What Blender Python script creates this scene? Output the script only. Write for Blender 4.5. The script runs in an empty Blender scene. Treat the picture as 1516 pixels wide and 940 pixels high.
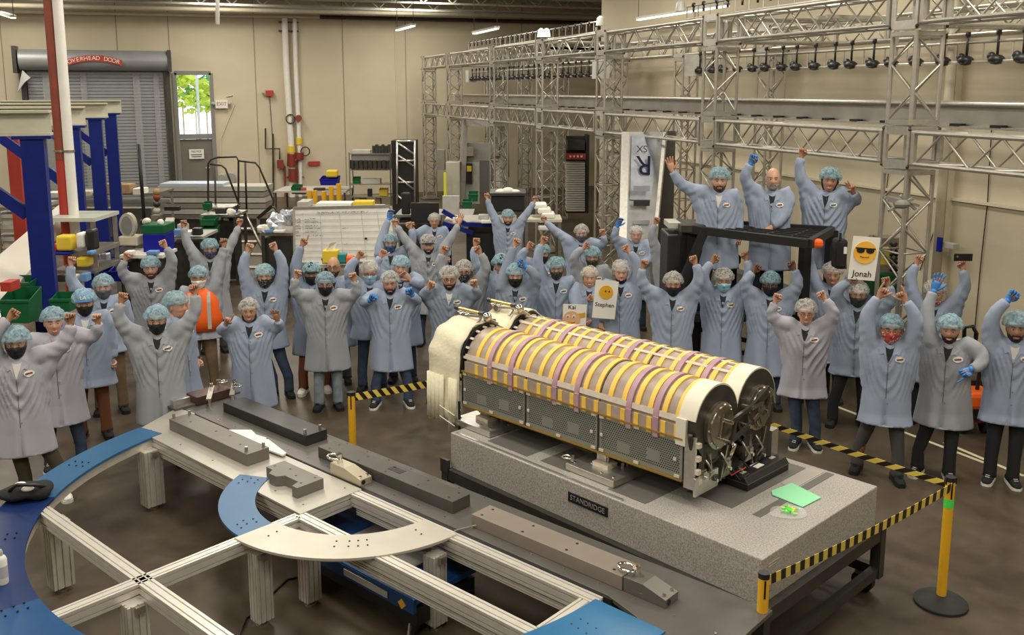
import bpy, math, random
import numpy as np
from mathutils import Vector, Matrix, noise
from mathutils.bvhtree import BVHTree
random.seed(7)
S = bpy.context.scene
COL = S.collection
PI = math.pi
# ---------------------------------------------------------------- camera
F, CX, CY, CAMZ = 1375.0, 758.0, 358.0, 3.9
PITCH, YAW = math.atan(225/1375), math.radians(18.9)
cd = bpy.data.cameras.new('camera'); cam = bpy.data.objects.new('camera', cd); COL.objects.link(cam)
cam.location = (0, 0, CAMZ); cam.rotation_euler = (PI/2-PITCH, 0, -YAW)
cd.sensor_width = 36; cd.lens = F/1516*36; cd.shift_y = -(470-CY)/1516; cd.clip_end = 300
S.camera = cam
# ---------------------------------------------------------------- world, exposure
S.view_settings.view_transform = 'Standard'; S.view_settings.look = 'None'
S.view_settings.gamma = 1; S.view_settings.exposure = 0.10
W = bpy.data.worlds.new('sky'); S.world = W; W.use_nodes = True
nt = W.node_tree; bg = nt.nodes['Background']
bg.inputs[0].default_value = (.75, .88, 1, 1); bg.inputs[1].default_value = 3.0
# ---------------------------------------------------------------- high-bay lamps above the hall
def lamp(x, y, z, sx, sy, power, col=(1, .93, .80)):
    l = bpy.data.lights.new('high_bay_light', 'AREA'); l.shape = 'RECTANGLE'; l.size = sx; l.size_y = sy
    l.energy = power; l.color = col
    o = bpy.data.objects.new('high_bay_light', l); o.location = (x, y, z); COL.objects.link(o); return o
LAMPS = [(x, y) for y in (1, 7, 13, 19.5, 26, 31.5) for x in (-5.5, 1.0, 7.6)]
for x, y in LAMPS: lamp(x, y, 7.0, 1.3, 2.6, 235 if y < 10 else 215)
# ---------------------------------------------------------------- pixel rays (only used to work out where things stand)
_R = Vector((math.cos(YAW), -math.sin(YAW), 0)); _H = Vector((math.sin(YAW), math.cos(YAW), 0))
_F = _H*math.cos(PITCH)-Vector((0, 0, math.sin(PITCH))); _U = _H*math.sin(PITCH)+Vector((0, 0, math.cos(PITCH)))
_O = Vector((0, 0, CAMZ))
def ray(x, y): return _F+_R*((x-CX)/F)-_U*((y-CY)/F)
def G(x, y, z=0.0):                     # point at height z
    r = ray(x, y); return _O+r*((z-CAMZ)/r.z)
def D(x, y, d):                         # point at depth d (horizontal distance along the view heading)
    r = ray(x, y); return _O+r*(d/r.dot(_H))
def AX(x, y, X): r = ray(x, y); return _O+r*(X/r.x)
def AY(x, y, Y): r = ray(x, y); return _O+r*(Y/r.y)
# ---------------------------------------------------------------- materials
def mat(name, col, rough=.5, metal=0., var=0., scale=8., bump=0., bscale=40., spec=.5, col2=None, coat=0., stretch=None, alpha=1., bdist=.01):
    m = bpy.data.materials.new(name); m.use_nodes = True
    n = m.node_tree.nodes; L = m.node_tree.links; p = n['Principled BSDF']
    c = tuple(col)+(1,)
    p.inputs['Base Color'].default_value = c; p.inputs['Roughness'].default_value = rough
    p.inputs['Metallic'].default_value = metal; p.inputs['Specular IOR Level'].default_value = spec
    p.inputs['Coat Weight'].default_value = coat; p.inputs['Alpha'].default_value = alpha
    if var or bump or col2:
        tc = n.new('ShaderNodeTexCoord'); mp = n.new('ShaderNodeMapping'); L.new(tc.outputs['Object'], mp.inputs[0])
        if stretch: mp.inputs['Scale'].default_value = stretch
        if var or col2:
            nz = n.new('ShaderNodeTexNoise'); nz.inputs['Scale'].default_value = scale; nz.inputs['Detail'].default_value = 6
            L.new(mp.outputs[0], nz.inputs[0])
            r = n.new('ShaderNodeValToRGB'); L.new(nz.outputs[0], r.inputs[0])
            a = tuple(x*(1-var) for x in col)+(1,); b = tuple(col2)+(1,) if col2 else tuple(min(1, x*(1+var)) for x in col)+(1,)
            r.color_ramp.elements[0].position = .34; r.color_ramp.elements[1].position = .66
            r.color_ramp.elements[0].color = a; r.color_ramp.elements[1].color = b
            L.new(r.outputs[0], p.inputs['Base Color'])
        if bump:
            nb = n.new('ShaderNodeTexNoise'); nb.inputs['Scale'].default_value = bscale; nb.inputs['Detail'].default_value = 4
            L.new(mp.outputs[0], nb.inputs[0])
            bp = n.new('ShaderNodeBump'); bp.inputs['Strength'].default_value = bump; bp.inputs['Distance'].default_value = bdist
            L.new(nb.outputs[0], bp.inputs['Height']); L.new(bp.outputs[0], p.inputs['Normal'])
    return m
def emis(name, col, s):
    m = bpy.data.materials.new(name); m.use_nodes = True; p = m.node_tree.nodes['Principled BSDF']
    p.inputs['Base Color'].default_value = tuple(col)+(1,); p.inputs['Emission Color'].default_value = tuple(col)+(1,)
    p.inputs['Emission Strength'].default_value = s; return m
M = {}
M['alum'] = mat('aluminium', (.62, .60, .55), .32, .85, .06, 20)
M['alum_ext'] = mat('extruded_aluminium', (.66, .63, .57), .38, .45, .05, 15)
M['truss'] = mat('truss_aluminium', (.47, .445, .39), .40, .62, .08, 12)
M['steel'] = mat('steel', (.45, .42, .37), .35, .9, .1, 18)
M['chrome'] = mat('chrome', (.75, .72, .66), .15, 1.)
M['darksteel'] = mat('dark_steel', (.07, .066, .06), .4, .6, .15, 10)
M['black'] = mat('black_paint', (.012, .012, .012), .45)
M['rubber'] = mat('black_rubber', (.018, .018, .018), .75)
M['blackcloth'] = mat('black_cloth', (.012, .012, .014), .9, bump=.4, bscale=60)
M['white'] = mat('white_paint', (.78, .76, .70), .5, var=.03)
M['cream'] = mat('cream_paint', (.66, .60, .45), .5, var=.04)
M['beige'] = mat('beige_steel', (.55, .53, .42), .5, var=.04)
M['blue'] = mat('blue_steel', (.004, .014, .16), .55, var=.08, spec=.25)
M['bluebin'] = mat('blue_plastic', (.004, .008, .26), .5, spec=.3)
M['green'] = mat('green_plastic', (.006, .10, .035), .5, spec=.3)
M['red'] = mat('red_paint', (.42, .04, .025), .45)
M['redbrown'] = mat('red_oxide_paint', (.24, .05, .025), .5, var=.1)
M['yellow'] = mat('yellow_paint', (.78, .42, .02), .4)
M['yellowp'] = mat('yellow_plastic', (.75, .55, .04), .45)
M['orange'] = mat('orange_hi_vis', (.95, .13, .01), .6)
M['grey'] = mat('grey_paint', (.22, .22, .20), .5, var=.05)
M['lgrey'] = mat('light_grey', (.45, .44, .40), .5, var=.05)
M['dgrey'] = mat('dark_grey_plate', (.115, .108, .098), .42, .25, .10, 3)
M['paper'] = mat('paper', (.80, .78, .70), .8)
M['greenpaper'] = mat('green_paper', (.30, .75, .42), .8)
M['card'] = mat('cardboard', (.38, .25, .13), .85, var=.08)
# ---------------------------------------------------------------- mesh builder
def basis(d, up=Vector((0, 0, 1))):
    d = d.normalized()
    if abs(d.dot(up)) > .98: up = Vector((0, 1, 0)) if abs(d.y) < .9 else Vector((1, 0, 0))
    s = d.cross(up).normalized(); return s, s.cross(d).normalized()
def origin_of(o):
    v = Vector((0, 0, 0))
    while o: v += o.location; o = o.parent
    return v
class MB:
    def __init__(s): s.v = []; s.f = []; s.m = []
    def add(s, vs, fs, m=0):
        b = len(s.v); s.v += [tuple(p) for p in vs]; s.f += [tuple(b+i for i in q) for q in fs]; s.m += [m]*len(fs); return s
    def box(s, c, d, ax=None, m=0):     # ax: 2 or 3 unit axes
        c = Vector(c)
        if ax is None: A = (Vector((1, 0, 0)), Vector((0, 1, 0)), Vector((0, 0, 1)))
        else:
            A = [Vector(a).to_3d() if len(a) == 2 else Vector(a) for a in ax]
            if len(A) == 2: A.append(Vector((0, 0, 1)))
        vs = [c+A[0]*(d[0]/2*i)+A[1]*(d[1]/2*j)+A[2]*(d[2]/2*k) for k in (-1, 1) for j in (-1, 1) for i in (-1, 1)]
        return s.add(vs, [(0, 2, 3, 1), (4, 5, 7, 6), (0, 1, 5, 4), (2, 6, 7, 3), (0, 4, 6, 2), (1, 3, 7, 5)], m)
    def bar(s, a, b, w, h, up=Vector((0, 0, 1)), m=0):
        a = Vector(a); b = Vector(b); d = b-a; x, y = basis(d, up)
        return s.box((a+b)/2, (w, d.length, h), (x, d.normalized(), y), m)
    def tube(s, ps, rs, n=8, m=0, cap=True, up=Vector((0, 0, 1)), sq=None):
        ps = [Vector(p) for p in ps]
        if not hasattr(rs, '__len__'): rs = [rs]*len(ps)
        vs = []; fs = []; prev = None
        for i, p in enumerate(ps):
            d = (ps[min(i+1, len(ps)-1)]-ps[max(i-1, 0)])
            if d.length < 1e-9: d = Vector((0, 0, 1))
            if prev is None: x, y = basis(d, up)
            else:
                d.normalize(); x = (prev-d*prev.dot(d)).normalized(); y = x.cross(d)
            prev = x; r = rs[i]; rx, ry = (r if hasattr(r, '__len__') else (r, r))
            for k in range(n):
                t = 2*PI*k/n; vs.append(p+x*(rx*math.cos(t))+y*(ry*math.sin(t)))
        for i in range(len(ps)-1):
            for k in range(n):
                k2 = (k+1) % n; fs.append((i*n+k, i*n+k2, (i+1)*n+k2, (i+1)*n+k))
        if cap: fs.append(tuple(range(n))[::-1]); fs.append(tuple((len(ps)-1)*n+k for k in range(n)))
        return s.add(vs, fs, m)
    def cyl(s, a, b, r, n=12, m=0, r2=None): return s.tube([a, b], [r, r if r2 is None else r2], n, m)
    def prism(s, poly, z0, z1, m=0):    # poly: list of xy
        n = len(poly); vs = [(p[0], p[1], z0) for p in poly]+[(p[0], p[1], z1) for p in poly]
        return s.add(vs, [tuple(range(n))[::-1], tuple(range(n, 2*n))]+[(i, (i+1) % n, n+(i+1) % n, n+i) for i in range(n)], m)
    def slab(s, pts, th, m=0):          # 3D quad/polygon with thickness th along its normal
        pts = [Vector(p) for p in pts]; nn = (pts[1]-pts[0]).cross(pts[2]-pts[0]).normalized()*th; n = len(pts)
        return s.add(pts+[p+nn for p in pts], [tuple(range(n))[::-1], tuple(range(n, 2*n))]+[(i, (i+1) % n, n+(i+1) % n, n+i) for i in range(n)], m)
    def arc(s, c, r0, r1, a0, a1, z0, z1, n=32, m=0):
        vs = []; fs = []
        for i in range(n+1):
            t = a0+(a1-a0)*i/n; cx, sy = math.cos(t), math.sin(t)
            vs += [(c[0]+r0*cx, c[1]+r0*sy, z0), (c[0]+r1*cx, c[1]+r1*sy, z0), (c[0]+r1*cx, c[1]+r1*sy, z1), (c[0]+r0*cx, c[1]+r0*sy, z1)]
        for i in range(n):
            for k in range(4): fs.append((4*i+k, 4*i+(k+1) % 4, 4*i+4+(k+1) % 4, 4*i+4+k))
        fs += [(0, 3, 2, 1), (4*n, 4*n+1, 4*n+2, 4*n+3)]
        return s.add(vs, fs, m)
    def ball(s, c, r, n=10, m=0, sc=(1, 1, 1)):
        c = Vector(c); rows = max(4, n//2+1); vs = [c+Vector((0, 0, r*sc[2]))]; fs = []
        for i in range(1, rows):
            t = PI*i/rows
            for k in range(n):
                p = 2*PI*k/n; vs.append(c+Vector((r*sc[0]*math.sin(t)*math.cos(p), r*sc[1]*math.sin(t)*math.sin(p), r*sc[2]*math.cos(t))))
        vs.append(c-Vector((0, 0, r*sc[2]))); e = len(vs)-1
        for k in range(n):
            k2 = (k+1) % n; fs.append((0, 1+k, 1+k2)); fs.append((e, e-n+k2, e-n+k))
            for i in range(rows-2): a = 1+i*n; fs.append((a+k, a+n+k, a+n+k2, a+k2))
        return s.add(vs, fs, m)
    def merge(s, o, T=None, m=None):
        b = len(s.v); s.v += [tuple(T @ Vector(p)) if T else p for p in o.v]
        s.f += [tuple(b+i for i in q) for q in o.f]; s.m += (o.m if m is None else [m]*len(o.f)); return s
    def build(s, name, mats, parent=None, smooth=False, bevel=0., label=None, local=False, fix=True, **tg):
        me = bpy.data.meshes.new(name); v = s.v
        if parent is not None and not local:
            o0 = origin_of(parent); v = [(p[0]-o0.x, p[1]-o0.y, p[2]-o0.z) for p in v]
        loc = None
        if parent is None and not local and v:
            a = np.array(v); mn = a.min(0); mx = a.max(0); loc = Vector(((mn[0]+mx[0])/2, (mn[1]+mx[1])/2, mn[2]))
            v = (a-np.array(loc)).tolist()
        me.from_pydata(v, [], s.f)
        mats = mats if isinstance(mats, (list, tuple)) else [mats]
        for q in mats: me.materials.append(q)
        if len(mats) > 1: me.polygons.foreach_set('material_index', s.m)
        if smooth: me.polygons.foreach_set('use_smooth', [True]*len(me.polygons))
        o = bpy.data.objects.new(name, me); COL.objects.link(o)
        if fix: fixn(me)
        if smooth == 'auto':
            try: me.set_sharp_from_angle(angle=math.radians(40))
            except Exception: pass
        if loc is not None: o.location = loc
        if parent is not None: o.parent = parent
        if bevel:
            b = o.modifiers.new('bevel', 'BEVEL'); b.width = bevel; b.segments = 2; b.limit_method = 'ANGLE'; b.angle_limit = math.radians(50)
        if label: o['label'] = label
        for k, w in tg.items(): o[k] = w
        return o
import bmesh
def fixn(me):
    bm = bmesh.new(); bm.from_mesh(me); bmesh.ops.recalc_face_normals(bm, faces=bm.faces); bm.to_mesh(me); bm.free()
def thing(name, label, cat, loc=(0, 0, 0), group=None, rz=0.):
    o = bpy.data.objects.new(name, None); COL.objects.link(o); o.location = loc; o.rotation_euler = (0, 0, rz)
    o['label'] = label; o['category'] = cat; o.empty_display_size = .1
    if group: o['group'] = group
    return o
def top(mb, name, mats, label, cat, group=None, **k):
    o = mb.build(name, mats, None, **k); o['label'] = label; o['category'] = cat
    if group: o['group'] = group
    return o
def struct(mb, name, mats, parent=None, **k):
    o = mb.build(name, mats, parent, **k)
    if parent is None: o['kind'] = 'structure'
    return o
def copyob(o, parent=None, loc=None):
    c = o.copy(); COL.objects.link(c)
    if parent: c.parent = parent
    if loc is not None: c.location = loc
    return c
def text(txt, size, mats, name, p, xdir, ydir, parent=None, depth=.002, label=None, align='CENTER'):
    cu = bpy.data.curves.new(name, 'FONT'); cu.body = txt; cu.size = size; cu.extrude = depth; cu.align_x = align; cu.align_y = 'CENTER'
    o = bpy.data.objects.new(name, cu); COL.objects.link(o)
    dg = bpy.context.evaluated_depsgraph_get(); me = bpy.data.meshes.new_from_object(o.evaluated_get(dg))
    COL.objects.unlink(o); bpy.data.objects.remove(o)
    x = Vector(xdir).normalized(); y = Vector(ydir).normalized(); z = x.cross(y)
    Mx = Matrix((x, y, z)).transposed().to_4x4(); Mx.translation = Vector(p)-(origin_of(parent) if parent else Vector())
    me.transform(Mx); me.materials.clear(); me.materials.append(mats)
    o = bpy.data.objects.new(name, me); COL.objects.link(o)
    if parent: o.parent = parent
    if label: o['label'] = label
    return o
# ================================================================ the hall
WY, WX, JY, CZ = 35.0, 11.0, 24.4, 7.3
def floor_mat():
    m = mat('polished_concrete', (.10, .08, .058), .36, 0, 0, spec=.4)
    n = m.node_tree.nodes; L = m.node_tree.links; p = n['Principled BSDF']
    tc = n.new('ShaderNodeTexCoord')
    a = n.new('ShaderNodeTexNoise'); a.inputs['Scale'].default_value = .9; a.inputs['Detail'].default_value = 9; a.inputs['Distortion'].default_value = 1.2
    b = n.new('ShaderNodeTexNoise'); b.inputs['Scale'].default_value = 6; b.inputs['Detail'].default_value = 8
    L.new(tc.outputs['Object'], a.inputs[0]); L.new(tc.outputs['Object'], b.inputs[0])
    r = n.new('ShaderNodeValToRGB'); r.color_ramp.elements[0].position = .35; r.color_ramp.elements[1].position = .72
    r.color_ramp.elements[0].color = (.046, .034, .022, 1); r.color_ramp.elements[1].color = (.112, .087, .060, 1)
    mx = n.new('ShaderNodeMath'); mx.operation = 'ADD'; s1 = n.new('ShaderNodeMath'); s1.operation = 'MULTIPLY'; s1.inputs[1].default_value = .35
    L.new(b.outputs[0], s1.inputs[0]); L.new(a.outputs[0], mx.inputs[0]); L.new(s1.outputs[0], mx.inputs[1])
    s2 = n.new('ShaderNodeMath'); s2.operation = 'MULTIPLY'; s2.inputs[1].default_value = .74; L.new(mx.outputs[0], s2.inputs[0])
    L.new(s2.outputs[0], r.inputs[0]); L.new(r.outputs[0], p.inputs['Base Color'])
    rr = n.new('ShaderNodeMapRange'); rr.inputs['To Min'].default_value = .27; rr.inputs['To Max'].default_value = .5
    L.new(b.outputs[0], rr.inputs[0]); L.new(rr.outputs[0], p.inputs['Roughness'])
    return m
M['floor'] = floor_mat()
M['wall'] = mat('cream_wall', (.585, .515, .375), .75, var=.035, scale=1.2, bump=.15, bscale=6)
M['deck'] = mat('ceiling_deck', (.30, .29, .27), .6, var=.1)
def wallbox(name, x0, x1, y0, y1, z0, z1, m): return struct(MB().box(((x0+x1)/2, (y0+y1)/2, (z0+z1)/2), (x1-x0, y1-y0, z1-z0)), name, m)
wallbox('floor', -13, 17.2, -7, WY+.2, -.1, 0, M['floor'])
# far wall with an opening for the glazed door
dx0, dx1 = AY(258, 110, WY).x, AY(312, 110, WY).x
dz1 = AY(285, 108, WY).z
fw = MB()
for a, b, c, d in ((-13, dx0, 0, CZ), (dx1, 17.2, 0, CZ), (dx0, dx1, dz1, CZ)): fw.box(((a+b)/2, WY+.12, (c+d)/2), (b-a, .24, d-c))
wf = struct(fw, 'wall_far', M['wall'])
M['groove'] = mat('panel_joint', (.30, .26, .19), .9)
for px in (2, 173, 250, 376, 507, 600, 772):
    x = AY(px, 60, WY).x
    MB().box((x, WY-.004, CZ/2), (.03, .01, CZ)).build('panel_joint', M['groove'], wf)
# right wall (nearer) and its return
rw = MB().box((WX+.15, (JY-7.3)/2, CZ/2), (.3, JY+6.7, CZ)).box((WX+3.1, JY-.15, CZ/2), (6.2, .3, CZ))
wr = struct(rw, 'wall_right', M['wall'])
wallbox('wall_side_right', 17.0, 17.2, JY-.3, WY, 0, CZ, M['wall'])
wallbox('wall_left', -13.2, -13, -7, WY+.2, 0, CZ, M['wall'])
wallbox('wall_back', -13, WX, -7.2, -7, 0, CZ, M['wall'])
wallbox('ceiling', -13, 17.2, -7, WY+.2, CZ, CZ+.2, M['deck'])
# corrugated deck ribs and steel joists near the far wall
rb = MB()
for i in range(60): rb.box((2, WY-.3-i*.28, CZ-.02), (30, .12, .05))
rb.build('deck_rib', M['deck'], bpy.data.objects['ceiling'], kind='stuff')
for jy in (33.6, 31.0, 28.4):
    t = MB().bar((-13, jy, 6.75), (17, jy, 6.75), .08, .06).bar((-13, jy, 7.2), (17, jy, 7.2), .08, .06)
    for i in range(60):
        x = -13+i*.5; t.bar((x, jy, 6.75 if i % 2 else 7.2), (x+.5, jy, 7.2 if i % 2 else 6.75), .03, .03)
    t.build('roof_joist', M['lgrey'], bpy.data.objects['ceiling'])
# pipes under the ceiling along the far wall
def pipe(name, a, b, r, m, label, cat='pipe'): return top(MB().tube([a, b], r, 10), name, m, label, cat, smooth=True)
def fl(px, py, off=.25): return AY(px, py, WY-off)
pipe('ceiling_pipe', Vector((-12.9, WY-.25, fl(0, 19).z)), fl(473, 25), .065, M['cream'], 'thin cream pipe running along the far wall below the roof, ends at the dark pipe')
pipe('ceiling_pipe', fl(474, 25), Vector((16.9, WY-.25, fl(780, 31.5).z)), .075, mat('brown_pipe', (.05, .028, .018), .5), 'dark brown pipe along the top of the far wall')
pipe('ceiling_pipe', Vector((-12.9, WY-1.2, AY(0, 10, WY-1.2).z)), Vector((16.9, WY-1.2, AY(600, 17, WY-1.2).z)), .075, M['cream'], 'upper cream pipe hung in front of the roof joists')
pipe('ceiling_pipe', Vector((-12.9, WY-2.2, 6.7)), Vector((16.9, WY-2.2, 6.62)), .045, M['lgrey'], 'grey conduit close under the roof deck')
# baseboard-high conduit on the right wall
c0, c1 = AX(1028, 240, WX-.03), AX(1516, 309, WX-.03)
zc = (c0.z+c1.z)/2
struct(MB().box((WX-.03, 10, zc), (.05, 28, .045)), 'trim_1', M['cream'])
struct(MB().box((WX-.06, AX(1406, 250, WX).y, 3.6), (.12, .22, 7.2)), 'trim_2', M['cream'])
struct(MB().box((WX-.02, 8, .05), (.03, 30, .10)), 'baseboard_right', M['grey'])
pb = MB().tube([(WX-.19, AX(1404, 350, WX).y, .4), (WX-.19, AX(1404, 350, WX).y, 7.2)], .07, 12)
top(pb, 'down_pipe', M['cream'], 'cream vertical pipe running up the right wall right of the tall truss tower', 'pipe', smooth=True)
wbk = thing('wall_bracket', 'small blue faced bracket fixed to the cream pipe on the right wall', 'bracket', AX(1391, 362, WX-.3))
q = AX(1391, 362, WX-.3)
MB().box(q, (.05, .07, .22)).build('bracket_plate', M['bluebin'], wbk); MB().box(q+Vector((.1, -.12, 0)), (.12, .22, .07)).build('bracket_arm', M['lgrey'], wbk)
for pts, lab in (([(1468, 190), (1462, 300), (1452, 390), (1442, 500)], 'black cable hanging down the right wall near the right edge'),
                 ([(1316, 250), (1306, 330), (1300, 380)], 'thin black cable hanging left of the tall truss tower'),
                 ([(1390, 322), (1375, 365), (1362, 400)], 'thin cord slanting across the right wall beside the pipe')):
    top(MB().tube([AX(x, y, WX-.02) for x, y in pts], .008, 5), 'cable', M['black'], lab, 'cable')
# floor tape
M['tape'] = mat('floor_tape', (.62, .60, .40), .6)
def ftape(a, b, lab):
    p, q = G(*a), G(*b); d = (q-p).normalized(); n = Vector((-d.y, d.x, 0))*.025
    top(MB().prism([p+n, p-n, q-n, q+n], .0005, .003), 'floor_tape', M['tape'], lab, 'tape')
ftape((1228, 598), (1470, 690), 'pale floor marking tape running diagonally behind the people at right')
ftape((1398, 655), (1516, 705), 'short pale floor marking tape near the right edge')
# ---- roll-up door
od = AY(22, 75, WY-.5); oe = AY(250, 75, WY-.5); zb = AY(100, 103, WY-.5).z; zt = AY(100, 75, WY-.5).z
rd = struct(MB().box(((od.x+oe.x)/2, WY-.1, zb/2), (oe.x-od.x-.5, .06, zb)), 'door_1', M['grey'])
M['shutter'] = mat('shutter_steel', (.30, .31, .32), .42, .2, .04, 3)
k = int(zb/.11)
for i in range(k):
    MB().box(((od.x+oe.x)/2, WY-.16, .06+i*.11), (oe.x-od.x-.5, .05, .092)).build('slat', M['shutter'], rd)
MB().tube([(od.x+.1, WY-.45, (zb+zt)/2), (oe.x, WY-.45, (zb+zt)/2)], (zt-zb)/2+.03, 20).build('roller_hood', M['shutter'], rd, smooth='auto')
for x in (od.x+.15, oe.x-.1): MB().box((x, WY-.22, zb/2), (.16, .2, zb)).build('guide_rail', M['darksteel'], rd)
MB().box((od.x, WY-.5, (zb+zt)/2), (.12, .6, zt-zb+.25)).build('hood_bracket', M['darksteel'], rd)
MB().box((oe.x, WY-.5, (zb+zt)/2), (.12, .6, zt-zb+.1)).build('hood_bracket', M['darksteel'], rd)
fy = WY-.45-(zt-zb)/2-.06
cxm = AY(139, 87, fy); 
bn = MB()
for i in range(12):
    x0 = cxm.x-.86+i*.143; zz = lambda x: cxm.z+.02-.16*((x-cxm.x)/.86)**2
    bn.slab([(x0, fy, zz(x0)-.10), (x0+.143, fy, zz(x0+.143)-.10), (x0+.143, fy, zz(x0+.143)+.10), (x0, fy, zz(x0)+.10)], .01)
bo = bn.build('name_banner', M['red'], rd)
for i, ch in enumerate('OVERHEAD DOOR'):
    if ch != ' ':
        x = cxm.x-.74+i*.123; text(ch, .19, M['white'], 'letter', (x, fy-.012, cxm.z+.02-.16*((x-cxm.x)/.86)**2), (1, 0, -.3*(x-cxm.x)/.86), (.3*(x-cxm.x)/.86, 0, 1), bo)
# plastic dust sheet flap at the upper left corner of the shutter
fa = [AY(33, 104, WY-.6), AY(45, 115, WY-.75), AY(36, 122, WY-.7), AY(26, 136, WY-.6)]
top(MB().slab(fa, .02), 'plastic_flap', mat('clear_sheet', (.6, .62, .62), .3), 'translucent plastic sheet corner folded over the shutter top left', 'sheet')
# ---- glazed personnel door
dr = MB(); yd = WY+.05
zs = AY(285, 198, WY).z
for x in (dx0, dx1): dr.box((x, yd, dz1/2), (.14, .22, dz1))
dr.box(((dx0+dx1)/2, yd, dz1), (dx1-dx0, .22, .14)).box(((dx0+dx1)/2, yd, zs-.1), (dx1-dx0, .18, .18))
dd = struct(dr, 'door_2', M['grey'])
MB().box(((dx0+dx1)/2, yd+.02, (zs-.2)/2), (dx1-dx0-.14, .06, zs-.2)).build('door_leaf', mat('taupe_door', (.17, .155, .13), .5), dd)
M['glass'] = mat('window_glass', (1, 1, 1), .02); gp = M['glass'].node_tree.nodes['Principled BSDF']; gp.inputs['Transmission Weight'].default_value = 1; gp.inputs['IOR'].default_value = 1.02
MB().box(((dx0+dx1)/2, yd, (zs+dz1)/2), (dx1-dx0-.1, .01, dz1-zs-.1)).build('pane', M['glass'], dd)
sg = AY(291, 228, WY-.03)
sp = MB().box(sg, (.5, .012, .34)).build('notice', M['white'], dd)
text('NOTICE', .09, M['bluebin'], 'lettering', sg+Vector((0, -.01, .09)), (1, 0, 0), (0, 0, 1), sp)
MB().box(sg+Vector((0, -.01, -.02)), (.38, .005, .03)).box(sg+Vector((0, -.01, -.09)), (.34, .005, .03)).build('lettering', M['dgrey'], sp)
MB().tube([(dx1-.2, WY-.02, 1.15), (dx1-.2, WY-.1, 1.15), (dx1-.34, WY-.1, 1.15)], .02, 8).build('handle', M['steel'], dd)
# outside: ground, hedge bushes, lamp post
top(MB().box((-2, WY+20, -.06), (60, 39, .1)), 'forecourt', mat('pale_paving', (.6, .6, .58), .8), 'pale paved forecourt seen through the glazed door', 'ground')
def bush(c, r, col, lab):
    b = MB(); rnd = random.Random(int(c.x*100))
    for i in range(260):
        th = rnd.uniform(0, 2*PI); ph = math.acos(rnd.uniform(-.4, 1)); rr = r*rnd.uniform(.6, 1.05)
        p = c+Vector((rr*math.sin(ph)*math.cos(th), rr*math.sin(ph)*math.sin(th), rr*.9*math.cos(ph)))
        n = Vector((rnd.gauss(0, 1), rnd.gauss(0, 1), rnd.gauss(0, 1))).normalized(); x, y = basis(n); s = rnd.uniform(.12, .28)
        b.add([p+x*s, p+y*s*.6, p-x*s, p-y*s*.6], [(0, 1, 2, 3)])
    t = thing('bush', lab, 'bush', (c.x, c.y, 0)); b.build('foliage', mat('leaves', col, .7), t, kind='stuff')
    MB().tube([(c.x, c.y, 0), (c.x, c.y, c.z)], .035, 8).build('trunk', M['card'], t)
bush(AY(270, 150, WY+8), 1.5, (.35, .42, .02), 'yellow green bush outside behind the glazed door')
bush(AY(288, 135, WY+15), 1.5, (.05, .22, .03), 'darker green tree outside behind the yellow bush')
bush(AY(305, 148, WY+11), .8, (.20, .30, .03), 'small green bush outside at the right of the door glass')
pq = AY(294, 170, WY+7)
top(MB().cyl((pq.x, pq.y, 0), (pq.x, pq.y, AY(294, 112, WY+7).z), .06, 8), 'lamp_post', M['lgrey'], 'grey post standing outside behind the door glass', 'post')
# exit sign
e = AY(328, 154, WY-.1); ex = thing('exit_sign', 'white exit sign with red letters beside the glazed door', 'sign', e)
MB().box(e, (.42, .12, .30)).build('sign_box', M['white'], ex)
text('EXIT', .17, M['red'], 'lettering', e+Vector((0, -.065, 0)), (1, 0, 0), (0, 0, 1), ex)
for s in (-1, 1): MB().ball(e+Vector((s*.27, -.03, .02)), .07).build('lamp_head', M['lgrey'], ex, smooth=True)
top(MB().tube([AY(*p, WY-.03) for p in ((335, 143), (345, 141), (347, 155), (335, 185), (327, 205), (326, 240))], .02, 6), 'conduit', M['cream'], 'thin curved cable running from the exit sign down the far wall', 'cable')
# ================================================================ foreground integration table (local axes: u along, v across)
FO = Vector((1.143, 7.168, 0)); _a = math.radians(150.5)
FA = Vector((math.sin(_a), math.cos(_a), 0)); FB = Vector((-FA.y, FA.x, 0)); UP = Vector((0, 0, 1))
def Q(u, v, z=.68): return FO+FA*u+FB*v+UP*z
def ang(deg): t = math.radians(deg); d = FA*math.cos(t)+FB*math.sin(t); return math.atan2(d.y, d.x)
def ringseg(mb, r0, r1, p0, p1, z0, z1, m=0, n=32):
    a0 = ang(p0); a1 = a0+math.radians(p1-p0)   # FA,FB right-handed
    return mb.arc(FO, r0, r1, a0, a1, z0, z1, n, m)
def profile(w, h, ns=2, sw=.010, sd=.012):
    """cross-section of a slotted extrusion"""
    out = []
    def side(L_, fix, horiz, sgn):
        res = []
        for i in range(ns):
            c = -L_/2+L_*(i+.5)/ns
            res += [(c-sw/2, 0), (c-sw/2, sd), (c+sw/2, sd), (c+sw/2, 0)]
        return res
    for (x, y) in [(-w/2, -h/2)]: out.append((x, y))
    for c, d in side(w, 0, 1, 1): out.append((c, -h/2+d))
    out.append((w/2, -h/2))
    for c, d in side(h, 0, 0, 1): out.append((w/2-d, c))
    out.append((w/2, h/2))
    for c, d in side(w, 0, 1, 1): out.append((-c, h/2-d))
    out.append((-w/2, h/2))
    for c, d in side(h, 0, 0, 1): out.append((-w/2+d, -c))
    return out
def ext(mb, a, b, w, h, ns=2, up=UP):
    a = Vector(a); b = Vector(b); d = b-a; x, y = basis(d, up); P = profile(w, h, ns); n = len(P)
    vs = [a+x*p[0]+y*p[1] for p in P]+[b+x*p[0]+y*p[1] for p in P]
    mb.add(vs, [tuple(range(n))[::-1], tuple(range(n, 2*n))]+[(i, (i+1) % n, n+(i+1) % n, n+i) for i in range(n)]); return mb
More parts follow.
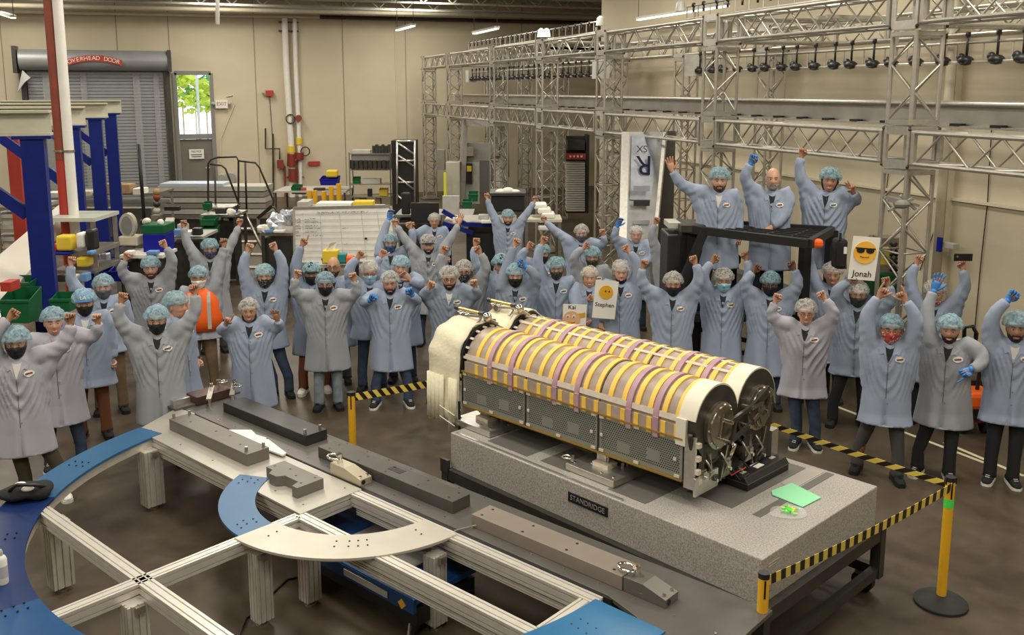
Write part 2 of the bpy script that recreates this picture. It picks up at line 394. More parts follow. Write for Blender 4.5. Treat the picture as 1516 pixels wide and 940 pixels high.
M['silver_plate'] = mat('tooling_plate', (.43, .41, .36), .42, .35, .05, 5)
M['ringA'] = mat('light_blue_plate', (.028, .11, .23), .35, .0, .05, 5)
M['ringB'] = mat('navy_plate', (.008, .024, .10), .32, 0, .08, 4)
M['ringC'] = mat('mid_blue_plate', (.010, .065, .185), .3, 0, .06, 4)
fr = thing('welding_table_frame', 'large slotted aluminium frame with curved blue plates filling the lower left foreground', 'frame', FO)
ZT = .68; ZR = .675
def rail(u0, v0, u1, v1, w=.10, h=.10, z=None): 
    z = ZR-h/2 if z is None else z
    return ext(MB(), Q(u0, v0, z), Q(u1, v1, z), w, h, 2 if h <= .1 else 2).build('rail', M['alum_ext'], fr)
rail(0, -.045, 2.44, -.045); rail(-2.62, -.5, -.1, -.5, .1, .10, ZT-.07); rail(-2.6, -.02, -.1, -.02, .1, .1, ZT-.07)
rail(-.05, -.05, -.05, -.58, .1, .10, ZT-.07)
rail(.0, -.585, 2.40, -.585); rail(0, -.6, 0, -2.44); rail(-1.60, -1.855, 1.58, -1.855)
rail(2.38, -.1, 2.38, -.54)
# stacked lower rails under the long members (the side faces look two profiles tall)
for a in ((.05, -.045, 2.40, -.045), (.05, -.585, 2.36, -.585), (-2.5, -.5, -.1, -.5)): rail(*a, .08, .045, ZT-.145)
for (u, v, w) in ((-2.34, -.60, .17), (.14, -.62, .13), (1.09, -.20, .13), (-1.50, -1.80, .16), (.10, -1.02, .13), (.08, -1.96, .14), (-.9, -.46, .12), (2.36, -.15, .12), (2.36, -.6, .12), (1.6, -1.75, .13), (0, -2.45, .13)):
    l = ext(MB(), Q(u, v, .045), Q(u, v, .585), w, w*.85, 3, FA).build('leg', M['alum_ext'], fr)
    MB().cyl(Q(u, v, 0), Q(u, v, .018), .045, 12).cyl(Q(u, v, .015), Q(u, v, .05), .012, 8).build('levelling_foot', M['steel'], l)
    for s in (-1, 1): MB().box(Q(u+s*(w/2+.012), v, .56), (.025, .06, .05), (FA, FB)).build('corner_bracket', M['steel'], l)
sp = [Q(-2.69, -.50), Q(-2.96, .02), Q(-2.66, .07), Q(-2.66, .02), Q(0, .02), Q(0, -.585), Q(-2.42, -.555)]
def platep(name, pts, m, z0, z1, label): return MB().prism([(p.x, p.y) for p in pts][::-1], z0, z1).build(name, m, fr, label=label, bevel=.002)
platep('tooling_plate', sp, M['silver_plate'], ZT-.018, ZT, 'bright grey tooling plate')
dp = [Q(-3.12, .055), Q(-3.12, .60), Q(3.33, .58), Q(3.33, -.75), Q(2.80, -.75), Q(2.74, -.05), Q(2.46, .035)]
platep('tooling_plate', dp, M['dgrey'], ZT-.03, ZT, 'long dark grey tooling plate')
MB().box(Q(.1, .32, ZT-.09), (6.2, .45, .10), (FA, FB)).build('under_rail', M['darksteel'], fr)
for u in (-2.9, -1.2, .55, 1.9, 3.1):
    ext(MB(), Q(u, .45, .0), Q(u, .45, .6), .12, .12, 3, FA).build('leg', M['alum_ext'], fr)
g = MB(); ringseg(g, 2.43, 2.74, -169.5, -135, ZT-.02, ZT+.003); g.build('curved_plate', M['ringA'], fr, label='light blue curved plate')
g = MB(); ringseg(g, 2.43, 2.78, -135, -96, ZT-.02, ZT+.001); g.build('curved_plate', M['ringB'], fr, label='navy blue curved plate')
g = MB(); ringseg(g, 2.43, 2.80, -96, -40, ZT-.02, ZT+.002); g.build('curved_plate', M['ringC'], fr, label='mid blue curved plate')
g = MB(); ringseg(g, 2.43, 2.96, -40, -1.5, ZT-.012, ZT+.010); g.build('curved_plate', mat('film_blue_plate', (.020, .14, .30), .3, 0, .05, 5), fr, label='bright blue curved plate at bottom right')
g = MB(); ringseg(g, .825, 1.105, -154, -91.5, ZT-.012, ZT+.006); g.build('inner_arc_plate', mat('arc_blue', (.032, .115, .245), .45, 0, .04, 6), fr, label='small sky blue arc plate')
g = MB(); ringseg(g, .79, 1.14, -91.5, -1.5, ZT-.012, ZT+.006); g.build('inner_arc_plate', mat('arc_silver', (.50, .47, .40), .42, .2, .04, 6), fr, label='pale silver arc plate')
g = MB(); ringseg(g, .84, 1.10, -90, -3, ZT-.04, ZT-.012); g.build('arc_backing', M['alum_ext'], fr)
g = MB(); ringseg(g, 2.45, 2.53, -168, -4, ZT-.10, ZT-.02); g.build('ring_backing', M['alum_ext'], fr)
# black strip painted in for the shaded gap between dark plate and rail
MB().box(Q(1.25, .028, ZT-.03), (2.5, .035, .05), (FA, FB)).build('gap_shade_strip', M['black'], fr)
# screws: pairs of holes on the curved plates and bright screw heads on the dark plate
def dots(name, pts, r, m, z0, z1, par=None, n=6):
    b = MB()
    for p in pts: b.cyl((p.x, p.y, z0), (p.x, p.y, z1), r, n)
    return b.build(name, m, par or fr, kind='stuff')
hp = []
for ph in (-150, -120, -95, -25, -8):
    for dr in (.06, .12, .19):
        for da in (-.9, .9): hp.append(Q((2.46+dr)*math.cos(math.radians(ph+da)), (2.46+dr)*math.sin(math.radians(ph+da))))
for ph in (-148, -100):
    for dr, da in ((.05, -2), (.05, 2), (.12, -3), (.12, 1), (.18, -1), (.18, 3)): hp.append(Q((.85+dr)*math.cos(math.radians(ph+da)), (.85+dr)*math.sin(math.radians(ph+da))))
for ph in (-82, -50, -44, -40, -36, -12):
    for dr in (.07, .15): hp.append(Q((.82+dr)*math.cos(math.radians(ph)), (.82+dr)*math.sin(math.radians(ph))))
dots('bolt_hole', hp, .007, M['black'], ZT, ZT+.0115)
dots('screw_head', [Q(u, v) for u in [-2.9+.29*i for i in range(22)] for v in (.115, .56)], .007, M['chrome'], ZT, ZT+.006)
dots('bolt_hole', [Q(u, v) for u in (-2.55, -2.0, -1.45, -.95, -.5, -.12) for v in (-.47, -.06)], .008, M['darksteel'], ZT, ZT+.002)
# ---- blocks lying on the plates
def block(u0, u1, v0, v1, h, m, name, label, group=None, pins=(), holes=(), poly=None):
    c = Q((u0+u1)/2, (v0+v1)/2, ZT); t = thing(name, label, 'block', c, group)
    pts = [Q(*p) for p in (poly or ((u0, v0), (u1, v0), (u1, v1), (u0, v1)))]
    b = MB().prism([(p.x, p.y) for p in pts], ZT+.001, ZT+h).build('body', m, t, bevel=.003)
    for (u, v) in pins: MB().cyl(Q(u, v, ZT+h-.001), Q(u, v, ZT+h+.045), .014, 10).build('pin', M['steel'], t, smooth='auto')
    if holes: dots('bolt_hole', [Q(*p) for p in holes], .011, M['black'], ZT+h, ZT+h+.0015, t, 8)
    return t
M['blk'] = mat('grey_steel_block', (.17, .155, .135), .5, .3, .06, 4)
M['blk2'] = mat('dark_steel_block', (.035, .034, .032), .4, .3, .15, 5)
M['blk3'] = mat('warm_grey_block', (.24, .205, .17), .5, .2, .06, 4)
M['blk4'] = mat('mid_grey_block', (.085, .08, .07), .45, .3, .1, 4)
block(-2.43, -1.10, -.345, -.12, .11, M['blk'], 'steel_block', 'long grey steel block with four pins on the bright plate', pins=((-2.40, -.31), (-2.38, -.16), (-1.16, -.31), (-1.14, -.15)), holes=((-2.2, -.25), (-1.8, -.22), (-1.35, -.25), (-1.6, -.2)))
block(-.79, -.24, -.41, -.18, .09, M['blk'], 'steel_block', 'short grey steel block with a notched side on the bright plate',
      poly=((-.79, -.36), (-.70, -.36), (-.66, -.42), (-.56, -.42), (-.52, -.36), (-.34, -.36), (-.31, -.44), (-.24, -.44), (-.24, -.18), (-.79, -.18)), holes=((-.75, -.3), (-.6, -.25), (-.45, -.30), (-.3, -.36), (-.3, -.22)))
block(-2.49, -1.10, .27, .51, .10, M['blk2'], 'steel_block', 'long nearly black steel block near the people, pins at its right end', pins=((-1.15, .3), (-1.14, .46)))
b4 = block(-.81, .88, .19, .385, .10, M['blk4'], 'steel_block', 'long dark grey steel block with a rectangular pocket, between wedge and granite', holes=[(u, v) for u in (-.7, -.3, .05, .45, .8) for v in (.23, .34)])
MB().box(Q(.10, .31, ZT+.1005), (.16, .07, .002), (FA, FB)).build('pocket', M['black'], b4)
block(1.13, 2.49, .14, .345, .10, M['blk3'], 'steel_block', 'long warm grey steel block at the right end of the dark plate', holes=[(u, v) for u in (1.2, 1.6, 2.0, 2.4) for v in (.18, .30)])
# lifting wedges with shackles
def shackle(par, p, d, s=1., m=None):
    d = d.normalized(); n = Vector((-d.y, d.x, 0)); pts = []
    for i in range(17):
        t = 2*PI*i/16; pts.append(p+d*(.055*s*math.cos(t)+.05*s)+n*(.034*s*math.sin(t))+UP*(.012*s))
    r = MB().tube(pts, .009*s, 6, cap=False).build('lifting_eye', m or M['chrome'], par, smooth=True)
    MB().cyl(p-UP*.02*s, p+UP*.05*s, .015*s, 8).cyl(p+UP*.03*s, p+UP*.045*s, .022*s, 6).build('eye_bolt', m or M['chrome'], par, smooth='auto')
def wedge(u, v, du, w, label, top_m, flip=1):
    t = thing('lifting_wedge', label, 'bracket', Q(u, v, ZT)); a = FA*flip
    P = [(-.0, 0), (du, 0), (du, .055), (du*.45, .10), (0, .10)]
    vs = []
    for s in (-w/2, w/2):
        for x, z in P: vs.append(Q(u, v, ZT)+a*x+FB*s+UP*(z+.001))
    MB().add(vs, [(0, 1, 2, 3, 4), (9, 8, 7, 6, 5)]+[(i, i+5, (i+1) % 5+5, (i+1) % 5) for i in range(5)]).build('body', top_m, t, bevel=.002)
    shackle(t, Q(u, v, ZT+.11)+a*.05, -a, 1.35)
    MB().cyl(Q(u, v, ZT+.03)+a*(du-.01)-FB*(w*.25), Q(u, v, ZT+.03)+a*(du+.003)-FB*(w*.25), .02, 10).build('bore', M['black'], t)
    for s in (-.3, .3): MB().cyl(Q(u, v, ZT+.05)+a*(du-.03)+FB*w*s, Q(u, v, ZT+.075)+a*(du-.03)+FB*w*s, .013, 6).build('bolt', M['chrome'], t)
    return t
wedge(-.44, .10, .40, .12, 'bright machined lifting wedge with an eye bolt in front of the pocketed block', mat('bright_wedge', (.62, .55, .42), .35, .6))
wedge(2.50, .22, .32, .15, 'dark steel lifting wedge with shackle at the right end of the dark plate', mat('wedge_grey', (.16, .15, .135), .4, .4))
# left-end fixture
fx = thing('clamp_fixture', 'steel clamp fixture with two toggle arms at the far left end of the tables', 'fixture', Q(-2.95, .3, ZT))
MB().box(Q(-3.02, .10, ZT+.04), (.10, .22, .075), (FA, FB)).build('angle_block', M['alum'], fx, bevel=.003)
MB().box(Q(-2.95, .38, ZT+.05), (.22, .40, .09), (FA, FB)).build('base_block', mat('steel_red_reflection', (.10, .055, .05), .35, .5), fx, bevel=.003)  # reddish reflection painted into the steel's base colour
MB().box(Q(-3.02, .33, ZT+.012), (.3, .75, .02), (FA, FB)).build('base_plate', M['dgrey'], fx)
for v, u0 in ((.27, -2.78), (.50, -2.72)):
    MB().bar(Q(u0-.18, v+.16, ZT+.13), Q(u0+.05, v-.02, ZT+.08), .05, .018).build('clamp_arm', M['steel'], fx)
    MB().cyl(Q(u0-.16, v+.14, ZT+.09), Q(u0-.16, v+.14, ZT+.17), .018, 8).cyl(Q(u0+.03, v, ZT), Q(u0+.03, v, ZT+.09), .016, 8).build('clamp_screw', M['chrome'], fx)
shackle(fx, Q(-2.80, .60, ZT+.13), FA); shackle(fx, Q(-2.98, .52, ZT+.13), FB)
# foam offcuts
for i, (pl, lab) in enumerate((([(-1.98, -.03), (-1.80, .12), (-1.66, .08), (-1.52, .10), (-1.42, -.02), (-1.60, -.08)], 'white foam offcut, left of two lying beside the pinned block'),
                      ([(-1.56, .00), (-1.44, .07), (-1.05, -.01), (-1.03, -.06), (-1.42, -.09)], 'white foam offcut, right of two lying beside the pinned block'))):
    p = [Q(u, v+.03) for u, v in pl]; top(MB().prism([(q.x, q.y) for q in p], ZT+.002+.012*i, ZT+.018+.012*i), 'foam_offcut', M['paper'], lab, 'foam')
rd_ = Q(1.2, .01); top(MB().tube([Q(1.10, -.01, ZT+.012), Q(1.16, .12, ZT+.02), Q(1.20, .18, ZT+.03)], .006, 6), 'rod', M['steel'], 'thin metal rod lying across the dark plate beside the pale arc', 'rod')
# black bag, spray bottle, paper tag, green paper on the ring
bgc = Q(-1.86, -1.86, ZT); bt = thing('tool_bag', 'black fabric tool bag slumped on the blue ring plate at the left', 'bag', bgc)
def lumpy(c, r, sc, n, amp, seed, rows=None):
    b = MB().ball(c, r, n, sc=sc); o = Vector((seed, seed*2, 0))
    b.v = [tuple(Vector(p)+(Vector(p)-Vector(c)).normalized()*amp*noise.noise(Vector(p)*9+o)) for p in b.v]; return b
lb = lumpy(bgc+UP*.06, .19, (1.1, .75, .33), 24, .05, 3); lb.v = [(p[0], p[1], max(p[2], ZT+.004)) for p in lb.v]
lb.build('bag_body', M['blackcloth'], bt, smooth=True)
MB().tube([bgc+Vector((-.12, -.05, .1)), bgc+Vector((-.05, -.12, .17)), bgc+Vector((.08, -.12, .15)), bgc+Vector((.14, -.04, .09))], .014, 6).build('strap', M['black'], bt, smooth=True)
lumpy(bgc+Vector((.02, -.10, .12)), .05, (1, .7, .5), 10, .02, 8).build('white_cloth', M['paper'], bt, smooth=True)
lumpy(bgc+Vector((-.05, .0, .13)), .035, (1.2, .8, .4), 10, .02, 5).build('white_cloth', M['paper'], bt, smooth=True)
bo_ = Q(-.62, -2.50, ZT); bt = thing('spray_bottle', 'small white spray can standing on the navy ring plate', 'bottle', bo_)
MB().tube([bo_+UP*z for z in (.002, .01, .17, .19, .20)], [.033, .036, .036, .028, .018], 16).build('can', M['white'], bt, smooth='auto')
MB().tube([bo_+UP*z for z in (.20, .225, .24)], [.016, .016, .01], 10).bar(bo_+UP*.232, bo_+UP*.232+Vector((-.03, -.02, 0)), .012, .012).build('nozzle', M['lgrey'], bt)
MB().tube([bo_+UP*.05, bo_+UP*.13], .0368, 16, cap=False).build('printed_label', mat('can_label', (.45, .47, .5), .4), bt, smooth=True)
top(MB().slab([bo_+Vector((-.09, .02, .26-.2)), bo_+Vector((-.01, .05, .06)), bo_+Vector((-.0, .07, .17)), bo_+Vector((-.09, .05, .16))], .002), 'paper_tag', M['paper'], 'crumpled white paper tag propped beside the spray can', 'paper')
gp_ = Q(.43, -2.62, ZT+.012); top(MB().prism([(gp_+FA*u+FB*v).to_tuple()[:2] for u, v in ((-.2, 0), (-.12, .11), (.04, .15), (.2, .1), (.16, -.12), (-.1, -.14))], ZT+.006, ZT+.012), 'paper_sheet', M['greenpaper'], 'pale green paper lying on the blue ring plate at bottom left', 'paper')
# cable on floor under table
top(MB().tube([G(*p, .01) for p in ((440, 855), (425, 858), (402, 880), (388, 900), (365, 915), (352, 945))], .008, 6), 'power_cable', M['black'], 'black cable snaking over the floor between the aluminium legs', 'cable', smooth=True)
# blue scissor lift cart beneath
sc = Q(.62, -.1, 0); lc = thing('lift_cart', 'blue lift cart parked underneath the aluminium frame', 'cart', sc)
M['cartblue'] = mat('cart_blue', (.008, .05, .17), .3)
def R2(u, v, z): return Q(u, v, z)
MB().box(R2(.39, -.10, .325), (1.5, .72, .05), (FA, FB)).build('deck', M['cartblue'], lc, bevel=.006)
MB().box(R2(.45, -.05, .36), (.75, .36, .02), (FA, FB)).build('rubber_mat', M['grey'], lc)
MB().box(R2(.39, -.45, .29), (1.5, .03, .10), (FA, FB)).build('skirt', M['cartblue'], lc)
MB().box(R2(.62, -.470, .29), (.50, .006, .05), (FA, FB)).build('name_strip', M['lgrey'], lc)
dm = R2(1.02, -.469, .28); MB().slab([dm+FA*.04, dm+UP*.04, dm-FA*.04, dm-UP*.04], -.004).build('hazard_diamond', M['yellow'], lc)
MB().box(R2(.39, -.10, .17), (1.42, .6, .14), (FA, FB)).build('chassis', M['black'], lc)
for u in (-.2, 1.0):
    for v in (-.36, .18):
        MB().cyl(R2(u, v-.02, .07), R2(u, v+.02, .07), .07, 14).build('wheel', M['rubber'], lc)
MB().tube([R2(1.05, -.42, .12), R2(1.08, -.47, .02)], .012, 6).build('brake_foot', M['chrome'], lc)
# ================================================================ granite table
GO = Vector((2.031, 7.616, 0)); _a = math.radians(155.2)
GA = Vector((math.sin(_a), math.cos(_a), 0)); GB = Vector((-GA.y, GA.x, 0))
def T(u, v, z=.9): return GO+GA*u+GB*v+UP*z
def granite():
    m = mat('speckled_granite', (.30, .285, .26), .45)
    n = m.node_tree.nodes; L = m.node_tree.links; p = n['Principled BSDF']; tc = n.new('ShaderNodeTexCoord')
    a = n.new('ShaderNodeTexNoise'); a.inputs['Scale'].default_value = 90; a.inputs['Detail'].default_value = 3
    b = n.new('ShaderNodeTexNoise'); b.inputs['Scale'].default_value = 3
    L.new(tc.outputs['Object'], a.inputs[0]); L.new(tc.outputs['Object'], b.inputs[0])
    r = n.new('ShaderNodeValToRGB'); r.color_ramp.elements[0].position = .3; r.color_ramp.elements[1].position = .7
    r.color_ramp.elements[0].color = (.235, .222, .20, 1); r.color_ramp.elements[1].color = (.53, .50, .455, 1)
    L.new(a.outputs[0], r.inputs[0]); mx = n.new('ShaderNodeMix'); mx.data_type = 'RGBA'; mx.blend_type = 'MULTIPLY'; mx.inputs[0].default_value = .5
    r2 = n.new('ShaderNodeValToRGB'); r2.color_ramp.elements[0].color = (.75, .75, .75, 1); L.new(b.outputs[0], r2.inputs[0])
    L.new(r.outputs[0], mx.inputs[6]); L.new(r2.outputs[0], mx.inputs[7]); L.new(mx.outputs[2], p.inputs['Base Color']); return m
M['granite'] = granite()
gt = thing('granite_surface_plate', 'massive speckled grey granite slab on a black wheeled stand', 'table', T(1.57, .82, 0))
MB().box(T(1.567, .82, .735), (3.134, 1.64, .33), (GA, GB)).build('slab', M['granite'], gt, bevel=.008)
np_ = MB().box(T(1.63, -.004, .775), (.40, .010, .075), (GA, GB)).build('name_plate', M['black'], gt)
text('STANDRIDGE', .058, M['grey'], 'lettering', T(1.63, -.0095, .775), GA, UP, np_)
MB().box(T(3.137, .14, .84), (.003, .13, .007), (GA, GB)).box(T(3.137, .12, .82), (.003, .1, .007), (GA, GB)).build('lettering', M['lgrey'], gt)
st = MB()
def angle(a, b, w=.07, h=.10): return MB().bar(a, b, w, h)
for a, b in (((-.02, -.02), (3.16, -.02)), ((-.02, 1.66), (3.16, 1.66)), ((-.02, -.02), (-.02, 1.66)), ((3.16, -.02), (3.16, 1.66))):
    angle(T(*a, .525), T(*b, .525)).build('top_rail', M['darksteel'], gt)
    angle(T(*a, .21), T(*b, .21), .06, .08).build('lower_rail', M['darksteel'], gt)
for u in (-.02, 3.16):
    for v in (-.02, 1.66):
        MB().box(T(u, v, .37), (.08, .08, .42), (GA, GB)).build('leg', M['darksteel'], gt)
        w = MB().cyl(T(u-.1*(1 if u > 1 else -1), v-.03, .085), T(u-.1*(1 if u > 1 else -1), v+.03, .085), .085, 18).build('caster', M['rubber'], gt, smooth='auto')
        MB().box(T(u-.1*(1 if u > 1 else -1), v, .16), (.10, .09, .03), (GA, GB)).cyl(T(u-.1*(1 if u > 1 else -1), v-.035, .085), T(u-.1*(1 if u > 1 else -1), v+.035, .085), .03, 10).build('caster_hub', M['steel'], w)
for u in (.8, 1.57, 2.35): angle(T(u, 0, .23), T(u, 1.64, .23), .05, .06).build('cross_member', M['darksteel'], gt)
for u in (2.5, 2.9): MB().bar(T(u, 1.3, .26), T(u, 1.6, .33), .06, .01).build('spring_plate', M['steel'], gt)
for u in (-.02,): MB().box(T(u, -.05, .60), (.10, .03, .12), (GA, GB)).build('corner_lug', M['darksteel'], gt)
# dark levelling films on the granite top
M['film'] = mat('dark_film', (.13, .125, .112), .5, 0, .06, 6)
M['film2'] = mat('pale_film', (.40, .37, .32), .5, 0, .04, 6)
z = .9
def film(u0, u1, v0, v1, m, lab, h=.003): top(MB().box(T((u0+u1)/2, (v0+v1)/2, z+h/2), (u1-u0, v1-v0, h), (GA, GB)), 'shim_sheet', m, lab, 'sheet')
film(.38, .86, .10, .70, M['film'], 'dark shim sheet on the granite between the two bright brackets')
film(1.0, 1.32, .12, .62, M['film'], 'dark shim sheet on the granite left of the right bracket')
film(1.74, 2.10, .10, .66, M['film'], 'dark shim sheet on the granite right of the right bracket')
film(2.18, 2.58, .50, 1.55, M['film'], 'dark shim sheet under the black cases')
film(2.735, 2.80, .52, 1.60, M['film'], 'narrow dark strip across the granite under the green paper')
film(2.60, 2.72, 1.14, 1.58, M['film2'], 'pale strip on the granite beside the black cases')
top(MB().box(T(1.0, .03, z+.004), (1.9, .025, .008), (GA, GB)), 'edge_strip', M['alum'], 'thin bright metal strip along the front edge of the granite', 'strip')
# ================================================================ satellite cylinders on their cradle
MQ = G(1005, 708, 1.1); MQ.z = 0; _a = math.radians(153.6)
MA = Vector((math.sin(_a), math.cos(_a), 0)); MBv = Vector((-MA.y, MA.x, 0))
def C(u, v, z): return MQ+MA*u+MBv*v+UP*z
RV, RZ, RR = .29, 1.485, .285
L0, L1 = -2.36, .03
M['yband'] = mat('yellow_tape', (.84, .55, .09), .5, 0, .06, 10)
M['mauve'] = mat('mauve_strap', (.44, .27, .32), .55, 0, .12, 8)
M['blanket'] = mat('pinkish_blanket', (.37, .29, .235), .38, 0, .16, 5, bump=.15, bscale=25)
M['rail_w'] = mat('white_rail', (.62, .55, .46), .5, 0, .08, 20)
M['fabric'] = mat('cream_fabric', (.72, .67, .50), .8, bump=.5, bscale=30)
M['creamcap'] = mat('cream_cap', (.72, .68, .56), .5)
M['hub'] = mat('machined_hub', (.30, .27, .22), .28, .85, .1, 6)
M['hubd'] = mat('dark_end_ring', (.07, .065, .057), .4, .6, .1, 10)
def perf():
    m = mat('perforated_panel', (.27, .28, .25), .5, .25); n = m.node_tree.nodes; L = m.node_tree.links; p = n['Principled BSDF']
    tc = n.new('ShaderNodeTexCoord'); sx = n.new('ShaderNodeSeparateXYZ'); L.new(tc.outputs['UV'], sx.inputs[0])
    def mth(op, a, b=None):
        q = n.new('ShaderNodeMath'); q.operation = op
        for i, w in enumerate((a, b)):
            if w is None: continue
            if isinstance(w, (int, float)): q.inputs[i].default_value = w
            else: L.new(w, q.inputs[i])
        return q.outputs[0]
    u = mth('MULTIPLY', sx.outputs[0], 1/.019); v = mth('MULTIPLY', sx.outputs[1], 1/.017)
    row = mth('FLOOR', v); odd = mth('MODULO', row, 2.); u2 = mth('ADD', u, mth('MULTIPLY', odd, .5))
    fu = mth('SUBTRACT', mth('FRACT', u2), .5); fv = mth('SUBTRACT', mth('FRACT', v), .5)
    d = mth('SQRT', mth('ADD', mth('MULTIPLY', fu, fu), mth('MULTIPLY', fv, fv)))
    h = mth('LESS_THAN', d, .33)
    # plain islands without holes
    def rng(x, lo, hi): return mth('MULTIPLY', mth('GREATER_THAN', x, lo), mth('LESS_THAN', x, hi))
    X, Y = sx.outputs[0], sx.outputs[1]
    isl = mth('MAXIMUM', mth('MULTIPLY', rng(X, .18, .30), rng(Y, .05, .13)), mth('MULTIPLY', rng(X, .46, .58), rng(Y, .07, .16)))
    isl = mth('MAXIMUM', isl, mth('MAXIMUM', mth('LESS_THAN', Y, .03), mth('GREATER_THAN', Y, .27)))
    isl = mth('MAXIMUM', isl, mth('MAXIMUM', mth('LESS_THAN', X, .025), mth('GREATER_THAN', X, .755)))
    hh = mth('MULTIPLY', h, mth('SUBTRACT', 1., isl))
    mx = n.new('ShaderNodeMix'); mx.data_type = 'RGBA'; L.new(hh, mx.inputs[0]); mx.inputs[6].default_value = (.27, .28, .25, 1); mx.inputs[7].default_value = (.006, .006, .006, 1)
    L.new(mx.outputs[2], p.inputs['Base Color']); L.new(mth('MULTIPLY', mth('SUBTRACT', 1., hh), .4), p.inputs['Metallic']); return m
M['perf'] = perf()
def arcpts(v0, z0, r, t0, t1, n): return [(v0-r*math.cos(t0+(t1-t0)*i/n), z0+r*math.sin(t0+(t1-t0)*i/n)) for i in range(n+1)]
def band(mb, ua, ub, vc, r0, r1, t0, t1, n=18, zc=RZ):     # curved strap round the cylinder; t=0 front, pi/2 top
    A = arcpts(vc, zc, r0, t0, t1, n); B = arcpts(vc, zc, r1, t0, t1, n); vs = []
    for (a, b) in zip(A, B): vs += [C(ua, *a), C(ub, *a), C(ub, *b), C(ua, *b)]
    fs = []
    for i in range(n):
        for k in range(4): fs.append((4*i+k, 4*i+(k+1) % 4, 4*i+4+(k+1) % 4, 4*i+4+k))
    fs += [(0, 3, 2, 1), (4*n, 4*n+1, 4*n+2, 4*n+3)]
    return mb.add(vs, fs)
ma = thing('twin_cylinder_machine', 'pair of long cylinders wrapped in mauve blanket and yellow bands, on a perforated cradle', 'machine', C(-1.2, RV, .95))
# positions along u of the straps on the front cylinder measured along the white rail
def u_of(px):
    best = None
    for i in range(601):
        u = L0+(L1-L0)*i/600; q = C(u, .012, 1.53)-_O; x = CX+F*q.dot(_R)/q.dot(_F)
        if best is None or abs(x-px) < best[0]: best = (abs(x-px), u)
    return best[1]
YB = [u_of(x) for x in (707, 720, 735, 750, 765, 780, 799, 814, 831, 848, 866, 884, 903, 923, 943, 962, 983, 1003)]
PB = [u_of(x) for x in (726, 757, 822, 855, 932, 972)]
for vc, fb in ((RV, True), (RV+.56, False)):
    b = MB().tube([C(L0+.06, vc, RZ), C(L1-.02, vc, RZ)], RR-.008, 40).build('blanket_wrap', M['blanket'], ma, smooth='auto', label='pinkish grey blanket wrapped round the cylinder')
    for u in YB:
        band(MB(), u-.021, u+.021, vc, RR-.008, RR+.005, math.radians(8), math.radians(175)).build('yellow_band', M['yband'], ma, smooth='auto')
        if fb: MB().box(C(u+.004, -.001, 1.442), (.042, .012, .118), (MA, MBv)).build('yellow_band', M['yband'], ma)
    for u in PB:
        band(MB(), u-.024, u+.024, vc, RR-.006, RR+.012, math.radians(-22), math.radians(172)).build('mauve_strap', M['mauve'], ma, smooth='auto')
    for uu in (L0+.80, L0+1.60):
        band(MB(), uu-.003, uu+.003, vc, RR-.008, RR-.002, math.radians(-10), math.radians(175)).build('seam', M['darksteel'], ma)
    for deg in (12, 62, 88):
        t = math.radians(deg); c = C((L0+L1)/2+.02, vc-(RR-.001)*math.cos(t), RZ+(RR-.001)*math.sin(t)); nrm = -MBv*math.cos(t)+UP*math.sin(t); tn = MA.cross(nrm)
        if deg == 12 or not fb: MB().box(c, (L1-L0-.06, .044 if deg == 12 else .026, .012), (MA, tn, nrm)).build('white_rail', M['rail_w'], ma)
    # gauge of clips at the far end
    for i in range(9):
        t = math.radians(10+18*i); c = C(L0+.05, vc-(RR-.0)*math.cos(t), RZ+RR*math.sin(t)); nrm = -MBv*math.cos(t)+UP*math.sin(t)
        MB().box(c, (.05, .02, .014), (MA, MA.cross(nrm), nrm)).build('clip', M['rail_w'], ma)
    band(MB(), L0+.0, L0+.03, vc, RR-.05, RR+.02, math.radians(-40), math.radians(220), 26).build('end_collar', M['black'], ma, smooth='auto')
    MB().tube([C(L0+.02, vc, RZ), C(L0+.075, vc, RZ)], RR-.03, 32).build('far_drum', M['steel'], ma, smooth='auto')
    # cream cap near end, dark end ring, hub
    band(MB(), L1-.055, L1+.09, vc, RR-.014, RR+.006, math.radians(14), math.radians(178), 24).build('cream_cap', M['creamcap'], ma, smooth='auto')
    MB().tube([C(L1+.0, vc, RZ), C(L1+.095, vc, RZ)], RR-.006, 44).build('end_ring', M['hubd'], ma, smooth='auto')
    hb = MB().tube([C(L1+.095, vc-.0, RZ-.02), C(L1+.125, vc, RZ-.02), C(L1+.13, vc, RZ-.02)], [.178, .178, .165], 36).build('hub', M['hub'], ma, smooth='auto')
    MB().tube([C(L1+.13, vc, RZ-.02), C(L1+.142, vc, RZ-.02)], [.150, .148], 32).build('hub_face', M['hub'], hb, smooth='auto')
    for i in range(10):
        t = 2*PI*i/10; MB().cyl(C(L1+.12, vc+.16*math.cos(t), RZ-.02+.16*math.sin(t)), C(L1+.137, vc+.16*math.cos(t), RZ-.02+.16*math.sin(t)), .008, 6).build('bolt', M['chrome'], hb)
    MB().bar(C(L1+.15, vc-.05, RZ-.09), C(L1+.15, vc-.01, RZ+.08), .012, .012).build('hub_rod', M['chrome'], hb)
# lower skirt below the rail: flat fill and cream end
MB().box(C((L0+L1)/2+.02, .012, 1.44), (L1-L0-.06, .03, .12), (MA, MBv)).build('lower_wrap', M['blanket'], ma)
MB().box(C(L1-.02, .006, 1.46), (.085, .04, .20), (MA, MBv)).build('cream_flap', M['creamcap'], ma)
for px in PB:
    MB().box(C(px+.01, .0, 1.44), (.044, .03, .15), (MA, MBv)).build('mauve_strap', M['mauve'], ma)
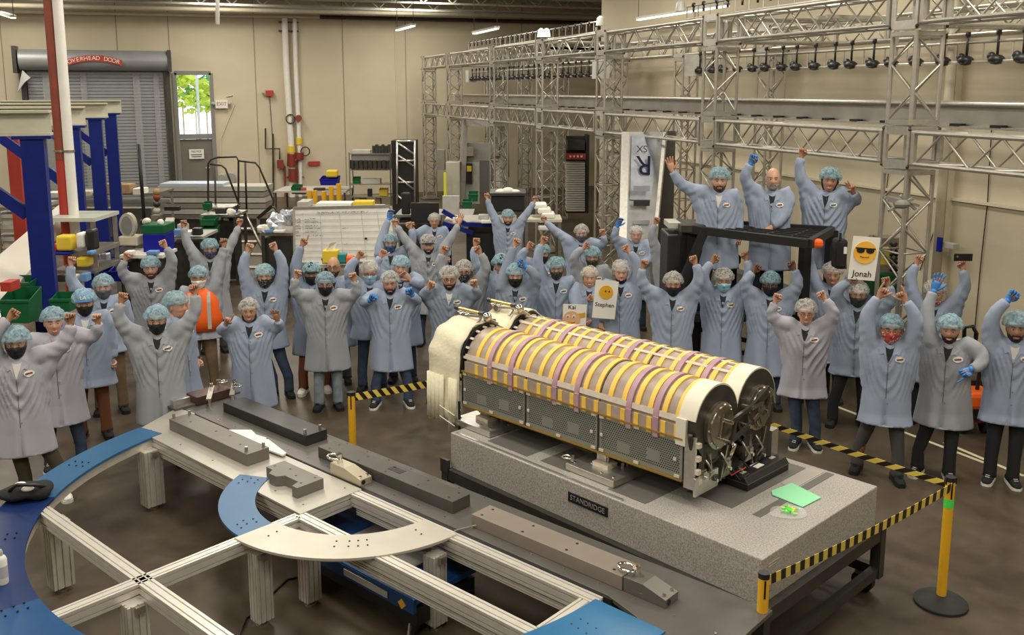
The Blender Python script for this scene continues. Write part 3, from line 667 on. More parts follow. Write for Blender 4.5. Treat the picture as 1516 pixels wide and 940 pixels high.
# perforated panels with brackets
pl0, pl1 = L0+.02, L1-.0; W3 = (pl1-pl0)/3
for i in range(3):
    a, b = pl0+W3*i+.006, pl0+W3*(i+1)-.006
    mb = MB().add([C(a, 0, 1.1), C(b, 0, 1.1), C(b, 0, 1.4), C(a, 0, 1.4), C(a, .012, 1.1), C(b, .012, 1.1), C(b, .012, 1.4), C(a, .012, 1.4)],
                  [(0, 1, 2, 3), (7, 6, 5, 4), (0, 4, 5, 1), (1, 5, 6, 2), (2, 6, 7, 3), (3, 7, 4, 0)])
    o = mb.build('perforated_panel', M['perf'], ma); uv = o.data.uv_layers.new(name='UVMap')
    inv = o.data.vertices; oo = origin_of(ma)
    for lp in o.data.loops:
        p = inv[lp.vertex_index].co+oo-MQ; uv.data[lp.index].uv = ((p.dot(MA)-a), p.z-1.1)
    for (du, z_) in ((.03, 1.115), (.37, 1.112), (.74, 1.115), (.03, 1.385), (.37, 1.388), (.74, 1.385), (.72, 1.24), (.03, 1.24)):
        MB().box(C(a+du, -.008, z_), (.045 if z_ != 1.24 else .025, .008, .022), (MA, MBv)).build('clip', M['rail_w'], o)
    MB().box(C(a-.006, -.004, 1.25), (.012, .012, .33), (MA, MBv)).build('panel_joint', M['darksteel'], o)
for z_, nm in ((1.408, 'gold_rail'), (1.092, 'gold_rail')):
    MB().box(C((pl0+pl1)/2, -.004, z_), (pl1-pl0, .03, .012), (MA, MBv)).build(nm, mat('gold_anodised', (.42, .27, .06), .35, .6), ma)
MB().box(C((pl0+pl1)/2, .56, 1.22), (pl1-pl0-.02, 1.08, .30), (MA, MBv)).build('cradle_core', M['darksteel'], ma)
MB().box(C((pl0+pl1)/2, .30, 1.03), (pl1-pl0-.1, .30, .08), (MA, MBv)).build('lower_beam', M['black'], ma)
# end-frame at the near side
ef = MB().box(C(L1+.05, .02, 1.24), (.09, .03, .40), (MA, MBv)).box(C(L1+.11, .14, 1.07), (.02, .30, .14), (MA, MBv)).build('end_bracket', M['alum'], ma, bevel=.003)
for i, (v, zz) in enumerate(((.03, 1.38), (.03, 1.28), (.03, 1.18), (.05, 1.1))): MB().box(C(L1+.11, v, zz), (.03, .04, .035), (MA, MBv)).build('clamp_block', M['rail_w'], ef)
for v0 in (.09, .42, .70, 1.02):
    MB().bar(C(L1+.07, v0, 1.0), C(L1+.09, v0+.04, 1.36), .05, .02).build('gusset', M['hubd'], ma)
for vc in (RV, RV+.56):
    pts = [C(L1+.06, vc-(RR+.01)*math.cos(t), RZ-.02+(RR+.01)*math.sin(t)) for t in [math.radians(-120+6*i) for i in range(21)]]
    MB().tube(pts, .02, 6).build('saddle', M['hubd'], ma, smooth=True)
    for s in (-1, 1): MB().bar(C(L1+.10, vc+s*.05, 1.02), C(L1+.11, vc+s*.12, 1.28), .025, .012).build('strut', M['steel'], ma)
for v0, z0_, w_, h_ in ((.10, 1.12, .10, .10), (.24, 1.06, .12, .07), (.42, 1.10, .10, .14), (.58, 1.04, .14, .08), (.74, 1.12, .10, .12), (.92, 1.06, .14, .10)):
    MB().box(C(L1+.06, v0, z0_), (.10, w_, h_), (MA, MBv)).box(C(L1+.12, v0, z0_+.02), (.03, w_*.5, h_*.5), (MA, MBv)).build('lower_block', M['steel'] if int(v0*50) % 2 else M['hubd'], ma, bevel=.004)
    MB().cyl(C(L1+.10, v0, z0_), C(L1+.15, v0, z0_), .014, 8).build('bolt', M['chrome'], ma)
for v0 in (.16, .36, .66, .86): MB().tube([C(L1+.08, v0, 1.02), C(L1+.14, v0+.03, 1.14), C(L1+.10, v0-.02, 1.24)], .010, 6).build('hose', M['steel'], ma, smooth=True)
# linkage between the hubs
for a, b in (((RV+.02, RZ+.02), (RV+.56, RZ+.10)), ((RV+.03, RZ-.14), (RV+.52, RZ-.02)), ((RV+.06, RZ-.12), (RV+.10, RZ+.03)), ((RV+.30, RZ+.05), (RV+.56, RZ+.16)), ((RV+.56, RZ+.10), (RV+.52, RZ-.02))):
    MB().bar(C(L1+.19, *a), C(L1+.19, *b), .022, .03).build('link_bar', M['hubd'], ma)
for i, (v, zz) in enumerate(((RV+.02, RZ+.02), (RV+.56, RZ+.10), (RV+.03, RZ-.14), (RV+.52, RZ-.02), (RV+.30, RZ+.06), (RV+.28, RZ-.08))):
    MB().cyl(C(L1+.12, v, zz), C(L1+.215, v, zz), .016, 8).build('link_pin', M['chrome'], ma)
for a, b in (((RV+.34, RZ-.05), (RV+.50, RZ+.02)), ((RV+.40, RZ+.04), (RV+.47, RZ-.10)), ((RV+.31, RZ+.06), (RV+.44, RZ+.06))):
    MB().bar(C(L1+.20, *a), C(L1+.20, *b), .012, .03).build('link_plate', M['hub'], ma)
pts = [C(L1+.17, RV+.56-.14*math.cos(t), RZ-.01+.15*math.sin(t)) for t in [math.radians(-60+12*i) for i in range(21)]]
MB().tube(pts, .014, 6).build('link_ring', M['hub'], ma, smooth=True)
MB().box(C(L1+.10, 1.10, 1.10), (.06, .10, .24), (MA, MBv)).build('end_bracket', M['alum'], ma)
MB().tube([C(L1+.0, .62, 1.02), C(L1+.02, .60, 1.12), C(L1+.05, .62, 1.22)], [.022, .03, .022], 10).build('corrugated_hose', M['chrome'], ma, smooth=True)
for i, (u_, v_, zz) in enumerate(((.12, .45, 1.02), (.16, .5, .98), (.1, .55, 1.0), (.14, .66, 1.02))):
    MB().tube([C(L1+u_-.1, v_, zz+.12), C(L1+u_, v_+.03, zz), C(L1+u_+.04, v_+.1, zz+.04)], .007, 5).build('wire', [M['red'], M['black'], M['red'], M['black']][i], ma, smooth=True)
# support brackets standing on the granite
def support(u, v, label):
    p = T(u, v, z); t = thing('support_bracket', label, 'bracket', p)
    MB().box(p+UP*.032, (.50, .42, .055), (GA, GB)).build('base_plate', M['alum'], t, bevel=.006)
    MB().box(p+UP*.075-GB*.02, (.16, .12, .035), (GA, GB)).build('riser', M['rail_w'], t, bevel=.003)
    MB().box(p+UP*.12-GB*.02-GA*.03, (.10, .012, .08), (GA, GB)).box(p+UP*.12+GB*.02+GA*.03, (.012, .08, .12), (GA, GB)).build('upright', M['alum'], t, bevel=.002)
    for du, dv in ((-.2, -.15), (.2, -.15), (.2, .15), (-.2, .15), (.08, -.15)): MB().cyl(p+GA*du+GB*dv+UP*.059, p+GA*du+GB*dv+UP*.068, .010, 6).build('bolt', M['chrome'], t)
    shackle(t, p-GA*.22-GB*.16+UP*.085, -GA-GB*.3, .9)
    MB().box(p-GA*.22-GB*.18+UP*.01, (.05, .03, .10), (GA, GB)).build('edge_clamp', M['steel'], t)
    for dv in (.06, .11): MB().cyl(p+GA*.12+GB*dv+UP*.06, p+GA*.12+GB*dv+UP*.10, .016, 8).build('stud', M['steel'], t)
support(.10, .36, 'bright aluminium bracket at the left end of the granite, under the cylinders')
support(1.52, .34, 'bright aluminium bracket at mid length of the granite front, under the cylinders')
# ring plate edge linking the brackets
lk = [G(x, y, .935) for x, y in ((752, 633), (762, 628), (778, 627), (795, 633), (850, 656), (886, 671), (895, 678), (890, 686), (876, 690))]; lm_ = MB()
for a_, b_ in zip(lk, lk[1:]): lm_.bar(a_, b_+(b_-a_).normalized()*.006, .016, .06)
top(lm_, 'link_strip', M['alum'], 'curved aluminium strip joining the two brackets on the granite', 'strip')
# black instrument cases
for i, (u, v, lab) in enumerate(((2.19, 1.16, 'black instrument case on the granite, nearer the cylinders'), (2.41, 1.12, 'black instrument case on the granite with a white label, farther from the cylinders'))):
    p = T(u, v, z+.003); t = thing('instrument_case', lab, 'case', p)
    vs = []; n2 = Vector((0, 0, 0))
    prof = [(-.095, 0), (.095, 0), (.095, .06), (.065, .10), (-.065, .10), (-.095, .06)]
    for s in (-.30, .30):
        for x, zz in prof: vs.append(p+GA*x+GB*s+UP*zz)
    MB().add(vs, [(0, 1, 2, 3, 4, 5), (11, 10, 9, 8, 7, 6)]+[(k, k+6, (k+1) % 6+6, (k+1) % 6) for k in range(6)]).build('case_body', M['black'], t, bevel=.006)
    for s in (-.22, .2): MB().box(p+GB*s+UP*.102, (.03, .06, .004), (GA, GB)).build('latch', M['lgrey'], t)
    MB().box(p+GB*(-.02)+UP*.102, (.07, .10, .003), (GA, GB)).build('sticker', M['paper'] if i else M['grey'], t)
    MB().box(p+UP*.055, (.196, .606, .006), (GA, GB)).build('lid_seam', M['dgrey'], t)
# green paper, bag of ear plugs
gp2 = [T(*q, z+.006) for q in ((2.626, .959), (2.67, .90), (2.93, .877), (2.945, 1.119), (2.66, 1.20))]
top(MB().prism([(q.x, q.y) for q in gp2], z+.005, z+.010), 'paper_sheet', M['greenpaper'], 'mint green paper sheet lying on the right end of the granite', 'paper')
bc = T(2.895, .74, z+.002); t = thing('ear_plug_bag', 'clear plastic bag with green and yellow ear plugs on the granite', 'bag', bc)
M['clear'] = mat('clear_bag', (.9, .9, .9), .12, alpha=.16)
bb = lumpy(bc+UP*.008, .11, (1.2, 1, .12), 18, .05, 11); bb.v = [(p[0], p[1], max(p[2], z+.001)) for p in bb.v]; bb.build('film', M['clear'], t)
rnd = random.Random(5); M['neon'] = mat('neon_green', (.08, .8, .12), .5); M['neony'] = mat('neon_yellow', (.75, .8, .05), .5)
for i in range(24):
    a = bc+Vector((rnd.gauss(0, .03), rnd.gauss(0, .03), .012+rnd.random()*.01)); d = Vector((rnd.gauss(0, 1), rnd.gauss(0, 1), 0)).normalized()*.014
    MB().cyl(a-d, a+d, .007, 6).build('ear_plug', M['neon'] if i < 16 else M['neony'], t)
# white quilted cover over the far end (one sheet from front hem over both drums)
def cover(vc, front, name, label):
    t = thing(name, label, 'cover', C(L0-.2, vc, RZ)); n = 26; vs = []; fs = []; us = [L0-.40, L0-.30, L0-.18, L0-.06, L0+.01]
    for j, u in enumerate(us):
        prof = []
        for i in range(n+1):
            tt = math.radians(0+180*i/n); r = RR+.030+(.012*math.sin(9*tt+j))
            prof.append((vc-r*math.cos(tt), RZ+(.9 if j == 0 else 1)*r*math.sin(tt)))
        if front: prof = [(vc-RR-.045, .86+.02*j), (vc-RR-.05, 1.0), (vc-RR-.035, 1.2), (vc-RR-.03, 1.38)]+prof
        vs += [C(u, *p) for p in prof]
    m_ = len(vs)//len(us)
    for j in range(len(us)-1):
        for i in range(m_-1): a = j*m_+i; fs.append((a, a+1, a+m_+1, a+m_))
    o = MB().add(vs, fs).build('fabric', M['fabric'], t, smooth=True, fix=False); sm = o.modifiers.new('thick', 'SOLIDIFY'); sm.thickness = .012
    return t
cv = cover(RV, True, 'quilted_cover', 'cream quilted cover hanging over the far end of the front cylinder')
for a, b, zb_ in ((-.40, -.17, .88), (-.10, .01, .80)):
    mb = MB()
    for k in range(4):
        x0 = L0+a+(b-a)*k/4; x1 = L0+a+(b-a)*(k+1)/4
        mb.tube([C((x0+x1)/2, RV-RR-.066, 1.33), C((x0+x1)/2, RV-RR-.07, 1.1), C((x0+x1)/2, RV-RR-.07, zb_+.02+(.05*k if b > 0 else 0))], [((x1-x0)/2, .018)]*3, 8, up=MBv)
    mb.build('quilt_panel', M['fabric'], cv, smooth=True)
for zz in (1.05, .95): MB().tube([C(L0-.2, RV-RR-.095, zz), C(L0+.0, RV-RR-.09, zz-.05)], .004, 5).build('tie_cord', M['paper'], cv)
MB().box(C(L0+.02, RV-RR-.05, .98), (.012, .02, .3), (MA, MBv)).build('hook_strip', M['black'], cv)
cover(RV+.56, False, 'quilted_cover', 'cream cover over the far end of the rear cylinder')
# brass-and-steel manipulators on top of the covers
def manip(u, v, label):
    p = C(u, v, RZ+RR+.05); t = thing('lifting_spreader', label, 'fixture', p)
    MB().cyl(p-MA*.22+UP*.06, p+MA*.10+UP*.06, .016, 10).build('brass_bar', mat('brass', (.62, .48, .18), .3, .8), t, smooth='auto')
    MB().cyl(p+MA*.08+UP*.06, p+MA*.14+UP*.06, .022, 10).build('bar_socket', M['darksteel'], t); MB().cyl(p-MA*.25+UP*.06, p-MA*.20+UP*.06, .02, 10).build('bar_socket', M['darksteel'], t)
    for k in range(2): MB().cyl(p-MA*(.20-.08*k)-MBv*.02, p-MA*(.20-.08*k)+MBv*.03, .032, 16).build('roller', M['chrome'], t, smooth='auto')
    MB().bar(p-MA*.18+UP*.0, p+MA*.16+UP*.04, .03, .02).build('arm', M['steel'], t)
    MB().ball(p+MA*.18+UP*.04, .045, 12).build('joint', M['chrome'], t, smooth=True)
    MB().bar(p+MA*.18+UP*.03, p+MA*.26+MBv*.06-UP*.02, .025, .02).bar(p+MA*.1+UP*.02, p+MA*.1-MBv*.06-UP*.03, .02, .02).build('arm', M['steel'], t)
    for k in range(3): MB().cyl(p+MA*(.10+.05*k)+MBv*.05, p+MA*(.10+.05*k)+MBv*.075, .02, 10).build('knob', M['chrome'], t)
manip(L0-.12, RV-.02, 'brass and steel lifting spreader on the front cream cover')
manip(L0-.14, RV+.42, 'brass and steel lifting spreader on the rear cream cover')
# ================================================================ stanchions and tape
def stripes():
    m = mat('hazard_tape', (.8, .6, .05), .45); n = m.node_tree.nodes; L = m.node_tree.links; p = n['Principled BSDF']
    tc = n.new('ShaderNodeTexCoord'); sx = n.new('ShaderNodeSeparateXYZ'); L.new(tc.outputs['UV'], sx.inputs[0])
    a = n.new('ShaderNodeMath'); a.operation = 'MULTIPLY'; a.inputs[1].default_value = .55; L.new(sx.outputs[1], a.inputs[0])
    b = n.new('ShaderNodeMath'); b.operation = 'ADD'; L.new(sx.outputs[0], b.inputs[0]); L.new(a.outputs[0], b.inputs[1])
    c = n.new('ShaderNodeMath'); c.operation = 'FRACT'; L.new(b.outputs[0], c.inputs[0])
    d = n.new('ShaderNodeMath'); d.operation = 'GREATER_THAN'; d.inputs[1].default_value = .5; L.new(c.outputs[0], d.inputs[0])
    mx = n.new('ShaderNodeMix'); mx.data_type = 'RGBA'; L.new(d.outputs[0], mx.inputs[0]); mx.inputs[6].default_value = (.02, .015, .01, 1); mx.inputs[7].default_value = (.88, .68, .13, 1)
    L.new(mx.outputs[2], p.inputs['Base Color']); return m
M['hazard'] = stripes()
def tape(a, b, lab, n=16, sag=.03, w=.075, pitch=.10, slant=.55, tilt=Vector((0, 0, 0))):
    a = Vector(a); b = Vector(b); ln = (b-a).length; vs = []; fs = []; uvs = []
    side = (b-a).normalized().cross(UP)*.0015
    for i in range(n+1):
        t = i/n; p = a.lerp(b, t)-UP*(sag*4*t*(1-t))
        vs += [p-UP*w/2+side-tilt, p+UP*w/2+side+tilt, p+UP*w/2-side+tilt, p-UP*w/2-side-tilt]
    for i in range(n):
        for k in range(4): fs.append((4*i+k, 4*i+(k+1) % 4, 4*i+4+(k+1) % 4, 4*i+4+k))
    o = top(MB().add(vs, fs), 'barrier_tape', M['hazard'], lab, 'tape', fix=False)
    uv = o.data.uv_layers.new(name='UVMap'); nv = len(vs)
    for lp in o.data.loops:
        i = lp.vertex_index; uv.data[lp.index].uv = ((i//4)/n*ln/pitch, slant/.55 if i % 4 in (1, 2) else 0)
def stanchion(x, y, lab, h=1.03, green=False):
    t = thing('stanchion', lab, 'stanchion', (x, y, 0))
    MB().tube([(x, y, z_) for z_ in (0, .02, .03, .075)], [.195, .195, .185, .05], 36).build('base', M['rubber'], t, smooth='auto')
    MB().cyl((x, y, .05), (x, y, h-.03), .035, 24).build('post', M['yellow'], t, smooth='auto')
    hd = MB().cyl((x, y, h-.035), (x, y, h), .036, 24).box((x, y, h-.03), (.082, .03, .05), (_R, _H)).build('belt_head', M['black'], t, smooth='auto')
    MB().box(Vector((x, y, h-.10))-_H*.033, (.012, .008, .13), (_R, _H)).build('slot', M['black'], t)
    if green: MB().tube([(x, y, h-.24), (x, y, h-.17)], .0365, 20, cap=False).build('green_label', M['neon'], t, smooth=True)
    return t
stanchion(5.26, 5.18, 'yellow stanchion with green label on a round black base, right foreground', green=True)
pp = Q(3.285, .53); t = thing('tape_post', 'short yellow tape post on the corner of the dark plate, by the granite', 'post', pp)
MB().cyl(pp, pp+UP*.23, .035, 24).build('post', M['yellow'], t, smooth='auto'); MB().cyl(pp+UP*.225, pp+UP*.26, .036, 24).build('belt_head', M['black'], t, smooth='auto'); MB().box(pp+UP*.16-_H*.033, (.012, .008, .12), (_R, _H)).build('slot', M['black'], t)
stanchion(1.333, 8.723, 'yellow stanchion in front of the people left of the cylinders', h=1.0)
stanchion(3.97, 9.48, 'yellow stanchion hidden behind the twin cylinders')
tape((5.24, 5.15, .96), tuple(Q(3.29, .565, .87)), 'hazard tape from the right foreground stanchion along the end of the granite', w=.085, pitch=.094, slant=-.15, tilt=-_H*.012)
tape((5.25, 5.21, .96), (3.99, 9.45, .96), 'hazard tape running back from the right stanchion behind the granite', w=.055, pitch=.17, slant=.5, tilt=-_H*.01)
tape((1.36, 8.73, .94), (3.94, 9.47, .96), 'hazard tape between the left stanchion and the cream cover')
# ================================================================ aluminium box-truss rigs
CR, BR = .026, .013
_cache = {}
def unit_brace(m):
    k = m.name
    if k not in _cache:
        b = MB().cyl((0, 0, -.5), (0, 0, .5), 1, 6); me = bpy.data.meshes.new('brace'); me.from_pydata(b.v, [], b.f); me.materials.append(m)
        me.polygons.foreach_set('use_smooth', [True]*len(me.polygons)); _cache[k] = me
    return _cache[k]
def inst_bar(name, a, b, r, m, par):
    a = Vector(a); b = Vector(b); d = b-a; o = bpy.data.objects.new(name, unit_brace(m)); COL.objects.link(o)
    o.parent = par; o.location = (a+b)/2-origin_of(par); o.rotation_mode = 'QUATERNION'; o.rotation_quaternion = d.to_track_quat('Z', 'Y'); o.scale = (r, r, d.length); return o
def truss(par, a, b, w, h, up, name, fine):
    if (Vector(b)-Vector(a)).length > 6: return [truss(par, a, (Vector(a)+Vector(b))/2, w, h, up, name, fine), truss(par, (Vector(a)+Vector(b))/2, b, w, h, up, name, fine)][0]
    """box truss from a to b, w across, h along up"""
    a = Vector(a); b = Vector(b); d = (b-a).normalized(); x, y = basis(d, up); L_ = (b-a).length
    cs = [(-1, -1), (1, -1), (1, 1), (-1, 1)]
    t = MB()
    off = [x*(w/2*i)+y*(h/2*j) for i, j in cs]
    for o_ in off: t.tube([a+o_, b+o_], CR, 8)
    for e in (a+d*.03, b-d*.03):
        for k in range(4): t.bar(e+off[k], e+off[(k+1) % 4], .05, .05, d)
    p = t.build(name, M['truss'], par, smooth='auto')
    n = max(2, round((L_-.1)/(.40 if abs(d.z) < .5 else .33))); st = (L_-.1)/n
    bl = MB()
    if abs(d.z) > .5:
        for j in range(2, n-1, 2):
            for k in range(4): bl.cyl(a+d*(.05+st*j)+off[k], a+d*(.05+st*j)+off[(k+1) % 4], BR, 5)
    for k in range(4):
        o0, o1 = off[k], off[(k+1) % 4]
        for i in range(n):
            s0, s1 = a+d*(.05+st*i), a+d*(.05+st*(i+1))
            q0, q1 = (s0+o0, s1+o1) if (i+(k if abs(d.z) > .5 else int(k > 1))) % 2 else (s0+o1, s1+o0)
            if fine and k in fine: inst_bar('brace', q0, q1, BR, M['truss'], p)
            else: bl.cyl(q0, q1, BR, 5)
    if bl.v: bl.build('brace_lattice', M['truss'], p, smooth=True, kind='stuff')
    return p
def cornerblock(par, c, s=.47):
    c = Vector(c); b = MB()
    for i in (-1, 1):
        for j in (-1, 1): b.cyl(c+Vector((i*.19, j*.19, -s/2)), c+Vector((i*.19, j*.19, s/2)), CR+.004, 8)
    for zz in (-s/2, s/2):
        for i in (-1, 1):
            b.box(c+Vector((i*.2, 0, zz-.04*(1 if zz > 0 else -1))), (.02, .42, .10)); b.box(c+Vector((0, i*.2, zz-.04*(1 if zz > 0 else -1))), (.42, .02, .10))
    o = b.build('corner_block', M['alum'], par)
    bb = MB()
    for i in (-1, 1):
        for j in (-1, 1):
            for zz in (-s/2+.02, s/2-.02): bb.ball(c+Vector((i*.215, j*.215, zz)), .022, 6)
    bb.build('coupler_bolt', M['darksteel'], o)
XF, XB = 8.04, 10.35
ZL0, ZL1, ZU0, ZU1 = 3.03, 3.44, 4.63, 5.04
YF = [4.7, 8.92, 13.2, 17.4, 20.9, 24.6, 29.2, 32.6]; YBk = [2.5, 15.2, 18.4, 21.9, 25.8, 28.9, 32.6]
rf = thing('truss_rig', 'front row of silver box truss towers and two tiers of truss beams at right', 'truss', (XF, 18, 0))
rb_ = thing('truss_rig', 'rear row of silver box truss towers close to the right wall carrying one upper beam', 'truss', (XB, 18, 0))
hw = .19
for i, y in enumerate(YF):
    near = y < 18 and y > 5
    truss(rf, (XF, y, .06), (XF, y, ZL0-.06), .38, .38, Vector((1, 0, 0)), 'truss_tower', (0, 1, 2, 3) if (near and y < 10) else None)
    truss(rf, (XF, y, ZL1+.06), (XF, y, ZU0-.06), .38, .38, Vector((1, 0, 0)), 'truss_tower', (0, 1, 2, 3) if near and y < 14 else None)
    cornerblock(rf, (XF, y, (ZL0+ZL1)/2)); cornerblock(rf, (XF, y, (ZU0+ZU1)/2))
    MB().box((XF, y, .03), (.6, .6, .02)).build('base_plate', M['steel'], rf)
    for k in (-1, 1):
        MB().box((XF-.2, y+k*.12, 4.0), (.02, .05, .02)).build('tower_tag', M['lgrey'], rf) if False else None
for i in range(len(YF)-1):
    a, b = YF[i]+.24, YF[i+1]-.24
    fine = (0, 1, 2, 3) if i in (0, 1) else ((3,) if i == 2 else None)
    truss(rf, (XF, a, (ZL0+ZL1)/2), (XF, b, (ZL0+ZL1)/2), .38, .36, UP, 'truss_beam', fine)
    truss(rf, (XF, a, (ZU0+ZU1)/2), (XF, b, (ZU0+ZU1)/2), .38, .36, UP, 'truss_beam', fine)
for y in YBk:
    truss(rb_, (XB, y, .06), (XB, y, ZU0-.06), .36, .36, Vector((1, 0, 0)), 'truss_tower', None); cornerblock(rb_, (XB, y, (ZU0+ZU1)/2))
for i in range(len(YBk)-1):
    truss(rb_, (XB, YBk[i]+.24, (ZU0+ZU1)/2), (XB, YBk[i+1]-.24, (ZU0+ZU1)/2), .38, .36, UP, 'truss_beam', None)
for y in (8.92, 13.2, 20.9, 29.2):
    truss(rf, (XF+.24, y, (ZU0+ZU1)/2), (XB-.24, y, (ZU0+ZU1)/2), .38, .36, UP, 'truss_beam', None)
# long plate girder running between the rows
gd = thing('plate_girder', 'long bright aluminium girder lying between the two truss rows', 'beam', (9.0, 18, 3.45))
MB().box((9.0, 18.2, 3.60), (.05, 28.6, .30)).build('web', mat('dull_aluminium', (.48, .46, .42), .4, .7, .12, 2), gd)
for z_ in (3.45, 3.75): MB().box((9.0, 18.2, z_), (.30, 28.6, .03)).build('flange', M['alum'], gd)
MB().tube([(8.86, 4, 3.73), (8.86, 32.5, 3.73)], .03, 8).build('edge_tube', M['truss'], gd, smooth=True)
for i in range(40): MB().box((8.90, 6+i*.62, 3.475), (.10, .16, .035)).build('rail_clip', M['black'], gd)
# ladder bars with clamp lamps
def ladderbar(y0, y1, X, z_, lab, lamps, group):
    t = thing('lamp_bar', lab, 'lamp bar', (X, (y0+y1)/2, z_))
    for s in (-.12, .12): MB().tube([(X, y0, z_+s), (X, y1, z_+s)], .022, 6).build('bar_rail', M['truss'], t, smooth=True)
    n = int((y1-y0)/.43); b = MB()
    for i in range(n+1): b.cyl((X, y0+(y1-y0)*i/n, z_-.12), (X, y0+(y1-y0)*i/n, z_+.12), .012, 5)
    b.build('rung', M['truss'], t, kind='stuff')
    for y in (y0+.3, (y0+y1)/2, y1-.3): MB().box((X, y, (z_+4.86)/2), (.04, .04, abs(4.86-z_))).bar((XF, y, 4.86), (XB, y, 4.86), .05, .05).build('hanger_bar', M['truss'], t)
    if lamps: 
        for y in (y0, y1): MB().box((X, y, z_), (.30, .34, .40)).build('bar_end_box', M['lgrey'], t)
    proto = None
    for i in range(n):
        y = y0+(y1-y0)*(i+.5)/n+((i*7) % 5-2)*.02
        if proto is None:
            if lamps: mb = MB().ball((X-.03, y, z_-.10), .085, 8, sc=(1.2, 1.1, .75)).ball((X-.05, y+.06, z_-.06), .055, 6).box((X-.02, y, z_+.08), (.022, .022, .30)).box((X-.02, y, z_+.22), (.05, .035, .06))
            else: mb = MB().ball((X, y, z_+.13), .045, 8).box((X, y, z_+.05), (.03, .03, .12))
            proto = mb.build('clamp_lamp' if lamps else 'clamp', M['black'], t, smooth=True); py = y
        else: c = copyob(proto, t); c.location = proto.location+Vector((0, y-py, 0))
    return t
ladderbar(5.2, 16.0, 9.2, 4.36, 'long bar of black clamp lamps hanging under the upper truss at right', True, None)
ladderbar(20.4, 31.2, 9.2, 4.36, 'bar of black clamp lamps under the upper truss at the far end', True, None)
ladderbar(5.2, 16.4, 9.2, 5.37, 'clamp studded rail above the truss at upper right', False, None)
ladderbar(20.4, 31.5, 9.2, 5.37, 'clamp studded rail above the truss farther back', False, None)
for px, py, d, lab in ((801, 55, 22, 'left white cone on the far truss rail'), (809, 55, 22, 'right white cone of the pair on the far truss rail'), (889, 38, 20, 'single white cone beside the roof edge on the truss rail'), (1007, 17, 17.8, 'grey motor housing at the end of the upper right rail')):
    p = D(px, py, d); top(MB().tube([p, p+UP*.16, p+UP*.2], [.10, .075, .03], 12), 'beacon_cone', M['white'] if 'white' in lab else M['lgrey'], lab, 'beacon', smooth='auto')
# scissor-like bracket strapped to the near tower
bk = thing('camera_bracket', 'grey folded bracket strapped to the near truss tower above the emoji sign', 'bracket', (7.83, 8.75, 2.33))
c0 = D(1335, 302, 10.6)
for a, b in (((-.20, .08), (.20, -.02)), ((-.15, -.08), (.12, .06)), ((-.02, .10), (.16, -.06)), ((-.16, .04), (.02, .0))):
    MB().bar(c0+_R*a[0]+UP*a[1], c0+_R*b[0]+UP*b[1], .04, .03).build('link', M['grey'], bk)
MB().ball(c0, .08, 10, sc=(1.3, 1, .7)).build('clamp_body', M['grey'], bk)
# wall lamps hanging over the truss
def tube_light(a, b, lab):
    a = Vector(a); b = Vector(b); t = thing('tube_light', lab, 'light', (a+b)/2)
    MB().bar(a, b, .14, .05).build('housing', M['lgrey'], t); MB().bar(a-UP*.04, b-UP*.04, .10, .03).build('tube', emis('lamp_glow', (1, .93, .8), 2.0), t)
    for p in (a, b): MB().tube([p, p+UP*(CZ-p.z)], .008, 4).build('hanger', M['black'], t)
tube_light(D(588, 43, 27), D(612, 36, 24), 'short hanging fluorescent tube in front of the far wall, left one')
tube_light(D(702, 48, 27), D(736, 40, 24), 'hanging fluorescent tube in front of the far wall, right one')
tube_light(D(0, 18, 24), D(20, 24, 22), 'hanging fluorescent tube at the upper left edge')
cb_ = AX(945, 27, WX-.6)
tube_light(cb_, cb_+Vector((0, -4, 0)), 'long tube light high beside the right wall')
top(MB().cyl(D(322, 0, 24), D(322, 36, 24), .05, 8), 'drop_pipe', M['white'], 'white drop pipe hanging from the roof left of centre', 'pipe')
# ================================================================ gantries at left
def gantry(px_end, ptop, pbot, d, px_post, lab):
    e = D(px_end, pbot, d); zt_, zb_ = D(px_end, ptop, d).z, e.z; pc = D(px_post, 200, d)
    t = thing('gantry_crane', lab, 'gantry', (pc.x, pc.y, 0)); m_ = M['beige']; L_ = 9
    ax = Vector((1, 0, 0)); c = Vector((e.x-L_/2, e.y, 0))
    b = MB()
    for z_ in (zt_-.015, zb_+.015): b.box((c.x, c.y, z_), (L_, .24, .03))
    b.box((c.x, c.y, (zt_+zb_)/2), (L_, .02, zt_-zb_)); b.build('runway_beam', m_, t)
    MB().box((pc.x, e.y, zb_/2), (.25, .25, zb_)).build('post', M['blue'], t)
    MB().box((pc.x, e.y, zb_-.02), (.42, .30, .04)).build('cap_plate', M['blue'], t); MB().box((pc.x, e.y, .02), (.45, .45, .03)).build('foot_plate', M['blue'], t)
    MB().bar((pc.x-1.15, e.y, zb_-.05), (pc.x-.12, e.y, zb_-.95), .12, .14).build('knee_brace', M['blue'], t)
    if d < 12: MB().bar((pc.x+.02, e.y+.3, zb_-.1), (pc.x+.02, e.y+.02, zb_-.5), .05, .05).build('cable_bracket', M['darksteel'], t)
gantry(77, 163, 200, 11.2, 50, 'nearest blue crane post under a beige runway beam at left')
gantry(127, 157, 185, 14.8, 107, 'second blue crane post, mostly behind the red and white pipes')
gantry(160, 152, 174, 19.6, 143, 'third blue crane post with knee brace at left')
gantry(180, 148, 167, 21.8, 166, 'farthest blue crane post, just right of the third')
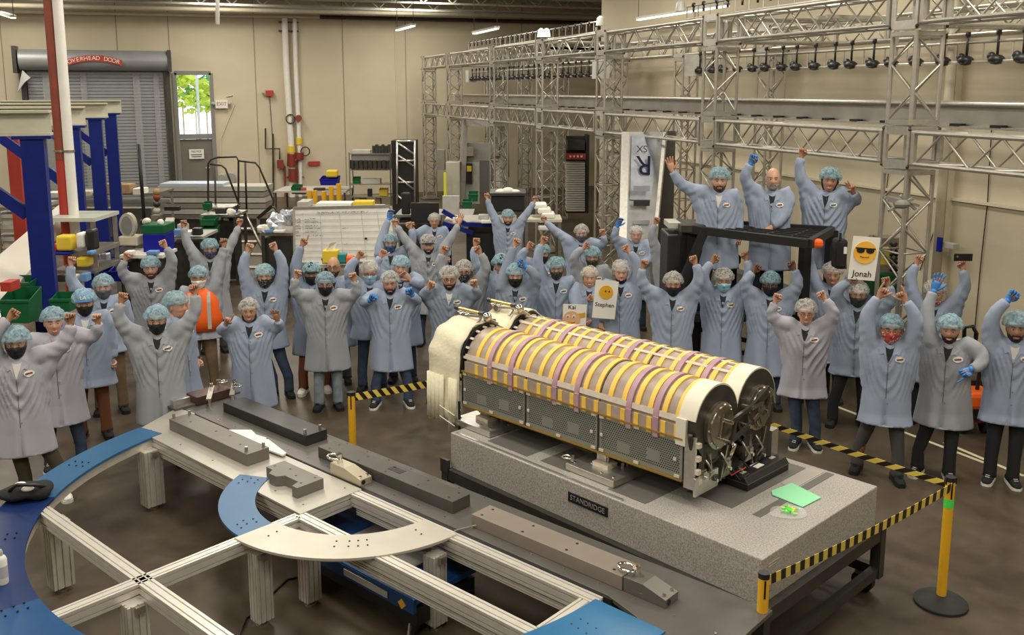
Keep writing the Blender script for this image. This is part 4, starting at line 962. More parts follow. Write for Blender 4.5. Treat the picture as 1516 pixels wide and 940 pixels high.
for p0, p1, m_, lab in (((74, 0), (96, 316), 'redbrown', 'red brown sprinkler pipe running floor to roof at left'), ((87, 0), (104, 316), 'white', 'white pipe beside the red brown sprinkler pipe')):
    q = D(p0[0]+8, 133, 13); t = thing('standpipe', lab, 'pipe', (q.x, q.y, 0))
    MB().cyl((q.x, q.y, 0), (q.x, q.y, CZ-.005), .068, 16).build('pipe_run', M[m_], t, smooth='auto')
    if m_ == 'redbrown': MB().cyl((q.x, q.y, 0), (q.x, q.y, D(92, 238, 13).z), .069, 16).build('red_sleeve', M['red'], t, smooth='auto')
    MB().cyl((q.x, q.y, D(98, 225, 13).z), (q.x, q.y, D(98, 225, 13).z+.03), .08, 16).build('collar', M['steel'], t)
rp = D(22, 240, 17); t = thing('red_post', 'red steel post behind the nearest crane post', 'post', (rp.x, rp.y, 0))
MB().box((rp.x, rp.y, 1.6), (.20, .20, 3.2)).build('post', M['red'], t); MB().box((rp.x, rp.y, .02), (.4, .4, .03)).build('foot', M['red'], t)
# ================================================================ far wall services
def fw_(x, y, o=.12): return AY(x, y, WY-o)
M['valve'] = mat('valve_red', (.22, .032, .02), .45)
rs = thing('fire_riser', 'white fire risers with red valves on the far wall', 'pipes', fw_(432, 290))
MB().tube([fw_(421, 22), fw_(424, 100), fw_(432, 232), fw_(433, 300)], .11, 12).build('riser', M['white'], rs, smooth='auto')
MB().tube([fw_(436, 28), fw_(438, 100), fw_(444, 230), fw_(445, 300)], .08, 12).build('riser', M['white'], rs, smooth='auto')
for x, y0, y1, r in ((431, 216, 226, .14), (443, 204, 214, .11)): MB().cyl(fw_(x, y1), fw_(x, y0), r, 12).build('yellow_collar', M['yellowp'], rs)
for x, y0, y1 in ((432, 228, 246), (434, 250, 268), (443, 226, 236)):
    MB().cyl(fw_(x, y1, .2), fw_(x, y0, .2), .17, 12).build('valve_body', M['valve'], rs, smooth='auto')
MB().cyl(fw_(433, 240, .25), fw_(446, 232, .25), .07, 10).build('branch_pipe', M['valve'], rs)
for x, y in ((430, 176), (452, 224)):
    c = fw_(x, y, .25); MB().tube([c+Vector((.16*math.cos(a), 0, .16*math.sin(a))) for a in [k*PI/6 for k in range(13)]], .025, 6, cap=False).build('handwheel', M['darksteel'], rs)
MB().cyl(fw_(442, 175, .1), fw_(442, 175, .35), .12, 12).build('gauge', M['valve'], rs)
MB().box(fw_(415, 243, .2), (.22, .2, .30)).build('switch_box', M['valve'], rs)
MB().tube([fw_(414, 236), fw_(414, 220), fw_(393, 220), fw_(393, 190)], .03, 6).build('conduit', M['darksteel'], rs)
for x0, y0, x1, y1 in ((404, 198, 405, 300), (421, 246, 423, 310), (424, 262, 450, 262), (445, 236, 446, 300)): MB().cyl(fw_(x0, y0), fw_(x1, y1), .035, 6).build('small_pipe', M['redbrown'] if x0 > 410 else M['darksteel'], rs)
for y in (33, 46): MB().box(fw_(427, y, .1), (.7, .1, .05)).build('pipe_strap', M['darksteel'], rs)
bl_ = thing('alarm_bell', 'small red alarm box high on the far wall', 'alarm', fw_(399, 138)); MB().box(fw_(399, 138), (.26, .18, .2)).build('box', M['red'], bl_)
MB().cyl(fw_(391, 137), fw_(388, 137), .05, 8).build('horn', M['lgrey'], bl_); MB().cyl(fw_(399, 142, .03), fw_(403, 200, .03), .012, 5).build('conduit', M['darksteel'], bl_)
top(MB().box(fw_(465, 242, .05), (.42, .05, .16)), 'wall_plate', M['red'], 'small red plate on the far wall right of the risers', 'sign')
top(MB().tube([fw_(583, 22, .03), fw_(585, 60, .03), fw_(588, 215, .03)], .015, 5), 'conduit', M['cream'], 'thin vertical conduit on the far wall above the black rack', 'conduit')
top(MB().box(fw_(736, 61, .1), (.24, .15, .25)), 'junction_box', M['white'], 'white junction box on the far wall above the truss end', 'box')
sb = thing('socket_pair', 'two grey industrial sockets on the far wall right of the glazed door', 'socket', fw_(327, 262))
for x, r in ((328, .14), (341, .2)): MB().cyl(fw_(x, 262, 0), fw_(x, 264, .15), r, 12).build('socket', M['lgrey'], sb)
# ================================================================ background furniture: helpers
def bxp(cx_, cy_, w, h, d, dep): # centre pixel, pixel size, depth -> centre, dims (m)
    s = d/F; p = D(cx_, cy_, d); return p+_H*(dep/2), (w*s, dep, h*s)
def pbox(name, x0, y0, x1, y1, d, dep, m, label, cat, group=None, bevel=.0, world=False):
    c, dm = bxp((x0+x1)/2, (y0+y1)/2, x1-x0, y1-y0, d, dep)
    ax = None if world else (_R, _H); return top(MB().box(c, dm, ax), name, m, label, cat, group, bevel=bevel)
def seg(par, name, x0, y0, x1, y1, d, r, m, d1=None): return MB().cyl(D(x0, y0, d), D(x1, y1, d1 or d), r, 6).build(name, m, par, smooth=True)
def part(par, name, x0, y0, x1, y1, d, dep, m, **k):
    c, dm = bxp((x0+x1)/2, (y0+y1)/2, x1-x0, y1-y0, d, dep); return MB().box(c, dm, (_R, _H)).build(name, m, par, **k)
def floor_y(d): return 133+CAMZ*F/d
def table(x0, x1, ytop, d, dep, m, label, cat='table', th=.05, lm=None, name='work_table', shelf=False):
    a = D(x0, ytop, d); b = D(x1, ytop, d); t = thing(name, label, cat, Vector(((a.x+b.x)/2, (a.y+b.y)/2, 0))); w = (b-a).length; c = (a+b)/2+_H*(dep/2)
    MB().box(c-UP*th/2, (w, dep, th), (_R, _H)).build('table_top', m, t)
    for i in (-1, 1):
        for j in (-1, 1):
            q = c+_R*(i*(w/2-.05))+_H*(j*(dep/2-.05)); MB().box((q.x, q.y, (c.z-th)/2), (.06, .06, c.z-th)).build('leg', lm or M['grey'], t)
    if shelf: MB().box((c.x, c.y, c.z*.35), (w-.05, dep-.05, .03), (_R, _H)).build('shelf', m, t)
    return t
def bin_(x0, y0, x1, y1, d, m, label, group=None):
    """open-fronted plastic bin with tapered walls"""
    s = d/F; w = (x1-x0)*s; h = (y1-y0)*s; p = D((x0+x1)/2, y1, d); dp_ = w*.9; t = thing('plastic_bin', label, 'bin', p, group)
    def wall(a, b, c, e): return [a, b, c, e]
    B = [p-_R*w*.44, p+_R*w*.44, p+_R*w*.44+_H*dp_, p-_R*w*.44+_H*dp_]; T_ = [p-_R*w*.5+UP*h*.7, p+_R*w*.5+UP*h*.7, p+_R*w*.5+_H*dp_+UP*h, p-_R*w*.5+_H*dp_+UP*h]
    o = MB().add(B+T_, [(0, 1, 2, 3), (0, 1, 5, 4), (1, 2, 6, 5), (2, 3, 7, 6), (3, 0, 4, 7)]).build('bin_body', m, t, fix=False); so = o.modifiers.new('t', 'SOLIDIFY'); so.thickness = .012
    MB().bar(T_[0], T_[1], .03, .03).build('rim', m, t)
    return t
# ---- far tables and shelving
wt = table(405, 512, 283, 29.5, 1.6, M['lgrey'], 'long grey work table by the fire risers with yellow guard posts', lm=M['darksteel'])
for i, (x, y0, y1) in enumerate(((459, 282, 303), (480, 283, 303), (491, 276, 300), (502, 272, 298), (467, 282, 302))):
    p = D(x, y1, 26.5); t = thing('guard_post', ('leftmost', 'third', 'fourth', 'rightmost', 'second')[i]+' of the five yellow guard posts, counted from the left, by the grey work table', 'bollard', (p.x, p.y, 0), 'yellow guard posts by the work table')
    MB().cyl((p.x, p.y, 0), (p.x, p.y, D(x, y0, 26.5).z), .07, 12).build('post', M['yellow'], t, smooth='auto')
bin_(473, 262, 500, 274, 29.7, M['bluebin'], 'dark blue bin on the grey work table by the risers')
pbox('bag_heap', 482, 252, 499, 263, 29.9, .3, M['yellowp'], 'yellow bag heap on the dark blue bin', 'bag', bevel=.05)
bin_(431, 274, 446, 287, 29.6, M['green'], 'green bin on the left of the grey work table')
pbox('tool_case', 441, 278, 452, 288, 29.6, .2, M['red'], 'small red case beside the green bin on the work table', 'case', bevel=.02)
pbox('tray', 464, 279, 479, 283, 29.6, .3, M['darksteel'], 'flat dark tray on the grey work table', 'tray')
def rack(x0, x1, ys, ybot, d, dep, label, m=M['steel'], name='wire_shelf'):
    a = D(x0, ybot, d); b = D(x1, ybot, d); t = thing(name, label, 'shelf', Vector(((a.x+b.x)/2, (a.y+b.y)/2, 0))); w = (b-a).length; c = (a+b)/2+_H*(dep/2)
    zt_ = D(x0, ys[0], d).z
    for i in (-1, 1):
        for j in (-1, 1): q = c+_R*(i*w/2)+_H*(j*dep/2); MB().cyl((q.x, q.y, 0), (q.x, q.y, zt_+.05), .02, 6).build('upright', m, t)
    for y in ys:
        z_ = D(x0, y, d).z; b_ = MB().box((c.x, c.y, z_), (w, dep, .03), (_R, _H)).build('shelf', m, t)
    return t
rack(519, 579, (228, 252, 273, 292), 306, 29.8, .6, 'grey wire shelving with bins in front of the far wall')
tt = thing('toner_trays', 'row of black trays along the top of the wire shelving', 'tray', D(548, 250, 29.9))
for i in range(9): part(tt, 'tray', 518+i*6.8, 237, 523.5+i*6.8, 250, 29.85, .5, M['darksteel'])
part(tt, 'wrap', 520, 229, 577, 238, 29.85, .5, M['grey'])
for i in range(6):
    x = 551+i*4.6; pbox('canister', x, 216-(i % 2)*2, x+3.6, 228, 29.9, .2, M['darksteel'], ('leftmost', 'second', 'third', 'fourth', 'fifth', 'rightmost')[i]+' small black canister from the left on top of the wire shelving', 'canister', 'black canisters on the wire shelving')
pbox('crate', 521, 222, 548, 229, 29.9, .4, M['lgrey'], 'pale flat crate on top of the wire shelving', 'crate', bevel=.02)
bin_(522, 262, 533, 272, 29.9, M['green'], 'green bin on the middle shelf of the wire shelving')
pbox('carton', 536, 265, 563, 272, 29.9, .3, M['lgrey'], 'pale flat carton on the middle shelf', 'box')
bin_(561, 279, 574, 290, 29.9, M['yellowp'], 'yellow bin on the lower shelf of the wire shelving')
pbox('black_canister', 544, 280, 550, 291, 29.9, .2, M['black'], 'black canister on the lower shelf beside the yellow bin', 'canister')
for i, x in enumerate((526, 534, 556)): pbox('carton', x, 293, x+7, 304, 29.9, .3, (M['lgrey'], M['grey'], M['card'])[i], ('pale', 'grey', 'brown')[i]+' carton on the bottom of the wire shelving', 'box')
# black flight rack
k = thing('flight_rack', 'tall black equipment rack with an aluminium braced frame', 'rack', D(597, 300, 28.5))
part(k, 'rack_body', 580, 208, 616, 320, 28.6, .8, M['black'], bevel=.02)
for x0, y0, x1, y1 in ((588, 208, 588, 302), (614, 208, 614, 302), (588, 209, 614, 209), (588, 238, 614, 238), (588, 270, 614, 270), (590, 212, 612, 228), (590, 230, 612, 246), (590, 262, 612, 280), (590, 290, 602, 302)): seg(k, 'frame_bar', x0, y0, x1, y1, 28.5, .035, M['alum'])
# grey hydraulic machine frame behind the truss
gm = thing('machine_tool', 'tall grey machine frame with two splayed posts against the far wall', 'machine', D(715, 300, 30))
for x0, x1 in ((688, 683), (741, 745)): MB().bar(D(x0, 177, 30), D(x1, 303, 30), .16, .22).build('post', M['lgrey'], gm)
MB().bar(D(686, 180, 30), D(743, 180, 30), .2, .3).build('head_beam', M['lgrey'], gm)
part(gm, 'cross_head', 689, 212, 740, 240, 30.1, .3, mat('machine_grey', (.30, .29, .27), .5)); part(gm, 'door', 710, 238, 734, 285, 30.0, .3, mat('door_grey', (.13, .13, .125), .5)); part(gm, 'cabinet', 684, 240, 710, 302, 30.0, .5, M['lgrey']); part(gm, 'cabinet', 734, 240, 748, 302, 30.0, .5, M['lgrey'])
for x in (696, 734): part(gm, 'motor', x-5, 217, x+5, 231, 29.8, .2, M['steel'])
part(gm, 'shelf_bay', 690, 242, 699, 272, 29.9, .2, M['black']); part(gm, 'yellow_box', 691, 246, 698, 254, 29.8, .2, M['yellowp'])
hz = thing('hoop', 'grey tubular hoop leaning behind the machine frame', 'frame', D(735, 250, 31))
MB().tube([D(x, y, 31) for x, y in ((722, 238), (722, 215), (728, 207), (744, 207), (751, 215), (752, 262))], .05, 8).build('tube', M['lgrey'], hz, smooth=True)
pbox('cabinet', 660, 240, 681, 300, 29.5, .6, M['beige'], 'beige cabinet left of the grey machine frame', 'cabinet', bevel=.02)
t = thing('yellow_level', 'yellow spirit level standing by the beige cabinet', 'tool', D(659, 270, 29)); part(t, 'body', 657, 255, 661, 317, 29, .06, M['neony'])
pbox('plastic_crate_stack', 646, 222, 658, 252, 29.6, .5, M['steel'], 'grey plastic crate stack behind the far truss tower', 'crate')
# ---- whiteboard
wb = thing('whiteboard', 'large whiteboard ruled as a table with handwriting on wheels', 'whiteboard', D(512, 388, 16))
A_, B_, C_, E_ = D(435, 308, 16.3), D(578, 305, 15.8), D(592, 388, 15.6), D(436, 390, 16.2)
def WBp(u, v): return (A_*(1-u)+B_*u)*(1-v)+(E_*(1-u)+C_*u)*v
nb = (B_-A_).cross(E_-A_).normalized()
if nb.dot(_H) > 0: nb = -nb
MB().slab([A_, B_, C_, E_], .02).build('board', M['white'], wb)
for a, b in ((A_, B_), (B_, C_), (C_, E_), (E_, A_)): MB().bar(a, b, .04, .04).build('frame', M['alum'], wb)
ln = MB()
for i in range(1, 9): a, b = WBp(0, i/9), WBp(1, i/9); ln.bar(a+nb*.022, b+nb*.022, .004, .006)
for u in (.1, .28, .48, .7, .86): a, b = WBp(u, .08), WBp(u, 1); ln.bar(a+nb*.022, b+nb*.022, .006, .004)
ln.build('ruled_lines', M['lgrey'], wb, kind='stuff')
rnd = random.Random(3); hw_ = MB()
def scrib(u0, u1, v, par=hw_):
    u = u0
    while u < u1:
        du = rnd.uniform(.004, .010); a, b = WBp(u, v+rnd.uniform(-.012, .012)), WBp(u+du, v+rnd.uniform(-.012, .012)); par.bar(a+nb*.024, b+nb*.024, .006, .006); u += du*1.1
        if rnd.random() < .18: u += .012
scrib(.25, .78, .09)
for v in (.2, .26, .32, .37, .43, .5): scrib(.02, .07, v); scrib(.12, rnd.uniform(.2, .3), v)
scrib(.50, .56, .38); scrib(.50, .55, .66)
hw_.build('handwriting', M['dgrey'], wb, kind='stuff')
MB().cyl(WBp(.72, .57)+nb*.02, WBp(.72, .57)+nb*.04, .02, 10).build('magnet', M['black'], wb)
for u in (.1, .9):
    q = WBp(u, 1); MB().box((q.x, q.y, q.z/2), (.05, .05, q.z)).build('stand_leg', M['alum'], wb)
    MB().bar((q.x, q.y-.35, .06), (q.x, q.y+.35, .06), .05, .05).build('stand_foot', M['alum'], wb)
pbox('board_case', 522, 298, 552, 307, 17.5, .3, M['yellowp'], 'yellow flat case lying behind the top edge of the whiteboard', 'case', bevel=.02)
pbox('supply_cabinet', 438, 307, 566, 400, 17.4, .6, M['lgrey'], 'pale cabinet standing behind the whiteboard', 'cabinet')
pbox('crate', 440, 299, 456, 307, 17.4, .5, M['lgrey'], 'pale crate top behind the left end of the whiteboard', 'crate')
pbox('crate', 468, 301, 520, 307, 17.5, .4, M['paper'], 'pale board edge behind the whiteboard', 'board')
# ---- rolling staircase
rl = thing('rolling_stairs', 'rolling staircase with dark tubular handrails at left of the whiteboard', 'stairs', D(360, 380, 19))
RT = mat('dark_tube', (.05, .045, .038), .4, .6)
for ps in ([(309, 395), (308, 243), (312, 236), (322, 233), (350, 232), (353, 238), (353, 303), (333, 332)], [(311, 243), (328, 245), (334, 250), (354, 303)], [(353, 238), (378, 241), (384, 248), (405, 297), (404, 304), (383, 322)], [(363, 240), (365, 310)], [(318, 243), (320, 352)], [(383, 322), (402, 307), (407, 308), (412, 318), (437, 372)]):
    MB().tube([D(x, y, 19.2+(.4 if ps[0][0] in (363, 318) else 0)) for x, y in ps], .021, 7).build('handrail', RT, rl, smooth=True)
for x0, y0, x1, y1 in ((331, 333, 354, 304), (382, 323, 403, 305)): MB().bar(D(x0, y0, 19.1), D(x1, y1, 19.1), .07, .07).build('grip', M['black'], rl)
for i in range(5): MB().box(D(348+i*9, 320+i*19, 19.25), (.50, .24, .03), (_R, _H)).build('tread', M['steel'], rl)
for x0, y0, x1, y1 in ((326, 312, 372, 410), (361, 312, 408, 410), (378, 360, 350, 410)): seg(rl, 'stringer', x0, y0, x1, y1, 19.2, .03, M['steel'])
MB().box(D(329, 305, 19.3), (.6, .6, .03), (_R, _H)).build('platform', M['steel'], rl)
# ---- left and middle clutter
t = thing('panel_stack', 'long stack of silver profiles on a bench in front of the shutter', 'stack', D(310, 320, 25))
for i in range(5): part(t, 'profile', 233+i*1.5, 276+i*8.5, 392+i*0.5, 283+i*8.5, 25-.02*i, .9, M['alum'] if i % 2 else M['lgrey'])
part(t, 'top_wrap', 236, 272, 330, 277, 25, .8, mat('bluish_wrap', (.5, .56, .65), .4))
part(t, 'bench', 228, 318, 398, 323, 24.9, 1.0, M['steel'])
for x in (240, 300, 380): part(t, 'leg', x, 323, x+4, 345, 24.9, .1, M['steel'])
w_ = table(68, 232, 286, 23, 1.2, M['steel'], 'long steel bench with clutter before the shutter')
part(w_, 'lower_shelf', 70, 302, 230, 306, 23, 1, M['steel'])
for i, (x0, y0, x1, y1, mm, nm) in enumerate(((66, 285, 110, 293, 'white', 'white crate on the left of the steel bench'), (112, 283, 134, 291, 'beige', 'beige carton on the steel bench'), (155, 272, 176, 288, 'card', 'brown carton on the steel bench near the third crane post'), (178, 273, 192, 287, 'card', 'second brown carton on the steel bench'), (196, 279, 211, 289, 'paper', 'crumpled white wrap at the right end of the steel bench'))):
    pbox('carton', x0, y0, x1, y1, 22.9, .4, M[mm], nm, 'box', bevel=.02)
bs = thing('canister_stack', 'stack of dark and copper coloured parts by the black pole', 'parts', D(233, 315, 19))
for y, mm in ((284, 'card'), (292, 'redbrown'), (302, 'darksteel'), (312, 'lgrey')): MB().ball(D(232, y, 19), .075, 10).build('part', M[mm], bs, smooth=True)
part(bs, 'stand', 226, 318, 238, 413, 19, .2, M['steel']); part(bs, 'tube', 243, 306, 265, 312, 19, .1, M['black'])
po = thing('pole', 'thin black pole rising from the green lidded tote', 'pole', D(214, 332, 16)); seg(po, 'shaft', 205, 213, 214, 330, 16, .03, M['black']); MB().cyl(D(214, 333, 16), D(214, 326, 16), .08, 12).build('foot', M['black'], po)
tb = thing('tote', 'blue tote with a green lid at left centre', 'bin', D(227, 375, 15.5)); part(tb, 'body', 211, 346, 245, 377, 15.5, .45, M['bluebin'], bevel=.02); part(tb, 'lid', 209, 333, 244, 347, 15.5, .48, M['green'], bevel=.02)
top(MB().slab([D(238, 345, 16), D(246, 322, 16.2), D(258, 322, 16.2), D(250, 352, 16)], .03), 'board', M['paper'], 'cream board leaning behind the blue tote', 'board')
dsc = thing('white_drum', 'white oval shell standing on a cream base left of the tote', 'machine', D(190, 370, 15.8))
c = D(190, 333, 15.8); MB().tube([c-_H*.06, c+_H*.06], [(.135, .21)]*2, 24, up=UP).build('shell', mat('shell', (.5, .46, .38), .5), dsc, smooth='auto')
MB().tube([c-_H*.08, c-_H*.06], [(.09, .16)]*2, 20).build('opening', M['grey'], dsc)
part(dsc, 'base', 175, 350, 204, 364, 15.7, .3, M['cream'], bevel=.02); part(dsc, 'stand', 181, 364, 197, 474, 15.7, .2, M['steel'])
# bench behind the left people
wl = table(66, 140, 323, 12.6, .8, mat('milky_sheet', (.5, .52, .46), .3), 'tall bench with milky plastic top beside the pipes', lm=M['steel'])
part(wl, 'shelf', 72, 372, 142, 378, 12.4, .8, M['steel']); part(wl, 'shelf', 76, 400, 142, 405, 12.4, .8, M['steel'])
for x0, y0, x1, y1, mm, nm, ct in ((82, 349, 105, 372, 'yellowp', 'heap of yellow bags on the bench shelf', 'bag'), (112, 345, 124, 368, 'paper', 'white tub with green label on the bench shelf', 'tub'), (126, 340, 138, 372, 'black', 'black box on the bench shelf', 'box'), (112, 381, 130, 396, 'yellowp', 'yellow mask box on the lower bench shelf', 'box'), (75, 373, 104, 378, 'bluebin', 'blue pads lying on the bench shelf', 'pads'), (70, 363, 80, 375, 'orange', 'orange brown case at the left end of the bench shelf', 'case')):
    pbox('supplies', x0, y0, x1, y1, 12.3, .2, M[mm], nm, ct, bevel=.03)
bin_(130, 398, 160, 416, 13.3, M['bluebin'], 'blue bin behind the man with the grey mask'); bin_(162, 397, 184, 416, 13.3, M['bluebin'], 'blue bin right of the first blue bin, behind raised fists')
bin_(0, 430, 46, 478, 10.2, M['green'], 'big green bin at the left edge'); bin_(74, 436, 104, 462, 10.4, M['green'], 'green bin right of the nearest crane post'); bin_(0, 414, 44, 432, 10.8, M['green'], 'green bin behind the red box at the left edge')
pbox('carton', 0, 418, 16, 432, 10.1, .2, M['red'], 'red carton on the green bins at the left edge', 'box')
tl = table(-40, 118, 470, 10.6, .7, M['steel'], 'steel bench holding the green bins at the left edge', lm=M['steel'])
top(MB().slab([D(-8, 472, 10.0), D(62, 388, 11.8), D(96, 334, 13.4), D(96, 303, 13.9), D(-8, 392, 11.2)], .06), 'white_ramp', mat('off_white_panel', (.62, .57, .50), .5), 'long off white panel sloping up behind the nearest crane post', 'panel')
q = thing('white_rack', 'pale shelving with dark gaps behind the sloping panel', 'shelf', D(30, 400, 19))
for y in (302, 318, 334, 352, 372): part(q, 'shelf', -20, y, 64, y+5, 19, .7, M['lgrey'])
for x in (-2, 24, 48): part(q, 'upright', x, 300, x+2, 400, 18.9, .05, M['steel'])
for i, (x, y) in enumerate(((2, 322), (24, 338), (40, 306), (4, 356), (34, 358))): pbox('carton', x, y, x+18, y+11, 19.1, .3, M[('white', 'lgrey', 'beige', 'white', 'grey')[i]], ('white', 'light grey', 'beige', 'second white', 'dark grey')[i]+' carton on the pale shelving at left', 'box')
# middle benches
mb_ = table(585, 700, 318, 19.5, 1.0, M['grey'], 'grey bench with a black monitor behind the cheering people')
mo = thing('monitor', 'wide black monitor on the grey bench', 'monitor', D(630, 330, 19)); part(mo, 'screen', 608, 300, 650, 329, 19, .06, M['black'], bevel=.01); part(mo, 'stand', 625, 329, 633, 334, 19, .1, M['darksteel'])
hd_ = thing('office_chair', 'black office chair back beside the monitor', 'chair', D(600, 330, 19)); part(hd_, 'backrest', 594, 285, 607, 318, 19.2, .12, M['black'], bevel=.03)
bt_ = table(655, 765, 332, 18, 1.4, M['steel'], 'bench on a blue tubular frame in the middle distance', lm=M['blue'])
for x0, y0, x1, y1 in ((655, 312, 690, 332), (690, 332, 762, 334), (655, 330, 700, 345)): MB().bar(D(x0, y0, 17.9), D(x1, y1, 17.9), .08, .08).build('blue_brace', M['blue'], bt_)
part(bt_, 'cabinet', 690, 345, 762, 402, 18, .9, M['black'])
bin_(684, 296, 699, 308, 18.5, M['green'], 'lower green bin left of the black tub'); bin_(693, 284, 708, 298, 18.8, M['green'], 'upper green bin left of the black tub')
tu = thing('tub', 'large black tub full of white wrap on the blue bench', 'bin', D(752, 318, 17.6)); part(tu, 'body', 727, 288, 777, 314, 17.6, .8, M['black'], bevel=.03); part(tu, 'rim', 725, 286, 779, 290, 17.55, .85, M['darksteel'])
for i, (x, y) in enumerate(((742, 282), (752, 280), (762, 283))): MB().ball(D(x, y+3, 17.9), .11, 10, sc=(1.2, 1, .7)).build('wrap', M['paper'], tu, smooth=True)
part(bt_, 'board', 655, 290, 680, 318, 18.6, .1, M['lgrey'])
# white cartons and spool rack
for i, (x, y) in enumerate(((800, 302), (806, 309), (812, 316), (806, 334))):
    pbox('white_carton', x-10, y, x+10, y+8, 17.5-.1*i, .4, M['white'], ('topmost', 'second', 'third', 'lowest')[i]+' white carton left of the tray rack', 'box', bevel=.03)
table(775, 832, 325, 17.2, .7, M['beige'], 'small beige table carrying white cartons', lm=M['steel'])
sr = thing('tray_rack', 'dark rack filled with a tall stack of silver trays and a red sign', 'rack', D(854, 320, 25))
part(sr, 'back', 838, 202, 872, 316, 25.3, .3, M['black']); part(sr, 'side', 867, 200, 872, 316, 24.8, .7, M['black'])
for i in range(22): part(sr, 'tray', 838+(i % 2)*.8, 241+i*3.3, 866, 243.5+i*3.3, 24.75, .5, M['lgrey'])
part(sr, 'sign', 839, 227, 867, 236, 24.7, .04, M['red']); part(sr, 'upper_box', 840, 208, 866, 222, 24.8, .4, M['darksteel'])
for i in range(4): part(sr, 'sign_letter', 843+i*5.5, 230, 846+i*5.5, 233, 24.65, .02, M['white'])
# upright flat-packed satellite panel with logo
pa = thing('flat_panel', 'tall silver crate panel with blue upside-down lettering leaning by the truss', 'panel', D(950, 360, 17))
P0, P1, P2, P3 = D(922, 362, 16.6), D(966, 362, 16.6), D(982, 196, 17.2), D(926, 196, 17.2)
M['panelm'] = mat('silver_panel', (.30, .30, .29), .35, .5, .12, 4)
MB().slab([P0, P1, P2, P3], .05).build('sheet', M['panelm'], pa)
for a, b in ((P0, P3), (P1, P2)): MB().bar(a, b, .14, .10).build('side_rail', M['alum'], pa)
xd = (P2-P3).normalized(); yd_ = (P3-P0).normalized(); nn = xd.cross(yd_)
MB().slab([P0.lerp(P3, .40)+xd*.10-_H*.09, P1.lerp(P2, .40)-xd*.12-_H*.09, P2.lerp(P1, .02)-xd*.12-_H*.09, P3.lerp(P0, .02)+xd*.10-_H*.09], .01).build('film_area', mat('film_area', (.30, .32, .36), .3, .3, .2, 5), pa)
text('R', .50, mat('navy_ink', (.01, .012, .06), .4), 'letter', P0.lerp(P3, .72).lerp(P1.lerp(P2, .72), .5)-_H*.20, -_R, -UP+_H*.0, pa); text('SX', .17, bpy.data.materials['navy_ink'], 'letter', P0.lerp(P3, .86).lerp(P1.lerp(P2, .86), .42)-_H*.20, -_R, -UP, pa)
for y0, y1 in ((275, 283), (297, 305), (326, 332)): part(pa, 'cutout', 938, y0, 962, y1, 16.6, .02, mat('reflective_strip', (.8, .84, .9), .1, .6) if y0 != 297 else M['darksteel'])
MB().box(D(985, 280, 17.6), (.30, .2, 2.2), (_R, _H)).build('dark_backing', M['dgrey'], pa)
# ---- black steel frame and platform under the three raised men
pf = thing('black_stand', 'black steel grating frame in front of the three elevated men', 'frame', D(1130, 480, 9.2))
A1, B1, C1, E1 = D(1005, 338, 8.6), D(1205, 356, 8.2), D(1230, 338, 9.0), D(1075, 330, 9.5)
zt_ = A1.z
Pp = [G(1012, 338, 2.14), G(1198, 361, 2.14), G(1232, 341, 2.14), G(1085, 332, 2.14)]
for i in range(4): MB().bar(Pp[i], Pp[(i+1) % 4], .07, .10).build('top_rail', M['black'], pf)
for i in range(1, 8):
    t = i/8; MB().bar(Pp[0].lerp(Pp[3], t), Pp[1].lerp(Pp[2], t), .03, .03).build('grating_bar', M['black'], pf)
for i in range(1, 5): t = i/5; MB().bar(Pp[0].lerp(Pp[1], t), Pp[3].lerp(Pp[2], t), .02, .02).build('cross_bar', M['darksteel'], pf)
for p in (Pp[1].lerp(Pp[2], .62)-_R*.22, Pp[2], Pp[3]): MB().box((p.x, p.y, p.z/2), (.11, .11, p.z)).build('leg', M['black'], pf)
MB().box((Pp[0].x, Pp[0].y, Pp[0].z/2), (.09, .09, Pp[0].z)).build('leg', M['black'], pf); dq = Pp[0].lerp(Pp[1], .18); MB().bar(dq, dq-_R*.35-UP*.9, .10, .10).build('diagonal', M['black'], pf)
plz = 1.06
pm = thing('work_platform', 'raised dark work platform carrying the three elevated men', 'platform', D(1140, 450, 10.2))
PPc = D(1145, 400, 12.0); PPc.z = 0
MB().box(PPc+UP*(plz-.05), (2.5, .8, .10), (_R, _H)).build('deck', M['darksteel'], pm)
for i in (-1, 1):
    for j in (-1, 1): q = PPc+_R*(i*1.18)+_H*(j*.35); MB().box((q.x, q.y, (plz-.1)/2), (.09, .09, plz-.1), (_R, _H)).build('leg', M['black'], pm)
for i in (-1, 1): MB().bar(PPc+_R*(i*1.35)+UP*.2, PPc-_R*(i*1.35)+UP*(plz-.2), .06, .06).build('brace', M['black'], pm)
top(MB().box(D(1206, 360, 10.75), (.18, .12, .10), (_R, _H)), 'warning_lamp', M['orange'], 'orange lamp under the corner of the black steel frame', 'lamp', bevel=.03)
cs_ = thing('flight_case', 'tall open black equipment case left of the black steel frame', 'case', D(1010, 350, 11.8))
part(cs_, 'body', 985, 343, 1040, 585, 11.8, .6, M['black'], bevel=.02); part(cs_, 'rim', 1008, 334, 1045, 344, 11.7, .6, M['darksteel']); part(cs_, 'foam', 990, 330, 1008, 338, 11.9, .4, M['lgrey'])
t = thing('black_chair', 'black mesh chair half hidden below the black frame', 'chair', G(1085, 560)); part(t, 'seat', 1060, 378, 1098, 392, 12.3, .4, M['blackcloth'], bevel=.03); part(t, 'backrest', 1058, 350, 1080, 380, 12.3, .08, M['blackcloth'], bevel=.03)
part(t, 'stem', 1076, 392, 1080, 568, 12.3, .05, M['darksteel'])
